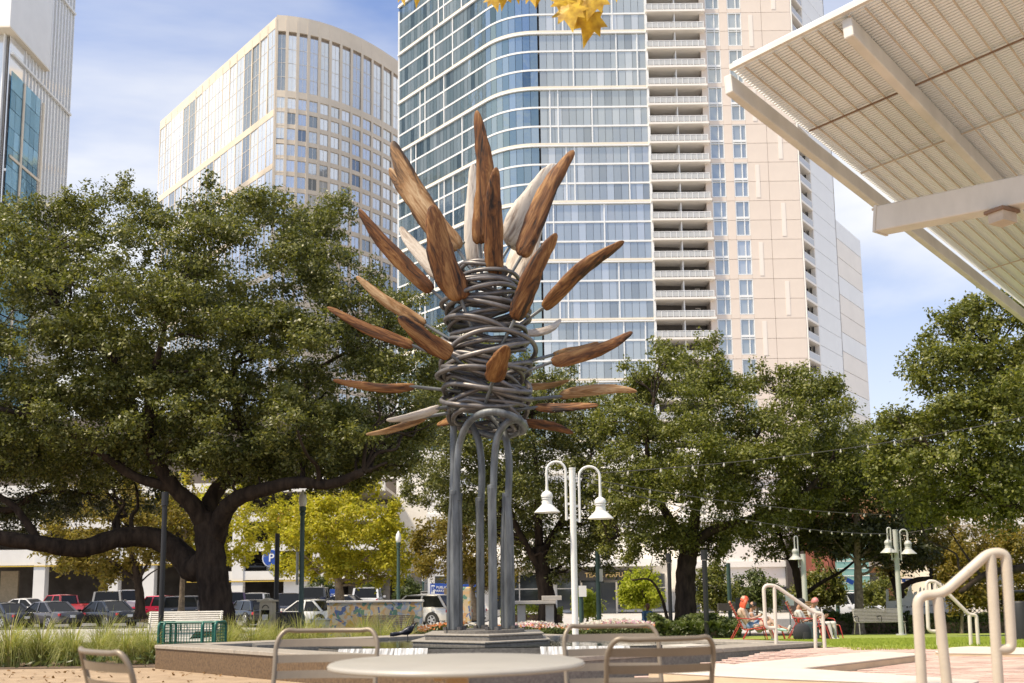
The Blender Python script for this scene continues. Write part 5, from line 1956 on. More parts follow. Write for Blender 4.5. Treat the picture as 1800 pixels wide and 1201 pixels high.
# ------------------------------------------------------------------ white canopy
def canopy():
    t0 = W(1286, 127, 9.0)
    t = T('canopy', 'big pale metal canopy with slatted underside jutting in from the corner', 'canopy', t0)
    o = Vector(t0)
    zc = t0.z
    # roof plane corners: the tip, along the far fascia, along the near edge
    far = W(1800, 541, 15.9)
    far.z = zc + (far.z - zc) * 1.0
    near = W(1540, 0, 8.05)
    a = (far - t0)
    la = a.length
    a.normalize()
    b = (near - t0).normalized()
    nrm = a.cross(b).normalized()
    if nrm.z < 0:
        nrm = -nrm
    P = lambda u, v, h=0.0: a * u + b * v + nrm * h
    LA, LB = la * 1.18, 9.5
    # fascia beam along a, under the slats
    MB().beam(P(0, -.05, -.10), P(LA, -.05, -.10), .08, .19, up=nrm).build('fascia_beam', 'canopy', t, bevel=.012)
    MB().beam(P(-.02, 0, .035), P(-.02, LB, .035), .035, .05, up=nrm).build('edge_bar', 'canopy', t)
    # second beam parallel to it
    s0 = 1.12
    for v in (s0, s0 + 2.6, s0 + 5.2):
        MB().beam(P(.03, v, -.10), P(LA, v, -.10), .09, .19, up=nrm).build('purlin', 'canopy', t, bevel=.012)
    # slats run along b
    ns = 236
    sl = MB().beam((0, 0, 0), b * LB, .034, .014, up=nrm).mesh('slat', 'canopy_slat')
    step = LA / ns
    for i in range(ns):
        put(sl, 'slat', t, P((i + .5) * step, 0, .03))
    # pale sheet added above the slats to darken their gaps; thin cross bars below
    MB().extrude([P(0, .02, .075), P(LA, .02, .075), P(LA, LB, .075), P(0, LB, .075)], nrm, .02).build('added_gap_backing', 'added_backing', t)
    bar = MB().beam((0, 0, 0), a * LA, .014, .014, up=nrm).mesh('cross_bar', 'canopy_bar')
    v = .14
    while v < LB:
        put(bar, 'cross_bar', t, P(0, v, -.012))
        v += .145
    for u, m_ in ((1.5, 'rust_bar'), (2.8, 'canopy_bar'), (4.6, 'canopy_bar'), (7.0, 'canopy_bar')):
        MB().beam(P(u, .05, -.026), P(u, LB, -.026), .016, .014, up=nrm).build('joint_bar', m_, t)
    # main girder below, square to the fascia
    g0 = W(1549, 388, 10.4) - o
    g1 = W(1830, 332, 9.05) - o
    gd = (g1 - g0).normalized()
    g1 = g0 + gd * 6
    MB().beam(g0, g1, .22, .27).build('girder', 'canopy', t, bevel=.015)
    # lamp below the girder
    l = W(1762, 384, 9.3) - o
    MB().box(l, (.20, .16, .10), rz=.5).build('spotlight', 'canopy_bar', t)
    MB().box(l + Vector((0, 0, .06)), (.26, .2, .03), rz=.5).build('spotlight_plate', 'rust_bar', t)
    for e_, hh_ in ((g0 + gd * .012, 0), ):
        MB().beam(e_ - gd * .03, e_, .235, .285).build('end_plate', 'canopy', t)
        side_ = gd.cross(Vector((0, 0, 1))).normalized()
        for i_ in (-1, 1):
            for j_ in (-1, 1):
                q_ = e_ + side_ * (.09 * i_) + Vector((0, 0, .11 * j_))
                MB().tube([q_ - gd * .05, q_ - gd * .02], .014, 6).build('bolt', 'canopy_bar', t)
    # a post that carries it, outside the view
    MB().tube([g0 + gd * 5.2 + Vector((0, 0, -.1)), Vector(((g0 + gd * 5.2).x, (g0 + gd * 5.2).y, -o.z))], .15, 16).build('post', 'canopy', t, smooth=40)


canopy()

# ------------------------------------------------------------------ yellow leaves hanging close to the camera
def maple_leaf():
    out = [(0, -.02), (.06, .02), (.26, -.06), (.22, .08), (.42, .22), (.27, .28), (.30, .46), (.15, .40), (.06, .60), (0, .78)]
    out = out + [(-x, y) for x, y in out[-2:0:-1]]
    b = MB()
    c = (0, .16, 0)
    z = lambda x, y: -.35 * x * x + .10 * math.sin(y * 5) * abs(x) - .10 * y * y
    vs = [(x, y, z(x, y)) for x, y in out] + [(0, .16, .03)]
    k = len(out)
    b.add(vs, [(i, (i + 1) % k, k) for i in range(k)])
    b.add([(x, y, zz - .006) for x, y, zz in vs], [((i + 1) % k, i, k) for i in range(k)])
    b.tube([(0, .0, 0), (.01, -.12, .02), (0, -.3, .0)], .008, 5)
    return b


br = W(1000, -60, 7.0)
t = T('leaf_branch', 'yellow sycamore leaves on a twig hanging close above the tower view', 'branch', br)
MB().tube([(-1.0, .05, .05), (-.5, 0, .09), (0, 0, .06), (.3, 0, .10), (.8, .1, .2)], [.006, .009, .012, .014, .022], 7).tube([(.8, .1, .2), (1.3, .2, .55), (2.4, .5, 1.5), (4.5, 1.2, 3.2)], [.022, .03, .045, .07], 8).build('twig', 'bark_pale', t, smooth=50)
leaf_me = maple_leaf().mesh('leaf', 'yleaf') if 'yleaf' in M else None
m_, n_, l_, b_ = new_mat('yellow_leaf')
oi_ = n_.new('ShaderNodeObjectInfo')
tcn = n_.new('ShaderNodeTexCoord')
no_ = n_.new('ShaderNodeTexNoise')
no_.inputs['Scale'].default_value = 5
l_.new(tcn.outputs['Object'], no_.inputs['Vector'])
r_ = n_.new('ShaderNodeValToRGB')
r_.color_ramp.elements[0].position, r_.color_ramp.elements[0].color = .3, (.50, .28, .02, 1)
r_.color_ramp.elements[1].position, r_.color_ramp.elements[1].color = .62, (.82, .60, .06, 1)
l_.new(no_.outputs['Fac'], r_.inputs['Fac'])
l_.new(r_.outputs['Color'], b_.inputs['Base Color'])
tr_ = n_.new('ShaderNodeBsdfTranslucent')
l_.new(r_.outputs['Color'], tr_.inputs['Color'])
ms_ = n_.new('ShaderNodeMixShader')
ms_.inputs['Fac'].default_value = .5
l_.new(b_.outputs['BSDF'], ms_.inputs[1])
l_.new(tr_.outputs['BSDF'], ms_.inputs[2])
l_.new(ms_.outputs['Shader'], n_['Material Output'].inputs['Surface'])
M['yleaf'] = m_
leaf_me = maple_leaf().mesh('leaf', 'yleaf')
for px, py, sz, rot, tx, ty in [(1000, 8, 62, 176, .5, .2), (1040, 18, 66, 192, -.4, -.3), (1022, -12, 60, 168, .3, .5), (985, -2, 54, 150, .6, -.4), (1052, -14, 58, 205, -.2, .4), (1010, -28, 60, 180, .2, 0),
                                (868, -14, 42, 172, .3, .3), (886, -22, 40, 186, -.3, -.2), (935, -22, 44, 176, .5, .6), (950, -26, 40, 195, -.4, .3), (1082, -30, 40, 182, .3, .7), (708, -18, 34, 176, .4, .6), (736, -22, 36, 190, -.3, .3), (905, -30, 40, 170, 0, 0)]:
    p = W(px, py, 7.0 + rnd.uniform(-.15, .15)) - br
    s = sz / F * 7.0 / .72
    mt = Matrix.Translation(p) @ Matrix.Rotation(R(rot), 4, 'Y') @ Matrix.Rotation(R(90) + tx * .6, 4, 'X') @ Matrix.Rotation(ty, 4, 'Y') @ Matrix.Scale(s, 4)
    lf = put(leaf_me, 'leaf', t, mat=mt)
    b0 = mt @ Vector((0, -.28, 0))
    xk = max(-.95, min(.75, b0.x + .05))
    zk = .09 + (.11 * max(0, xk - .3) / .5 if xk > .3 else 0)
    inv_ = mt.inverted()
    MB().tube([inv_ @ b0, inv_ @ ((b0 + Vector((xk, 0, zk))) / 2 + Vector((0, 0, .02))), inv_ @ Vector((xk, 0, zk - .01))], [.010, .012, .014], 5).build('stalk', 'bark_pale', lf, smooth=True)

# ------------------------------------------------------------------ lamps
def lamp_head(t, x, z, k, m):
    """Bell shade hanging with its rim at height z; k scales it."""
    prof = [(0, .56), (.03, .56), (.035, .47), (.06, .455), (.105, .42), (.125, .37), (.125, .33), (.105, .325), (.105, .305), (.118, .30), (.118, .285), (.10, .28), (.115, .17), (.275, .012), (.28, 0), (.262, .004), (.10, .15), (0, .16)]
    o = MB().lathe([(r * k, zz * k) for r, zz in prof], (x, 0, z), 28).build('lamp_shade', m, t, smooth=35)
    MB().lathe([(0, -.02 * k), (.08 * k, 0), (.09 * k, .05 * k), (.04 * k, .12 * k), (0, .14 * k)], (x, 0, z), 14).build('bulb', 'sign_white', o, smooth=True)


def bell_lamp(label, px, d, top_py, arms, m, r_pole, sc=1.0, rz=0.0):
    """arms: [(shade centre px, rim py, arm top py, foot py)]"""
    g_ = G(px, d)
    t = T('lamp_post', label, 'street lamp', g_)
    k = d / F
    zt = W(px, top_py, d).z - g_.z
    MB().tube([(0, 0, 0), (0, 0, zt)], r_pole, 20).build('pole', m, t, smooth=40)
    MB().tube([(0, 0, 0), (0, 0, .06)], r_pole * 2.1, 20).build('foot_plate', m, t, smooth=40)
    MB().tube([(0, 0, zt - .012), (0, 0, zt + .02)], r_pole * 1.06, 20).build('cap', m, t, smooth=40)
    for spx, rpy, apy, fpy in arms:
        x = W(spx, rpy, d).x - g_.x
        zr = W(spx, rpy, d).z - g_.z
        za = W(spx, apy, d).z - g_.z
        zf = W(spx, fpy, d).z - g_.z
        s = 1 if x > 0 else -1
        xi = s * (r_pole + .075)
        r_ = abs(x - xi) / 2
        cx = (x + xi) / 2
        p = [(xi, 0, zf)] + [tuple(v) for v in arc((cx, 0, za - r_), r_, math.pi if s > 0 else 0, 0 if s > 0 else math.pi, 14)] + [(x, 0, zr + .54 * sc)]
        MB().tube(p, .028 * sc, 10).build('arm', m, t, smooth=50)
        for zz in (zf + .05, zf + .35):
            MB().beam((0, 0, zz), (xi, 0, zz), .03, .05).build('clamp', m, t)
        lamp_head(t, x, zr, sc, m)
    return t


bell_lamp('white double arm lamp post with bell shades beside the pool', 1011, 22.0, 824, [(962, 901, 812, 915), (1056, 912, 820, 918)], 'white_paint', .068, 1.0)
bell_lamp('grey green double arm lamp post with two bell shades beside the slatted bench', 1583, 36.0, 932, [(1562, 972, 928, 985), (1597, 974, 931, 985)], 'grey_paint', .085, 1.0)
bell_lamp('slim grey lamp post with a single arm and bell shade behind the deck chairs', 1417, 37.0, 975, [(1398, 984, 943, 998)], 'grey_paint', .09, .85)


def globe_lamp(label, px, d, top_py, sc=1.0):
    g_ = G(px, d)
    t = T('lamp_post', label, 'street lamp', g_)
    zt = W(px, top_py, d).z - g_.z
    MB().lathe([(.17, 0), (.17, .25), (.12, .32), (.12, .8), (.09, .9), (.075, 1.0), (.065, zt - .75), (.09, zt - .72), (.09, zt - .66), (.06, zt - .64)], n=16).build('pole', 'green_paint', t, smooth=35)
    MB().lathe([(.07, zt - .64), (.10, zt - .58), (.105, zt - .50), (.08, zt - .48)], n=18).build('collar', 'green_paint', t, smooth=35)
    MB().lathe([(.08, zt - .48), (.115, zt - .38), (.12, zt - .25), (.09, zt - .12), (.04, zt - .04), (.03, zt), (0, zt + .02)], n=20).build('globe', 'sign_white', t, smooth=True)
    return t


globe_lamp('green lamp post with white acorn globe behind the mosaic wall', 700, 44, 934)
gl = globe_lamp('tall green lamp post with white globe near the yellow sycamore', 529, 30, 862)
MB().box((-.13, 0, 2.2), (.02, .3, .95)).build('sign_plate', 'grey_paint', gl)
globe_lamp('far short green globe lamp in front of the office block', 744, 80, 1012)


def post(name, label, px, d, top_py, r, m, cat='pole', cap=True, extra=None):
    g_ = G(px, d)
    t = T(name, label, cat, g_)
    zt = W(px, top_py, d).z - g_.z
    MB().tube([(0, 0, 0), (0, 0, zt)], r, 14).build('shaft', m, t, smooth=40)
    MB().tube([(0, 0, 0), (0, 0, .12)], r * 1.6, 14).build('base_collar', m, t, smooth=40)
    if cap:
        MB().tube([(0, 0, zt + .01), (0, 0, zt + .34)], r * 1.35, 14).build('light_head', m, t, smooth=40)
    if extra:
        extra(t, zt)
    return t


post('light_pole', 'black cylindrical light pole in front of the huge oak limb', 283, 24.5, 890, .062, 'black_paint', 'street lamp')
post('light_pole', 'black light pole beside the cream newspaper box', 485, 31, 938, .072, 'black_paint', 'street lamp', cap=False)
post('light_pole', 'black light pole with round head before the oak behind the deck chairs', 1242, 34, 985, .085, 'black_paint', 'street lamp')
post('light_pole', 'dark light pole touching the oak trunk behind the flower bed', 1179, 36, 990, .07, 'black_paint', 'street lamp')
post('sign_pole', 'green pole with a small sign plate in front of the dark shopfront', 1053, 42, 968, .10, 'green_paint', 'pole', cap=False, extra=lambda t, z: MB().box((.12, 0, z - 1.0), (.14, .2, .5)).build('signal_box', 'grey_paint', t))
post('sign_pole', 'short green pole with a white arrow plate beside the white lamp post', 1022, 40, 1044, .09, 'green_paint', 'pole', cap=False, extra=lambda t, z: MB().box((.06, -.1, z + .1), (.3, .03, .42)).build('sign_plate', 'sign_white', t))
post('sign_pole', 'green traffic pole behind the red deck chair', 1284, 50, 990, .1, 'green_paint', 'pole', cap=False, extra=lambda t, z: MB().box((0, -.1, z - 2.1), (1.2, .25, .34)).build('signal_box', 'sign_dark', t))
post('street_sign', 'leaning dark pole with a blue street name sign beside the green glass bay', 1474, 50, 1014, .10, 'green_paint', 'street sign', cap=False, extra=lambda t, z: [MB().box((.42, -.04, z - .12), (.85, .03, .22), rz=0, ry=.45).build('name_plate', 'blue_sign', t)])
post('street_sign', 'blue street name sign on a thin pole above the skyline panel', 1601, 48, 1022, .03, 'grey_paint', 'street sign', cap=False, extra=lambda t, z: [MB().box((0, -.05, z + .05), (.62, .03, .17)).build('name_plate', 'blue_sign', t), MB().box((0, -.068, z + .05), (.3, .006, .06)).build('lettering', 'sign_white', t)])
post('light_pole', 'thin black light pole with a lantern head behind the white handrail', 1642, 46, 1012, .045, 'black_paint', 'street lamp')
post('light_pole', 'dark thin pole beside the slim pale trunk near the red building', 1506, 52, 1020, .06, 'green_paint', 'street lamp', cap=False)


# ------------------------------------------------------------------ benches, bins and park furniture
def bench(label, loc, rz, w, m, mode, arm=True):
    """Slatted bench, faces local -y."""
    t = T('park_bench', label, 'bench', loc, rz)
    for i in range(9):
        k = i / 8
        MB().box((0, .16 + .14 * k, .48 + .40 * k), (w, .018, .034), rx=-.33).build('back_slat', m, t)
    for i in range(8):
        MB().box((0, -.28 + i * .055, .44 - .012 * math.sin(i)), (w, .034, .016)).build('seat_slat', m, t)
    for x in (-w / 2 + .04, w / 2 - .04):
        MB().tube(fillet([(x, -.30, 0), (x, -.26, .44), (x, .12, .43), (x, .31, .90)], .08), .019, 8).tube([(x, .12, .43), (x, .26, 0)], .019, 8).build('frame', m, t, smooth=50)
    if arm:
        for x in (-w / 2 + .02, 0, w / 2 - .02):
            MB().tube(fillet([(x, .18, .62), (x, -.18, .66), (x, -.26, .60), (x, -.24, .44)], .07), .014, 8).build('armrest', m if mode else 'black_paint', t, smooth=50)
    return t


gp = G(322, 25.2)
bench('white slatted steel bench under the huge oak', (gp.x, gp.y, W(322, 1075, 25.2).z - .90), R(4), 1.78, 'bench_white', 0)
gp = G(686, 27.0)
bench('brown slatted metal bench seen from behind in front of the mosaic wall', (gp.x, gp.y, W(686, 1081, 27).z - .90), R(176), 1.36, 'bench_brown', 1)
gp = G(1545, 37.2)
bench('grey mesh steel bench at the lawn edge beside the grey lamp', (gp.x, gp.y, gp.z + .05), R(2), 1.72, 'bench_steel', 0)

# green wire litter cage
gp = G(339, 19.0)
t = T('wire_cage', 'green wire mesh cage with rounded frame standing behind the pool coping', 'wire cage', (gp.x, gp.y, W(339, 1094, 19).z - .56), R(-6))
Wd, Dp, Ht = 1.06, .5, .56
for x in (-Wd / 2, -Wd / 2 + .10, Wd / 2 - .24, Wd / 2):
    MB().tube(fillet([(x, -Dp / 2, 0), (x, -Dp / 2, Ht), (x, Dp / 2, Ht), (x, Dp / 2, 0)], .09), .026, 10).build('frame_hoop', 'teal_paint', t, smooth=50)
for y in (-Dp / 2, Dp / 2):
    MB().tube([(-Wd / 2, y * .8, Ht), (Wd / 2, y * .8, Ht)], .018, 8).build('top_bar', 'teal_paint', t, smooth=50)
    b = MB()
    for i in range(19):
        x = -Wd / 2 + .05 + i * (Wd - .1) / 18
        b.beam((x, y, .02), (x, y, Ht - .03), .007, .007)
    for k in range(10):
        z = .04 + k * .054
        b.beam((-Wd / 2, y, z), (Wd / 2, y, z), .007, .007)
    tag(b.build('wire_mesh', 'teal_paint', t), kind='stuff')
b = MB()
for x in (-Wd / 2, Wd / 2):
    for i in range(8):
        y = -Dp / 2 + .05 + i * .057
        b.beam((x, y, .02), (x, y, Ht - .03), .007, .007)
    for k in range(10):
        b.beam((x, -Dp / 2, .04 + k * .054), (x, Dp / 2, .04 + k * .054), .007, .007)
tag(b.build('wire_mesh', 'teal_paint', t), kind='stuff')
b = MB()
for i in range(7):
    b.tube([(-.2 + i * .07, rnd.uniform(-.1, .1), .06), (-.12 + i * .07, rnd.uniform(-.1, .1), .10 + rnd.uniform(0, .05))], .02, 6)
b.build('pump_pipe', 'black_paint', t)

# newspaper box
gp = G(470, 30)
t = T('newspaper_box', 'cream arched newspaper box beside the black light pole', 'newspaper box', (gp.x, gp.y, W(470, 1052, 30).z - 1.0), R(-8))
arch = [(-.19, 0), (.19, 0), (.19, .82)] + [(.19 * math.cos(a), .82 + .19 * math.sin(a)) for a in np.linspace(.3, math.pi - .3, 8)] + [(-.19, .82)]
MB().extrude([(x, -.16, z) for x, z in arch], (0, 1, 0), .34).build('body', 'cream_paint', t, bevel=.015)
MB().box((0, .0, .93), (.50, .42, .05)).build('top_tray', 'cream_paint', t)
MB().box((0, -.175, .52), (.24, .02, .30)).build('display_window', 'car_glass', t)
MB().box((0, -.19, .46), (.17, .01, .16)).build('newspaper', 'sign_white', t)
MB().tube(arc((0, -.17, .72), .09, 0, math.pi, 8), .012, 6).build('handle', 'black_paint', t)


def bin_(label, px, d, r, h, m, slats):
    gp = G(px, d)
    t = T('litter_bin', label, 'bin', (gp.x, gp.y, gp.z + .1))
    if slats:
        for k in range(20):
            an = k / 20 * 2 * math.pi
            MB().box((math.cos(an) * r, math.sin(an) * r, h / 2), (.02, r * .22, h), rz=an).build('slat', m, t)
        MB().lathe([(r * .9, 0), (r * .9, h)], n=24).build('liner', 'black_paint', t, smooth=40)
    else:
        MB().lathe([(r * .8, 0), (r, h)], n=28).build('body', m, t, smooth=40)
    MB().tube([(math.cos(a) * r * 1.03, math.sin(a) * r * 1.03, h) for a in np.linspace(0, 6.283, 29)[:-1]], .025, 8, closed=True).build('rim', m, t, smooth=50)
    return t


bin_('wide dark slatted litter bin beside the tall green lamp post', 507, 29.5, .33, .82, 'sign_dark', True)
bin_('round grey litter bin with a tilted lid in front of the white car', 563, 29, .27, .62, 'grey_paint', False)
gp = G(1796, 20)
t = T('litter_bin', 'black litter bin with a round hooped top at the lawn corner', 'bin', (gp.x, gp.y, gp.z))
MB().lathe([(.22, 0), (.22, .72), (.20, .76)], n=24).build('body', 'black_paint', t, smooth=40)
MB().tube(fillet([(-.2, 0, .7), (-.2, 0, .95), (.2, 0, .95), (.2, 0, .7)], .12), .03, 8).build('hood_hoop', 'black_paint', t, smooth=50)

# mosaic wall
a, b_ = W(575, 1090, 34), W(742, 1090, 34)
t = T('mosaic_wall', 'low wall covered in a colourful broken tile mosaic with a white cap', 'wall', ((a.x + b_.x) / 2, 34, gz(a.x, 34)))
w = b_.x - a.x
zt = W(660, 1059, 34).z - t.location.z
MB().box((0, .2, zt / 2), (w, .4, zt)).build('mosaic_face', 'mosaic', t, bevel=.03)
MB().box((0, .2, zt + .03), (w + .06, .46, .07)).build('cap', 'garage', t, bevel=.015)
a, b_ = W(808, 1090, 36), W(828, 1090, 36)
t = T('mosaic_wall', 'short end piece of mosaic wall showing between the sculpture poles', 'wall', ((a.x + b_.x) / 2, 36, gz(a.x, 36)))
MB().box((0, .2, .85), (b_.x - a.x, .4, 1.7)).build('mosaic_face', 'mosaic', t, bevel=.05)

# stone piers with a slab, behind the flower bed
gp = G(925, 33)
t = T('stone_table', 'grey stone table on square piers behind the flower bed', 'table', (gp.x, gp.y, gp.z))
for x in (-.15, .75):
    MB().box((x, 0, .5), (.26, .3, 1.15)).build('pier', 'concrete', t, bevel=.01)
MB().box((.1, 0, 1.14), (1.7, .6, .1)).build('slab', 'concrete', t, bevel=.01)
MB().box((.82, 0, 1.27), (.62, .5, .14)).build('block', 'concrete', t, bevel=.01)

# blue parking signs
def park_sign(label, px, py, d, w, h, body, size, p=True):
    c = W(px, py, d)
    g_ = gz(c.x, d)
    t = T('parking_sign', label, 'sign', (c.x, d, g_))
    zz = c.z - g_
    MB().box((0, 0, zz), (w, .08, h)).build('panel', 'blue_sign', t, bevel=.01)
    for x in (-w * .35, w * .35):
        MB().tube([(x, .08, 0), (x, .08, zz + h / 2)], .05, 10).build('post', 'grey_paint', t, smooth=40)
    if p:
        MB().box((-w * .34, -.045, zz), (w * .2, .012, h * .72)).build('letter_plate', 'sign_white', t)
        text_obj('P', h * .62, 'blue_sign', t, (-w * .34, -.06, zz), (R(90), 0, 0), 'letter')
    text_obj(body, size, 'sign_white', t, (w * .14 if p else 0, -.055, zz), (R(90), 0, 0))


park_sign('blue public parking sign beside the sculpture poles', 772, 1036, 66, 1.15, .75, 'PUBLIC\nPARKING', .22)
park_sign('second blue parking sign half hidden by the sculpture poles', 826, 1034, 67, 1.0, .5, 'PARKING', .20, False)
park_sign('narrow blue pay here sign standing by the black pickup', 585, 1047, 74, .42, .9, 'PAY\nHERE', .15, False)
c = W(746, 1047, 58)
t = T('notice_sign', 'small white notice sign on a post in front of the office block', 'sign', (c.x, 58, gz(c.x, 58)))
zz = c.z - t.location.z
MB().box((0, 0, zz), (.40, .03, .48)).build('panel', 'sign_white', t)
MB().box((0, -.02, zz + .17), (.36, .01, .10)).build('heading', 'sign_dark', t)
MB().tube([(0, .03, 0), (0, .03, zz + .2)], .025, 8).build('post', 'grey_paint', t)
c = W(783, 1041, 56)
t = T('notice_sign', 'small brown sign back on a grey post before the blue parking sign', 'sign', (c.x, 56, gz(c.x, 56)))
zz = c.z - t.location.z
MB().box((0, 0, zz), (.16, .03, .42)).build('panel', 'bench_brown', t)
MB().tube([(0, .03, 0), (0, .03, zz + .2)], .03, 8).build('post', 'grey_paint', t)
c = W(1388, 1055, 40)
t = T('notice_sign', 'plain white board on a post behind the small white handrail', 'sign', (c.x, 40, gz(c.x, 40)))
zz = c.z - t.location.z
MB().box((0, 0, zz), (.32, .03, .42)).build('panel', 'sign_white', t)
MB().tube([(0, .03, 0), (0, .03, zz + .2)], .025, 8).build('post', 'grey_paint', t)
c = W(1306, 1068, 40)
t = T('notice_board', 'dark framed notice board with green and orange posters behind the deck chair', 'sign', (c.x, 40, gz(c.x, 40)))
zz = c.z - t.location.z
MB().box((0, 0, zz), (.56, .06, .74)).build('frame', 'sign_dark', t)
MB().box((.08, -.04, zz + .08), (.30, .01, .2)).build('poster', 'teal_pane', t)
MB().box((.05, -.04, zz - .16), (.34, .01, .18)).build('poster', 'orange_wall', t)
for x in (-.24, .24):
    MB().tube([(x, .05, 0), (x, .05, zz + .3)], .03, 8).build('post', 'sign_dark', t)
c = W(1238, 1057, 58)
t = T('notice_sign', 'small red sign on a thin post in front of the pale stone building', 'sign', (c.x, 58, gz(c.x, 58)))
zz = c.z - t.location.z
MB().box((0, 0, zz), (.26, .04, .26)).build('panel', 'banner_red', t)
MB().tube([(0, .03, 0), (0, .03, zz + .2)], .03, 8).build('post', 'grey_paint', t)

# skyline cut-out panel and lattice fence
d = 43.0
a = W(1558, 1100, d)
sk = [(1558, 1098), (1558, 1036), (1562, 1036), (1562, 1057), (1578, 1056), (1579, 1053), (1590, 1052), (1592, 1048), (1595, 1047), (1596, 1040), (1599, 1038), (1600, 1030), (1602, 1028), (1603, 1040), (1606, 1046), (1608, 1041), (1612, 1040), (1613, 1046), (1616, 1045), (1617, 1034), (1619, 1032), (1620, 1043), (1623, 1043), (1624, 1034), (1627, 1033), (1628, 1044),
      (1634, 1046), (1640, 1044), (1648, 1046), (1652, 1050), (1662, 1051), (1669, 1050), (1669, 1098)]
o = W(1614, 1098, d)
o.z = gz(o.x, d)
t = T('skyline_panel', 'white metal panel cut out as a city skyline along the top', 'panel', o)
pp = [W(x, y, d) - o for x, y in sk]
for p in pp[:1] + pp[-1:]:
    p.z = 0
MB().extrude([Vector((p.x, 0, p.z)) for p in pp], (0, 1, 0), .06).build('panel', 'skyline', t)
g_ = random.Random(4)
for k in range(22):
    x = W(1575 + k * 3.9, 1066, d).x - o.x
    z = W(1600, 1066 + g_.uniform(-1.5, 1.5), d).z - o.z
    MB().box((x, -.006, z), (g_.uniform(.02, .07), .01, g_.uniform(.02, .08))).build('slot', 'sign_dark', t)
d = 42.0
x0, x1 = W(1672, 1090, d).x, W(1900, 1090, d).x
t = T('lattice_fence', 'white diagonal lattice fence beside the skyline panel', 'fence', (x0, d, gz(x0, d)))
zt = W(1720, 1066, d).z - t.location.z
L_ = x1 - x0
zb = .35
for x in np.arange(0, L_ + .1, 1.55):
    MB().box((x, 0, zt / 2 + .05), (.11, .11, zt + .15)).build('post', 'lattice', t)
MB().box((L_ / 2, 0, zt), (L_, .07, .06)).build('top_rail', 'lattice', t)
MB().box((L_ / 2, 0, zb), (L_, .07, .06)).build('bottom_rail', 'lattice', t)
b = MB()
h = zt - zb
x = -h
while x < L_:
    for s in (0, 1):
        xa, xb = (x, x + h) if s == 0 else (x + h, x)
        za, zb_ = zb, zt
        p, q = Vector((xa, -.01 + .02 * s, za)), Vector((xb, -.01 + .02 * s, zb_))
        # clip to the fence length
        lo, hi = 0.0, 1.0
        dx = q.x - p.x
        for lim, up_ in ((0, False), (L_, True)):
            tt = (lim - p.x) / dx
            if (dx > 0) != up_:
                lo = max(lo, tt)
            else:
                hi = min(hi, tt)
        if hi > lo:
            b.beam(p.lerp(q, lo), p.lerp(q, hi), .014, .05, up=(0, 1, 0))
    x += .19
tag(b.build('lattice_strip', 'lattice', t), kind='stuff')


# ------------------------------------------------------------------ string lights over the lawn
def string(label, a, b, sag, n, r=.012):
    o = a
    t = T('string_light', label, 'string lights', o)
    p = []
    for i in range(25):
        s = i / 24
        q = a.lerp(b, s) - o
        q.z -= sag * 4 * s * (1 - s)
        p.append(q)
    MB().tube(p, r, 5).build('cable', 'cable', t)
    bm = MB().lathe([(0, .0), (.016, .003), (.017, -.02), (.026, -.04), (.028, -.06), (.018, -.085), (0, -.09)], n=8)
    me = bm.mesh('bulb', 'bulb', smooth=True)
    for i in range(n):
        s = (i + .5) / n
        q = a.lerp(b, s) - o
        q.z -= sag * 4 * s * (1 - s)
        put(me, 'bulb', t, q)


lp = W(1014, 834, 22)
string('upper string of bulbs rising from the white lamp over the oak crown', lp, W(1850, 722, 27), .25, 17)
string('middle string of bulbs crossing the oak crown to the far side', lp + Vector((0, 0, -.05)), W(1640, 905, 33), .25, 17)
string('lowest string of bulbs sloping from the white lamp to the slatted bench lamp', lp + Vector((0, 0, -.12)), W(1583, 938, 37), .35, 24)
string('short string of bulbs at the far end above the lattice fence', W(1583, 938, 37), W(1850, 845, 33), .3, 10)

# ------------------------------------------------------------------ ornamental grasses, hedges, flowers
def clump_mesh(seed, n, h):
    g = np.random.default_rng(seed)
    an = g.uniform(0, 6.283, n)
    lean = g.uniform(.25, 1.85, n) ** 1.0
    L = h * (.45 + .95 * g.random(n) ** 1.3)
    r0 = g.uniform(0, .16, n)
    segs = 4
    P = []
    for s in np.linspace(0, 1, segs + 1):
        bend = lean * s ** 1.6
        x = np.cos(an) * (r0 + L * s * np.sin(bend) * .8)
        y = np.sin(an) * (r0 + L * s * np.sin(bend) * .8)
        z = L * s * np.cos(bend * .95)
        P.append(np.stack([x, y, z], 1))
    wd = np.stack([-np.sin(an), np.cos(an), np.zeros(n)], 1) * .0055
    vs, fs = [], []
    W_ = [1, 1, .8, .55, .1]
    for i in range(n):
        k = len(vs)
        for s in range(segs + 1):
            vs.append(tuple(P[s][i] - wd[i] * W_[s]))
            vs.append(tuple(P[s][i] + wd[i] * W_[s]))
        for s in range(segs):
            fs.append((k + 2 * s, k + 2 * s + 1, k + 2 * s + 3, k + 2 * s + 2))
    return MB().add(vs, fs).mesh('grass_clump', 'grassb')


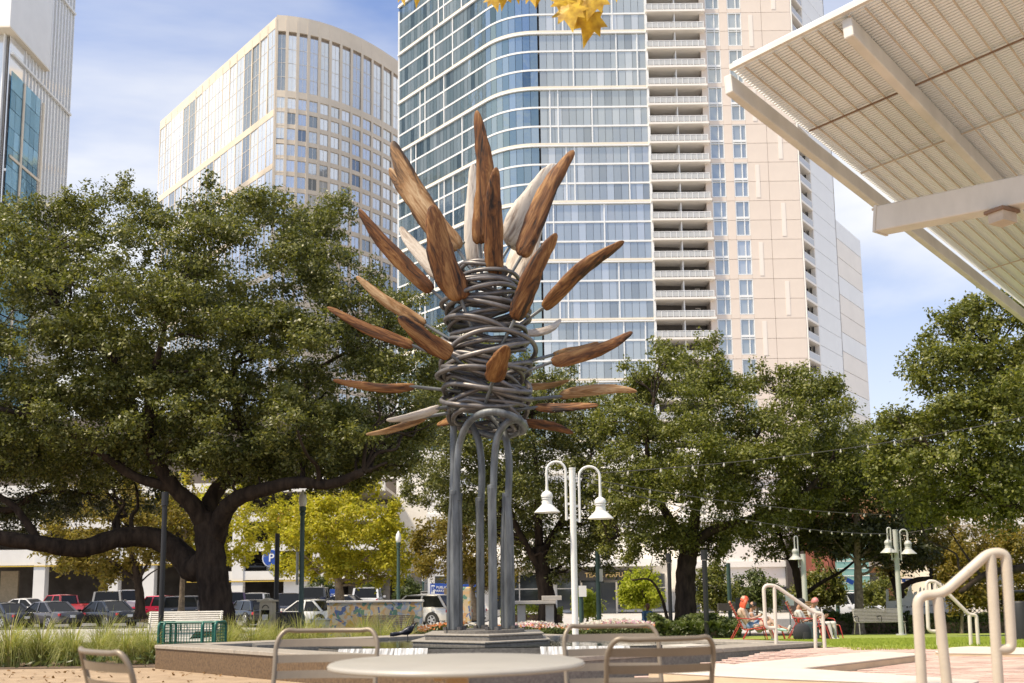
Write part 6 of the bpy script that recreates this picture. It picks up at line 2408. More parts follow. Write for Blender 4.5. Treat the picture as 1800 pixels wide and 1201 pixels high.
cl = [clump_mesh(50 + i, 640, .74) for i in range(3)]
spots = [(20, 18.0, 'far'), (75, 18.6, ''), (130, 18.1, ''), (175, 19.2, ''), (222, 18.3, ''), (262, 19.0, ''), (40, 20.5, ''), (110, 20.8, ''), (190, 21, ''), (-40, 18.6, ''), (245, 21.0, ''),
         (402, 22.0, ''), (445, 21.3, ''), (488, 22.4, ''), (528, 21.0, ''), (575, 22.0, ''), (618, 21.2, ''), (668, 20.6, ''), (705, 21.6, ''), (412, 24.4, ''), (462, 24.2, ''), (552, 24.5, ''), (640, 23.6, ''), (470, 25.5, '')]
whose = ['under the front of the black car', 'below the grey sedan rear wheel', 'below the grey sedan trunk', 'beneath the black sedan wheel', 'standing beside the wire cage', 'touching the corner of the pool coping',
         'second row under the grey sedan', 'second row under its tail light', 'second row by the black sedan plate', 'cut by the frame below the black car', 'in front of the white bench leg',
         'close behind the wire cage', 'at the foot of the big oak', 'before the newspaper box', 'before the dark slatted bin', 'before the round grey bin', 'before the mosaic wall end', 'before the brown bench middle', 'closest to the blackbird',
         'in the back row by the oak root', 'in the back row by the newspaper box', 'in the back row below the white car', 'in the back row below the mosaic', 'farthest back beside the black pole']
for i, (px, d, _) in enumerate(spots):
    p = G(px, d)
    o = put(cl[i % 3], 'grass_clump', None, (p.x, p.y, p.z), rnd.uniform(0, 6))
    s = rnd.uniform(.85, 1.2) * (1.0 if px < 300 else .95)
    o.scale = (s, s, s * rnd.uniform(.9, 1.1))
    w = ('on the gravel edge below the parked cars' if px < 300 else 'behind the pool between the wire cage and the brown bench')
    tag(o, 'arching pale green grass clump ' + whose[i], 'grass', 'ornamental grasses ' + w)
n = 5200
gx, gy = NP.uniform(-15, -1.0, n), NP.uniform(16.9, 26, n)
c = np.stack([gx, gy, np.array([gz(a, b) for a, b in zip(gx, gy)]) + NP.uniform(.02, .22, n)], 1)
tag(np_mesh('ground_cover', leaf_quads(c, NP.normal(size=(n, 3)) + [0, 0, .6], NP.uniform(.08, .2, n), NP.uniform(.03, .06, n)), 4, 'shrub'), 'low leafy ground cover between the grass clumps', 'ground cover', kind='stuff')


def hedge(name, label, quad, h, n, mat, leaf, cat, flowers=None, h0=.0, lump=.12):
    """Leafy mass over a plan quad."""
    a, b, c_, d_ = [np.array(q) for q in quad]
    cen = (a + b + c_ + d_) / 4
    z0 = gz(*cen)
    t = T(name, label, cat, (cen[0], cen[1], z0))
    u, v = NP.random(n), NP.random(n)
    k = NP.random(n)
    side = NP.random(n) < .45
    v = np.where(side, v * .15, v)
    p = a[None] * ((1 - u) * (1 - v))[:, None] + b[None] * (u * (1 - v))[:, None] + c_[None] * (u * v)[:, None] + d_[None] * ((1 - u) * v)[:, None]
    top = h * (1 + lump * np.sin(p[:, 0] * 3.1) + lump * np.sin(p[:, 0] * 7.3 + p[:, 1] * 4))
    z = np.where(side, NP.random(n) * top, top * (1 - .25 * k * k))
    gzv = np.array([gz(x, y) for x, y in p]) - z0
    c = np.stack([p[:, 0] - cen[0], p[:, 1] - cen[1], z + gzv + h0], 1)
    nr = NP.normal(size=(n, 3)) * .6 + np.where(side[:, None], [0, -.8, .3], [0, -.1, .9])
    np_mesh('foliage', leaf_quads(c, nr, leaf * NP.uniform(.6, 1.4, n), leaf * .55 * NP.uniform(.7, 1.3, n)), 4, mat, t)
    # woody core so the mass is not hollow
    q = [(x - cen[0], y - cen[1]) for x, y in quad]
    MB().prism([(x * .97, y * .97) for x, y in q], -.4, h * .7 + h0).build('stem_mass', 'mulch', t)
    if flowers:
        for nm, fm, m_, hh in flowers:
            u, v = NP.random(m_), NP.random(m_)
            p = a[None] * ((1 - u) * (1 - v))[:, None] + b[None] * (u * (1 - v))[:, None] + c_[None] * (u * v)[:, None] + d_[None] * ((1 - u) * v)[:, None]
            ok = np.sin(p[:, 0] * 2.3 + hh * 40) + NP.normal(0, .7, m_) > -.4
            p = p[ok]
            z = h * (1 + lump * np.sin(p[:, 0] * 3.1)) + NP.uniform(-.04, .10, len(p)) + hh
            gzv = np.array([gz(x, y) for x, y in p]) - z0
            c = np.stack([p[:, 0] - cen[0], p[:, 1] - cen[1], z + gzv + h0], 1)
            s = NP.uniform(.04, .075, len(p))
            tag(np_mesh(nm, leaf_quads(c, NP.normal(size=(len(p), 3)) * .5 + [0, -.6, .6], s, s), 4, fm, t), kind='stuff')
    return t


M['petal_white'] = leaf_mat('petal_white', [(.62, .58, .50), (.70, .66, .60)], .3, .6, .2)
M['petal_pink'] = leaf_mat('petal_pink', [(.55, .24, .28), (.60, .34, .42), (.50, .30, .46)], .3, .6, .2)
M['petal_orange'] = leaf_mat('petal_orange', [(.52, .15, .05), (.58, .26, .10)], .3, .6, .2)
fl = [('pale_flower', 'petal_white', 2600, .06), ('pink_flower', 'petal_pink', 1500, .04), ('orange_flower', 'petal_orange', 1300, .0)]


def hq(px0, px1, d0, d1):
    return [tuple(W(px0, 1090, d0))[:2], tuple(W(px1, 1090, d0))[:2], tuple(W(px1, 1090, d1))[:2], tuple(W(px0, 1090, d1))[:2]]


hedge('flower_hedge', 'clipped green hedge topped with white and pink flowers behind the sculpture', hq(905, 1150, 25.0, 28.5), .42, 17000, 'shrub', .07, 'flower bed', fl)
hedge('flower_hedge', 'orange and white flowering hedge between the brown bench and the poles', hq(735, 905, 25.5, 28), .46, 11000, 'shrub', .07, 'flower bed', [('pale_flower', 'petal_white', 1000, .05), ('orange_flower', 'petal_orange', 1700, .02)])
hedge('planting', 'strappy green planting around the foot of the oak behind the deck chairs', hq(1140, 1300, 34, 39.5), .5, 12000, 'shrub', .17, 'planting', lump=.35)
hedge('shrub_hedge', 'dark shrub hedge behind the pink haired person and the bench', hq(1448, 1600, 42.2, 44), .80, 11000, 'shrub', .13, 'hedge')
hedge('shrub_hedge', 'dark shrub hedge below the lattice fence', hq(1598, 1860, 39.8, 41.6), .66, 13000, 'shrub', .13, 'hedge')
hedge('box_hedge', 'low clipped hedge along the street behind the stone table', hq(880, 990, 44, 45.5), .9, 4000, 'lime', .09, 'hedge')
hedge('street_hedge', 'low green hedge strip between the two rows of parked cars', hq(10, 330, 70, 71), .7, 6000, 'shrub', .14, 'hedge')

# yellow green strappy plants in the bed below the oak
bl_ = MB()
for k in range(34):
    an = k * 2.4
    e_ = .6 + .6 * ((k * 37) % 11) / 10
    p = [(0, 0, 0), (math.cos(an) * .13 * e_, math.sin(an) * .13 * e_, .26 * e_), (math.cos(an) * .34 * e_, math.sin(an) * .34 * e_, .24)]
    q = Vector((-math.sin(an), math.cos(an), 0)) * .013
    vs = []
    for i, c in enumerate(p):
        c = Vector(c)
        f = (1, 1, .15)[i]
        vs += [c - q * f, c + q * f]
    bl_.add(vs, [(0, 1, 3, 2), (2, 3, 5, 4)])
st_me = bl_.mesh('bed_plant', 'shrub')
bedw = {1150: 'beside the end of the flower hedge', 1172: 'by the dark pole touching the oak trunk', 1198: 'in front of the oak trunk', 1214: 'just past the oak trunk', 1228: 'before the black light pole with round head', 1262: 'nearest the red deck chair', 1246: 'under the black light pole'}
for px, d in ((1150, 33.6), (1172, 33.8), (1198, 33.5), (1214, 33.9), (1228, 33.6), (1262, 33.7), (1246, 34)):
    p = G(px, d)
    o = put(st_me, 'bed_plant', None, (p.x, p.y, p.z + .30), rnd.uniform(0, 6))
    o.scale = (1.0,) * 3
    tag(o, 'yellow green strappy plant ' + bedw[px], 'plant', 'strappy bed plants below the oak')

# ------------------------------------------------------------------ vehicles (front towards local +x)
def paint(name, col, metal=.3):
    if name not in M:
        M[name] = pm(name, col, .28, metal, var=.03, coat=.8)
    return name


def body_ring(x, w, zb, zt, tuck):
    h = zt - zb
    r = [(w * .80, zb), (w * .96, zb + .05), (w, zb + h * .38), (w * .985, zb + h * .62), (w * .95, zt - .05), (w * tuck, zt), (w * tuck * .5, zt + .02)]
    return [(x, y, z) for y, z in r] + [(x, -y, z) for y, z in reversed(r)]


def vehicle(name, label, px, d, rz, kind, col, L=4.8, Wd=1.84, H=1.46, dz_=0.0, cat='car', group=None):
    c = G(px, d)
    t = T(name, label, cat, (c.x, c.y, c.z + .02 + dz_), rz, group)
    w = Wd / 2
    hl = L / 2
    tall = kind in ('suv', 'pickup', 'van')
    cl = .34 if tall else .22                                # ground clearance
    belt = H * (.60 if kind != 'pickup' else .57)
    if kind == 'sedan':
        st = [(-1, .84, cl + .22, belt - .16, .8), (-.97, .93, cl + .05, belt - .03, .84), (-.82, .98, cl, belt + .02, .86), (-.4, 1, cl, belt + .01, .9), (.1, 1, cl, belt - .02, .9), (.42, .99, cl, belt - .06, .88), (.8, .97, cl, belt - .18, .84), (.95, .88, cl + .03, belt - .28, .8), (1, .76, cl + .18, belt - .38, .78)]
        gh = dict(b0=-.66, b1=.46, t0=-.34, t1=.10, tw=.74)
    elif kind == 'hatch':
        st = [(-1, .86, cl + .22, belt - .06, .84), (-.97, .95, cl + .05, belt, .88), (-.6, 1, cl, belt + .03, .9), (0, 1, cl, belt, .9), (.5, .99, cl, belt - .06, .88), (.85, .96, cl, belt - .2, .84), (1, .76, cl + .18, belt - .40, .78)]
        gh = dict(b0=-.95, b1=.52, t0=-.72, t1=.16, tw=.76)
    elif kind in ('suv', 'van'):
        st = [(-1, .92, cl + .16, belt - .04, .9), (-.98, .97, cl + .05, belt, .92), (-.5, 1, cl, belt, .93), (.2, 1, cl, belt, .93), (.5, 1, cl, belt - .04, .92), (.9, .97, cl, belt - .12, .88), (1, .88, cl + .1, belt - .3, .84)]
        gh = dict(b0=-.985, b1=.50 if kind == 'suv' else .62, t0=-.90, t1=.24, tw=.82)
    else:
        st = [(-1, .95, cl + .14, belt - .02, .94), (-.98, .98, cl + .08, belt, .95), (-.5, 1, cl, belt, .95), (.1, 1, cl, belt + .02, .94), (.45, 1, cl, belt, .93), (.9, .97, cl, belt - .06, .90), (1, .90, cl + .1, belt - .22, .86)]
        gh = dict(b0=-.22, b1=.50, t0=-.16, t1=.28, tw=.80)
    MB().loft([body_ring(x * hl, w * k, zb, zt, tk) for x, k, zb, zt, tk in st]).build('body', col, t, smooth=42)
    # greenhouse
    bz = belt - .02
    wb, wt = w * .92, w * gh['tw']
    b0, b1, t0, t1 = (gh[k] * hl for k in ('b0', 'b1', 't0', 't1'))
    zt = H - .045
    g_ = MB().loft([[(b0, -wb, bz), (b0 + .05, wb, bz), (b1 - .05, wb, bz), (b1, -wb, bz)][:1] + [(b0, wb, bz), (b1, wb * .94, bz), (b1, -wb * .94, bz)],
                    [(t0, -wt, zt), (t0, wt, zt), (t1, wt * .97, zt), (t1, -wt * .97, zt)]])
    g_.build('window_glass', 'car_glass', t)
    # roof: domed panel
    rows = []
    for s in np.linspace(0, 1, 7):
        x = t0 + (t1 - t0) * s
        e = .05 * math.sin(math.pi * s)
        ww = wt * (1.02 - .03 * s)
        rows.append([(x, -ww, zt - .012), (x, -ww * .96, zt + .02 + e * .4), (x, -ww * .5, zt + .035 + e), (x, ww * .5, zt + .035 + e), (x, ww * .96, zt + .02 + e * .4), (x, ww, zt - .012)])
    MB().loft(rows).build('roof', col, t, smooth=40)
    # pillars
    b = MB()
    for s in (-1, 1):
        b.beam((b0, s * wb, bz), (t0, s * wt, zt), .13, .07, up=(1, 0, 0))
        b.beam((b1, s * wb * .94, bz), (t1, s * wt * .97, zt), .08, .05, up=(1, 0, 0))
        ks = (.5,) if kind != 'van' and kind != 'suv' else (.34, .68)
        for k in ks:
            xb, xt = b0 + (b1 - b0) * (k - .02), t0 + (t1 - t0) * k
            b.beam((xb, s * (wb + .004), bz), (xt, s * (wt + .004), zt), .09, .03, up=(0, 1, 0))
        b.beam((b0, s * (wb + .01), bz + .01), (b1, s * (wb * .94 + .01), bz + .01), .03, .035)
    b.build('pillar', col, t)
    if kind == 'pickup':
        x0, x1 = -hl * .97, b0 - .05
        MB().box(((x0 + x1) / 2, 0, belt + .0), (x1 - x0 - .1, w * 1.62, .06)).build('cargo_bed', 'rubber', t)
        b = MB()
        for s in (-1, 1):
            b.box(((x0 + x1) / 2, s * w * .90, belt + .05), (x1 - x0, .10, .14))
        b.build('bed_side', col, t)
        MB().box((x0 - .02, 0, belt - .2), (.06, w * 1.72, .52)).build('tailgate', col, t, bevel=.02)
    # wheels with dark arches
    rw = .33 if not tall else .39
    for sx in (-1, 1):
        for s in (-1, 1):
            x = sx * hl * (.60 if kind != 'pickup' else .64)
            wh = MB().tube([(0, -.11, 0), (0, -.09, 0), (0, .09, 0), (0, .11, 0)], [rw * .93, rw, rw, rw * .93], 24).build('wheel', 'rubber', t, smooth=40, loc=(x, s * (w - .10), rw))
            b = MB()
            o_ = s * .115
            b.tube([(0, o_ - .01 * s, 0), (0, o_ + .008 * s, 0)], [rw * .16, rw * .16], 10)
            for k in range(5):
                a_ = k * 2 * math.pi / 5
                b.beam((math.cos(a_) * .03, o_, math.sin(a_) * .03), (math.cos(a_) * rw * .62, o_, math.sin(a_) * rw * .62), .07, .03, up=(0, 1, 0))
            b.tube([(math.cos(a_) * rw * .64, o_, math.sin(a_) * rw * .64) for a_ in np.linspace(0, 2 * math.pi, 21)[:-1]], .022, 6, closed=True)
            b.build('rim', 'alloy', wh)
            MB().tube([(x, s * (w - .22), rw), (x, s * (w + .006), rw)], rw * 1.18, 24).build('wheel_arch', 'rubber', t)
    # lights, plates, mirrors
    zl = belt - (.20 if kind == 'sedan' else .22 if kind == 'hatch' else .30)
    for s in (-1, 1):
        if tall:
            MB().box((-hl * .985, s * w * .84, zl + .04), (.10, .13, .40)).build('tail_light', 'tail', t, bevel=.02)
        else:
            MB().box((-hl * .955, s * w * .74, zl + .05), (.12, .42, .15), rz=s * .32).build('tail_light', 'tail', t, bevel=.03)
        MB().box((hl * .93, s * w * .70, zl - .12 if not tall else zl + .06), (.14, .34, .14), rz=-s * .35).build('headlight', 'head', t, bevel=.03)
        MB().box((b1 - .12, s * (w + .07), bz + .09), (.10, .20, .14)).build('mirror', col, t, bevel=.02)
        for k in ((.22,) if kind in ('hatch',) else (.18, .62)):
            MB().box((b0 + (b1 - b0) * k, s * (w * 1.0), bz - .14), (.16, .03, .03)).build('door_handle', 'alloy', t)
    MB().box((-hl - .01, 0, zl - .05 if not tall else cl + .3), (.03, .34, .15)).build('licence_plate', 'plate', t)
    MB().box((-hl * .975, 0, cl + .13), (.14, w * 1.5, .10)).build('bumper', 'sign_dark' if not tall else 'alloy', t, bevel=.02)
    if kind in ('suv', 'van', 'hatch'):
        MB().loft([[(b0 - .012, -wb * .80, bz + .05), (b0 - .012, wb * .80, bz + .05), (t0 - .018, wt * .84, zt - .05), (t0 - .018, -wt * .84, zt - .05)],
                   [(b0 - .005, -wb * .80, bz + .05), (b0 - .005, wb * .80, bz + .05), (t0 - .01, wt * .84, zt - .05), (t0 - .01, -wt * .84, zt - .05)]]).build('rear_window', 'car_glass', t)
    return t


grey, black, silver, red = paint('car_grey', (.085, .08, .085)), paint('car_black', (.012, .012, .014)), paint('car_silver', (.46, .45, .43)), paint('car_red', (.50, .035, .04))
white, white2, blue, maroon = paint('car_white', (.72, .72, .72), .0), paint('car_pearl', (.62, .60, .57), .2), paint('car_blue_silver', (.38, .44, .52)), paint('car_purple', (.06, .03, .07))
tan_, crimson, dark = paint('car_champagne', (.36, .33, .28)), paint('car_crimson', (.44, .02, .05)), paint('car_charcoal', (.03, .03, .032))
vehicle('parked_car', 'grey sedan with red tail lights parked behind the grasses', 82, 61, R(148), 'sedan', grey, L=4.9, H=1.50)
vehicle('parked_car', 'black sedan with bright red lights parked beside the grey sedan', 183, 61.5, R(146), 'sedan', black, L=4.9, H=1.50)
vehicle('parked_car', 'black car with a white plate cut by the frame behind the grasses', 2, 61, R(150), 'sedan', dark, L=4.8, H=1.44)
vehicle('parked_car', 'pearl white sedan showing its roof behind the grey sedan', 38, 74, R(168), 'sedan', white2, L=4.7, H=1.42, dz_=.25)
vehicle('pickup_truck', 'red double cab pickup with a grey bed cover parked behind the grey sedan', 110, 76, R(160), 'pickup', red, L=5.4, Wd=1.95, H=1.80, dz_=.1, cat='pickup truck')
vehicle('parked_car', 'champagne silver suv seen from behind between the red pickups', 190, 75, R(108), 'suv', tan_, L=5.0, Wd=1.98, H=1.92, dz_=.2)
vehicle('parked_van', 'white van partly hidden behind the silver suv', 226, 80, R(112), 'van', white, L=5.0, Wd=1.95, H=2.0, dz_=.2, cat='van')
vehicle('pickup_truck', 'crimson pickup behind the black light pole', 284, 76, R(162), 'pickup', crimson, L=5.4, Wd=1.95, H=1.75, cat='pickup truck')
vehicle('parked_car', 'red roofed dark car with open door beside the big oak trunk', 348, 68, R(20), 'suv', dark, L=4.6, H=1.72)
vehicle('parked_car', 'dark purple suv showing beside the oak trunk', 404, 76, R(110), 'suv', maroon, L=4.7, H=1.80, dz_=.15)
vehicle('parked_car', 'low black sports car with pink red tail lights beside the oak', 440, 58.5, R(128), 'hatch', black, L=4.5, H=1.34, dz_=.1)
vehicle('parked_car', 'silver suv roof behind the black sports car', 452, 78, R(95), 'suv', silver, L=4.8, H=1.76, dz_=.1)
vehicle('parked_car', 'black boxy suv facing the park beside the newspaper box', 506, 66, R(-80), 'suv', black, L=4.5, Wd=1.88, H=1.72, dz_=.1)
vehicle('pickup_truck', 'black pickup seen from behind near the garage end wall', 552, 74, R(86), 'pickup', dark, L=5.6, Wd=2.02, H=1.88, dz_=.35, cat='pickup truck')
vehicle('parked_car', 'white sedan low behind the round grey bin', 545, 52, R(150), 'sedan', white, L=4.6, H=1.38)
vehicle('parked_car', 'white suv roof showing above the mosaic wall', 648, 74, R(92), 'suv', white, L=4.7, Wd=1.9, H=1.80, dz_=.35)
vehicle('parked_car', 'dark sedan roof low above the mosaic wall', 598, 70, R(170), 'sedan', dark, L=4.7, H=1.42, dz_=.25)
vehicle('parked_car', 'pearl white hatchback with a red tail light at the mosaic wall end', 738, 52, R(152), 'hatch', white2, L=4.3, H=1.55, dz_=.02)
vehicle('parked_car', 'pale blue silver hatchback beside the blue parking sign', 778, 54, R(158), 'hatch', blue, L=4.3, H=1.55)
vehicle('parked_car', 'white suv parked beyond the shrub hedge near the red building', 1486, 60, R(8), 'suv', white, L=4.6, H=1.70, dz_=.3)
vehicle('parked_car', 'dark car parked on the upper garage deck by the round sign', 446, 104, R(10), 'sedan', dark, L=4.7, H=1.44, dz_=3.9)

# ------------------------------------------------------------------ red deck chairs and the people
def deck_chair(label, loc, rz, k=1.0):
    """Low reclining wooden slat chair on a red tube frame; faces local +x."""
    t = T('deck_chair', label, 'deck chair', loc, rz, 'red framed deck chairs on the lawn')
    for s in (-.27, .27):
        MB().tube(fillet([(.62, s, .0), (.50, s, .40), (-.18, s, .28), (-.52, s, 1.02)], .06), .014, 8).build('side_frame', 'red_paint', t, smooth=50)
        MB().tube(fillet([(-.26, s, .46), (-.52, s, .0), (.55, s, .0)], .05), .012, 8).build('leg', 'red_paint', t, smooth=50)
        MB().tube(fillet([(-.36, s * 1.08, .60), (.30, s * 1.08, .56), (.42, s * 1.08, .0)], .06), .013, 8).build('armrest', 'red_paint', t, smooth=50)
    for i in range(8):
        q = Vector((.44, 0, .405)).lerp(Vector((-.14, 0, .30)), i / 7)
        MB().box(q, (.06, .52, .018), ry=.18).build('seat_slat', 'wood_slat', t)
    for i in range(10):
        q = Vector((-.21, 0, .36)).lerp(Vector((-.51, 0, 1.02)), i / 9)
        MB().box(q, (.062, .52, .018), ry=-1.14).build('back_slat', 'wood_slat', t)
    return t


def skin_mat(name, col, r=.6):
    if name not in M:
        M[name] = pm(name, col, r, 0, var=.05, scale=8)
    return name


def person(label, loc, rz, J, regions, vox=.016, hair=None, extra=None, head_r=.105, bake=True):
    """One continuous body grown over a skeleton of tapering limbs, coloured by the nearest bone.
    J: list of bones (material key, [points], [radii]); regions are taken from the bones."""
    t = T('person', label, 'person', loc, rz)
    b = MB()
    bones = []
    for mk, p, r in J:
        b.tube(p, r, 12)
        b2 = [Vector(q) for q in p]
        bones.append((mk, b2, r))
        for q, rr in ((p[0], r[0]), (p[-1], r[-1])):
            lat = [(rr * math.sin(a), rr * -math.cos(a)) for a in np.linspace(0, math.pi, 7)]
            lat[0], lat[-1] = (0, -rr), (0, rr)
            b.lathe(lat, q, 10)
    o = b.build('body', None if False else 'skin_dummy', t)
    rm = o.modifiers.new('join', 'REMESH')
    rm.mode = 'VOXEL'
    rm.voxel_size = vox
    sm = o.modifiers.new('soft', 'SMOOTH')
    sm.factor = .5
    sm.iterations = 3
    dg = bpy.context.evaluated_depsgraph_get()
    dg.update()
    me = bpy.data.meshes.new_from_object(o.evaluated_get(dg))
    o.modifiers.clear()
    o.data = me
    keys = []
    for mk, _, _ in bones:
        if mk not in keys:
            keys.append(mk)
    me.materials.clear()
    for k in keys:
        me.materials.append(M[k])
    cn = np.empty(len(me.polygons) * 3)
    me.polygons.foreach_get('center', cn)
    cn = cn.reshape(-1, 3)
    best = np.full(len(cn), 1e9)
    idx = np.zeros(len(cn), dtype=np.int32)
    for mk, p, r in bones:
        for q0, q1, r0, r1 in zip(p, p[1:], r, r[1:]):
            a, d = np.array(q0), np.array(q1 - q0)
            s = np.clip(((cn - a) @ d) / (d @ d + 1e-9), 0, 1)
            dist = np.linalg.norm(cn - a - s[:, None] * d, axis=1) - (r0 + (r1 - r0) * s)
            m = dist < best
            best[m] = dist[m]
            idx[m] = keys.index(mk)
    me.polygons.foreach_set('material_index', idx)
    me.polygons.foreach_set('use_smooth', [True] * len(me.polygons))
    me.update()
    return t


M['skin_dummy'] = M['sign_white']
SK1, SK2, SK3 = skin_mat('skin_fair', (.50, .33, .25)), skin_mat('skin_brown', (.16, .075, .045)), skin_mat('skin_tan', (.42, .23, .15))
skin_mat('cloth_white', (.52, .50, .47), .9)
skin_mat('cloth_grey', (.36, .36, .37), .9)
skin_mat('cloth_denim', (.14, .23, .36), .9)
skin_mat('cloth_blue', (.07, .16, .30), .9)
skin_mat('cloth_dark', (.03, .03, .035), .9)
skin_mat('cloth_cream', (.56, .44, .36), .9)
skin_mat('cloth_teal', (.06, .09, .10), .9)
skin_mat('shoe_mint', (.45, .66, .62), .7)
skin_mat('hair_red', (.62, .10, .045), .5)
skin_mat('hair_pink', (.62, .22, .22), .5)
skin_mat('hair_dark', (.02, .016, .014), .6)


def hand(p, dirv, palm, m, curl=.5):
    """Palm with five curled fingers as bones; p wrist, dirv pointing to the fingertips, palm normal."""
    p, d, n = Vector(p), Vector(dirv).normalized(), Vector(palm).normalized()
    s = d.cross(n).normalized()
    out = [(m, [p, p + d * .075], [.026, .036])]
    for i, (o, L) in enumerate(((-.030, .066), (-.010, .078), (.011, .073), (.031, .056))):
        a = p + d * .082 + s * o
        k1 = a + (d * math.cos(curl * .6) + n * math.sin(curl * .6)) * L * .5
        k2 = k1 + (d * math.cos(curl * 1.5) + n * math.sin(curl * 1.5)) * L * .5
        out.append((m, [a, k1, k2], [.0095, .009, .008]))
    a = p + d * .03 - s * .034
    out.append((m, [a, a + (d * .6 - s * .7 + n * .3).normalized() * .035, a + (d * .9 - s * .5 + n * .5).normalized() * .065], [.012, .010, .009]))
    return out


def head_parts(t, c, fwd, up, m_skin, hair=None, cap=None, style='short', r=.10):
    """Face details and hair on a head centred at c."""
    c, f, u = Vector(c), Vector(fwd).normalized(), Vector(up).normalized()
    s = f.cross(u).normalized()
    u = s.cross(f)
    Q = lambda a, b, d: c + f * a + s * b + u * d
    for k in (-1, 1):
        MB().lathe([(0, -.009), (.011, 0), (0, .009)], Q(r * .87, k * .034, .012), 8).build('eye', 'black_paint', t)
        MB().tube([Q(.0, k * r * .78, .02), Q(-.012, k * r * .90, .0), Q(.0, k * r * .78, -.025)], [.014, .018, .012], 6).build('ear', m_skin, t, smooth=True)
    MB().tube([Q(r * .86, 0, .02), Q(r * 1.10, 0, -.018), Q(r * .92, 0, -.026)], [.009, .015, .010], 6).build('nose', m_skin, t, smooth=True)
    MB().tube([Q(r * .88, -.022, -.055), Q(r * .92, 0, -.055), Q(r * .88, .022, -.055)], [.004, .006, .004], 6).build('mouth', 'tail', t)
    if hair:
        b = MB()
        vs, fs = [], []
        n_, m_ = 18, 11
        for i in range(m_):
            th = math.pi * .62 * i / (m_ - 1)
            for j in range(n_):
                ph = 2 * math.pi * j / n_
                front = max(0, math.cos(ph))
                tt = th * (1 - .48 * front)
                rr = r * 1.13 * (1 + .03 * math.sin(5 * ph + i))
                vs.append(Q(math.sin(tt) * math.cos(ph) * rr * .98 - .008, math.sin(tt) * math.sin(ph) * rr * .88, math.cos(tt) * rr * 1.12))
        for i in range(m_ - 1):
            for j in range(n_):
                fs.append((i * n_ + j, i * n_ + (j + 1) % n_, (i + 1) * n_ + (j + 1) % n_, (i + 1) * n_ + j))
        b.add(vs, fs)
        if style == 'long':
            for k in np.linspace(-1, 1, 9):
                y = k * r * .95
                b.tube([Q(-.03 + .05 * abs(k), y, .05), Q(-.04 + .08 * abs(k), y * 1.12, -.06), Q(-.03 + .10 * abs(k), y * 1.15, -.16), Q(.0 + .11 * abs(k), y * 1.0, -.26)], [.035, .042, .036, .012], 8)
        b.build('hair', hair, t, smooth=True)
    if cap:
        MB().lathe([(r * 1.10, .015), (r * 1.12, .04), (r * 1.02, .085), (r * .7, .118), (0, .13)], c, 18).build('cap', cap, t, smooth=40)
        MB().extrude([Q(r * .8, -.08, .03), Q(r * 1.75, -.06, .015), Q(r * 1.75, .06, .015), Q(r * .8, .08, .03)], tuple(u), .012).build('cap_peak', cap, t)


def sitter(label, loc, rz, top, legs, feet, skin, hair, cap=None, style='short', cross=False, sleeve=None, scale=1.0, bare_leg=True, recline=.30, head_tilt=.5, straight=False, lower=None):
    """Someone seated low, facing local +x, reading; hips at the origin of the seat."""
    hip = Vector((0, 0, .10))
    ch = hip + Vector((-.16 - recline * .15, 0, .36))
    nk = ch + Vector((-.01, 0, .17))
    hd = nk + Vector((.05 + .05 * head_tilt, 0, .145))
    J = [(top, [hip + Vector((-.01, 0, .06)), hip.lerp(ch, .55), ch], [.125, .125, .14]),
         (top, [ch + Vector((0, -.15, .06)), ch + Vector((0, .15, .06))], [.062, .062]),
         (legs, [hip + Vector((0, -.09, 0)), hip + Vector((0, .09, 0))], [.125, .125]),
         (skin, [ch + Vector((0, 0, .1)), nk, hd + Vector((-.02, 0, -.05))], [.06, .052, .06]),
         (skin, [hd + Vector((-.012, 0, .03)), hd + Vector((.02, 0, -.045))], [.098, .068])]
    sleeve = sleeve or skin
    for s in (-1, 1):
        sh = ch + Vector((0, s * .185, .06))
        el = sh + Vector((.10, s * .05, -.26))
        wr = Vector((hip.x + .22, s * .07, ch.z - .10))
        J.append((sleeve, [sh, sh.lerp(el, .45)], [.056, .05]))
        J.append((skin, [sh.lerp(el, .4), el, wr], [.045, .040, .026]))
        J += hand(wr, (wr - el).normalized() * .6 + Vector((.1, -s * .5, .1)), (.2, -s * .3, .9), skin, .7)
        if straight:
            kn = hip + Vector((.44, s * .10, .09))
            an = kn + Vector((.40, s * .01, -.13))
        elif cross and s > 0:
            kn = hip + Vector((.46, -.02, .20))
            an = kn + Vector((.26, -.13, -.25))
        else:
            kn = hip + Vector((.46, s * .10, .07))
            an = kn + Vector((.03 + (.06 if s < 0 else 0), 0, -.40))
        kt = .42 if bare_leg else 1.0
        mid = hip.lerp(kn, kt)
        J.append((legs, [hip + Vector((0, s * .09, 0)), mid], [.098, .090 if bare_leg else .065]))
        if bare_leg:
            J.append((skin, [mid, kn], [.084, .058]))
        J.append((skin if bare_leg else legs, [kn, kn.lerp(an, .35), an], [.056, .054, .036]))
        fd = Vector((.9, 0, -.12)) if not straight else Vector((.35, s * .15, .9))
        fd.normalize()
        J.append((feet, [an + fd * -.03 + Vector((0, 0, -.03)), an + fd * .08 + Vector((0, 0, -.035)), an + fd * .17 + Vector((0, 0, -.04))], [.040, .042, .030]))
    t = person(label, loc, rz, J, None, vox=.012)
    head_parts(t, hd, (1, 0, -head_tilt * .9), (head_tilt * .9, 0, 1), skin, hair, cap, style)
    t.scale = (scale,) * 3
    return t


def place(px, d, up=0.0):
    p = G(px, d)
    return Vector((p.x, p.y, p.z + .02 + up))


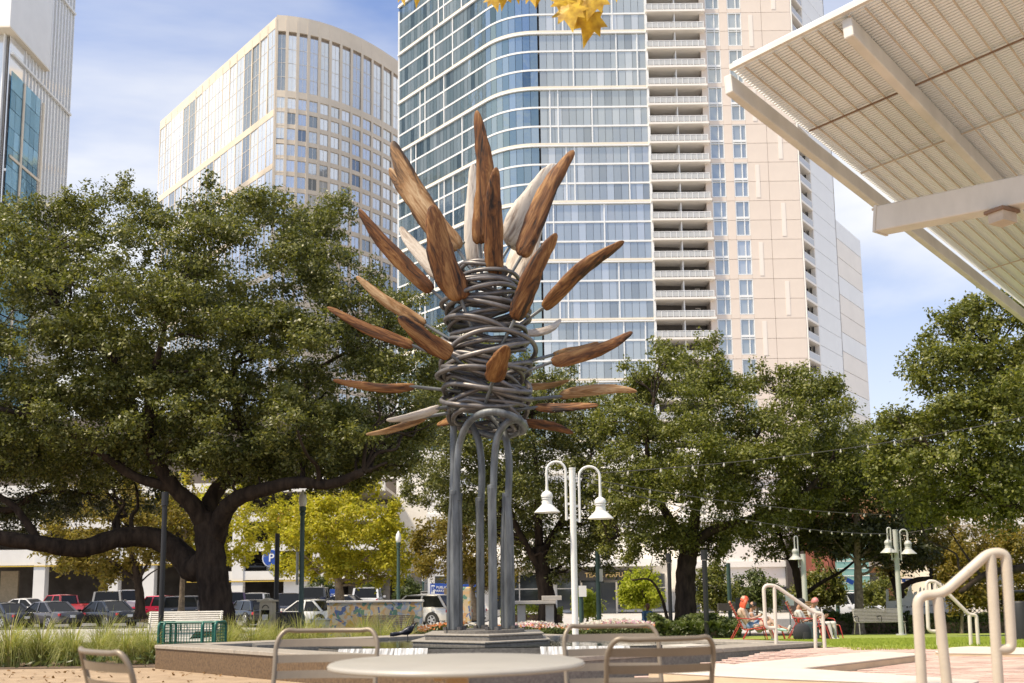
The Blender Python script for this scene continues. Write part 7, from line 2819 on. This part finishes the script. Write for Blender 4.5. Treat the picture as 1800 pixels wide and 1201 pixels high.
D0 = 27.6
deck_chair('red framed wooden deck chair holding the red haired reader', place(1318, D0), R(-8))
p1 = sitter('red haired woman in denim shorts and mint shoes reading with crossed legs', place(1318, D0 + .02, .28) + Vector((.02, 0, 0)), R(-8), 'cloth_cream', 'cloth_denim', 'shoe_mint', SK1, 'hair_red', style='long', cross=True, head_tilt=.7)
MB().box((.33, 0, .44), (.20, .26, .03), ry=.5).build('book', 'sign_white', None, loc=p1.location)
bk = bpy.data.objects['book']
bk.rotation_euler = (0, 0, R(-8))
tag(bk, 'open white book held by the red haired woman', 'book')
bg = MB().lathe([(.0, -.07), (.07, -.05), (.085, .02), (.06, .06), (0, .07)], n=14).build('handbag', 'cloth_cream', None, loc=p1.location + Vector((.10, -.22, .10)))
tag(bg, 'small cream bag lying beside the denim shorts on the chair', 'bag')
deck_chair('red deck chair half hidden behind the red haired reader with its leg rest low', place(1338, D0 + 1.1), R(-12))
sitter('child in grey shorts lying back with pale sneakers stretched out', place(1334, D0 + 1.1, .22), R(-12), 'cloth_grey', 'cloth_grey', 'cloth_white', SK3, 'hair_dark', straight=True, scale=.92, head_tilt=.4)
deck_chair('red deck chair turned away under the person in the black cap', place(1418, D0 + .9), R(-20))
p3 = sitter('person in a black cap and white shirt hunched over a phone', place(1418, D0 + .9, .22), R(-14), 'cloth_white', 'cloth_dark', 'cloth_cream', SK3, 'hair_dark', cap='cloth_dark', bare_leg=False, sleeve='cloth_white', head_tilt=.8)
ph = MB().box((0, 0, 0), (.09, .16, .012)).build('phone', 'black_paint', None, loc=p3.location + Vector((.34, -.06, .42)), bevel=.004)
ph.rotation_euler = (0, -.5, R(-14))
tag(ph, 'black phone held by the person in the black cap', 'phone')
deck_chair('red deck chair with a wooden back under the pink haired person', place(1440, D0 + 1.9), R(-62))
sitter('pink haired person in a printed white shirt and white trousers', place(1440, D0 + 1.8, .28), R(-60), 'cloth_white', 'cloth_white', 'cloth_white', SK3, 'hair_pink', bare_leg=False, sleeve='cloth_white', head_tilt=.85, scale=.98)
q = place(1409, D0 + .3)
t = T('backpack', 'bulging black backpack set on the lawn beside the deck chair', 'backpack', q, R(10))
MB().loft([[(math.cos(a) * rx, math.sin(a) * ry, z) for a in np.linspace(0, 6.283, 17)[:-1]] for rx, ry, z in ((.20, .13, 0), (.25, .17, .06), (.25, .17, .22), (.20, .14, .36), (.10, .07, .44))]).build('bag', 'cloth_dark', t, smooth=50)
MB().loft([[(.05 + math.cos(a) * rx, -.14 + math.sin(a) * ry, z) for a in np.linspace(0, 6.283, 13)[:-1]] for rx, ry, z in ((.12, .06, .02), (.13, .07, .10), (.11, .05, .22))]).build('pocket', 'cloth_dark', t, smooth=50)
MB().tube(arc((0, 0, .42), .06, 0, math.pi, 8), .010, 6).build('handle', 'black_paint', t)
cup = MB().lathe([(.028, 0), (.040, .11), (.042, .115), (0, .116)], n=14).build('cup', 'red_paint', None, loc=place(1404, D0 + .35, .46))
tag(cup, 'red cup in front of the person in the black cap', 'cup')
q2 = place(1424, D0 + .7)
t = T('suitcase', 'dark soft bag standing between the two sitting people', 'bag', q2, R(4))
MB().box((0, 0, .24), (.42, .24, .46)).build('bag', 'cloth_teal', t, bevel=.05)
MB().tube(arc((0, 0, .46), .07, 0, math.pi, 8), .012, 6).build('handle', 'black_paint', t)


def walker(label, px, d, head_py, rz, top, legs, shoes, skin, hair=None, bald=False, stride=.2, z_drop=None, bend=0.0, H=1.74):
    """Standing or walking person facing local +x."""
    g_ = G(px, d)
    zt = W(px, head_py, d).z
    base = Vector((g_.x, g_.y, zt - H))
    k = H / 1.75
    hip = Vector((0, 0, .92)) * k
    ch = hip + Vector((.04 + bend * .3, 0, .42 - bend * .12)) * k
    nk = ch + Vector((.03 + bend * .12, 0, .18)) * k
    hd = nk + Vector((.03 + bend * .06, 0, .14)) * k
    J = [(top, [hip + Vector((0, 0, .03)), hip.lerp(ch, .5), ch], [.15, .155, .155]), (top, [ch + Vector((0, -.17, .07)), ch + Vector((0, .17, .07))], [.07, .07]),
         (legs, [hip + Vector((0, -.09, -.02)), hip + Vector((0, .09, -.02))], [.135, .135]), (skin, [ch + Vector((0, 0, .1)), nk, hd + Vector((-.02, 0, -.05))], [.07, .06, .06]),
         (skin, [hd + Vector((-.01, 0, .03)), hd + Vector((.02, 0, -.045))], [.10, .07])]
    for s in (-1, 1):
        sh = ch + Vector((0, s * .21, .06))
        el = sh + Vector((-s * stride * .6, s * .07, -.28))
        wr = el + Vector((.10 - s * stride * .4, s * .02, -.24))
        J.append((top, [sh, el, el.lerp(wr, .9)], [.066, .055, .045]))
        J.append((skin, [el.lerp(wr, .85), wr], [.034, .03]))
        J += hand(wr, (.15, 0, -1), (.2, -s, 0), skin, .6)
        kn = hip + Vector((s * stride + .05, s * .10, -.44))
        an = Vector((s * stride * 1.5 - .03, s * .10, .09))
        J.append((legs, [hip + Vector((0, s * .09, -.03)), kn, an], [.105, .075, .055]))
        J.append((shoes, [an + Vector((-.05, 0, -.04)), an + Vector((.16, 0, -.05))], [.05, .042]))
    t = person(label, base, rz, J, None, vox=.014)
    head_parts(t, hd, (1, 0, -.1), (.1, 0, 1), skin, hair)
    return t


walker('man in a blue denim shirt walking behind the flower bed', 1137, 43, 1062, R(-60), 'cloth_blue', 'cloth_teal', 'cloth_dark', SK2, stride=.16)
walker('person in black clothes standing beside the open red car', 352, 60, 1046, R(-30), 'cloth_dark', 'cloth_dark', 'cloth_dark', SK3, 'hair_dark', stride=.05)
walker('person in dark clothes bending at the oak trunk beside the car', 372, 61, 1056, R(20), 'cloth_dark', 'cloth_dark', 'cloth_dark', SK3, 'hair_dark', stride=.08, bend=1.0)
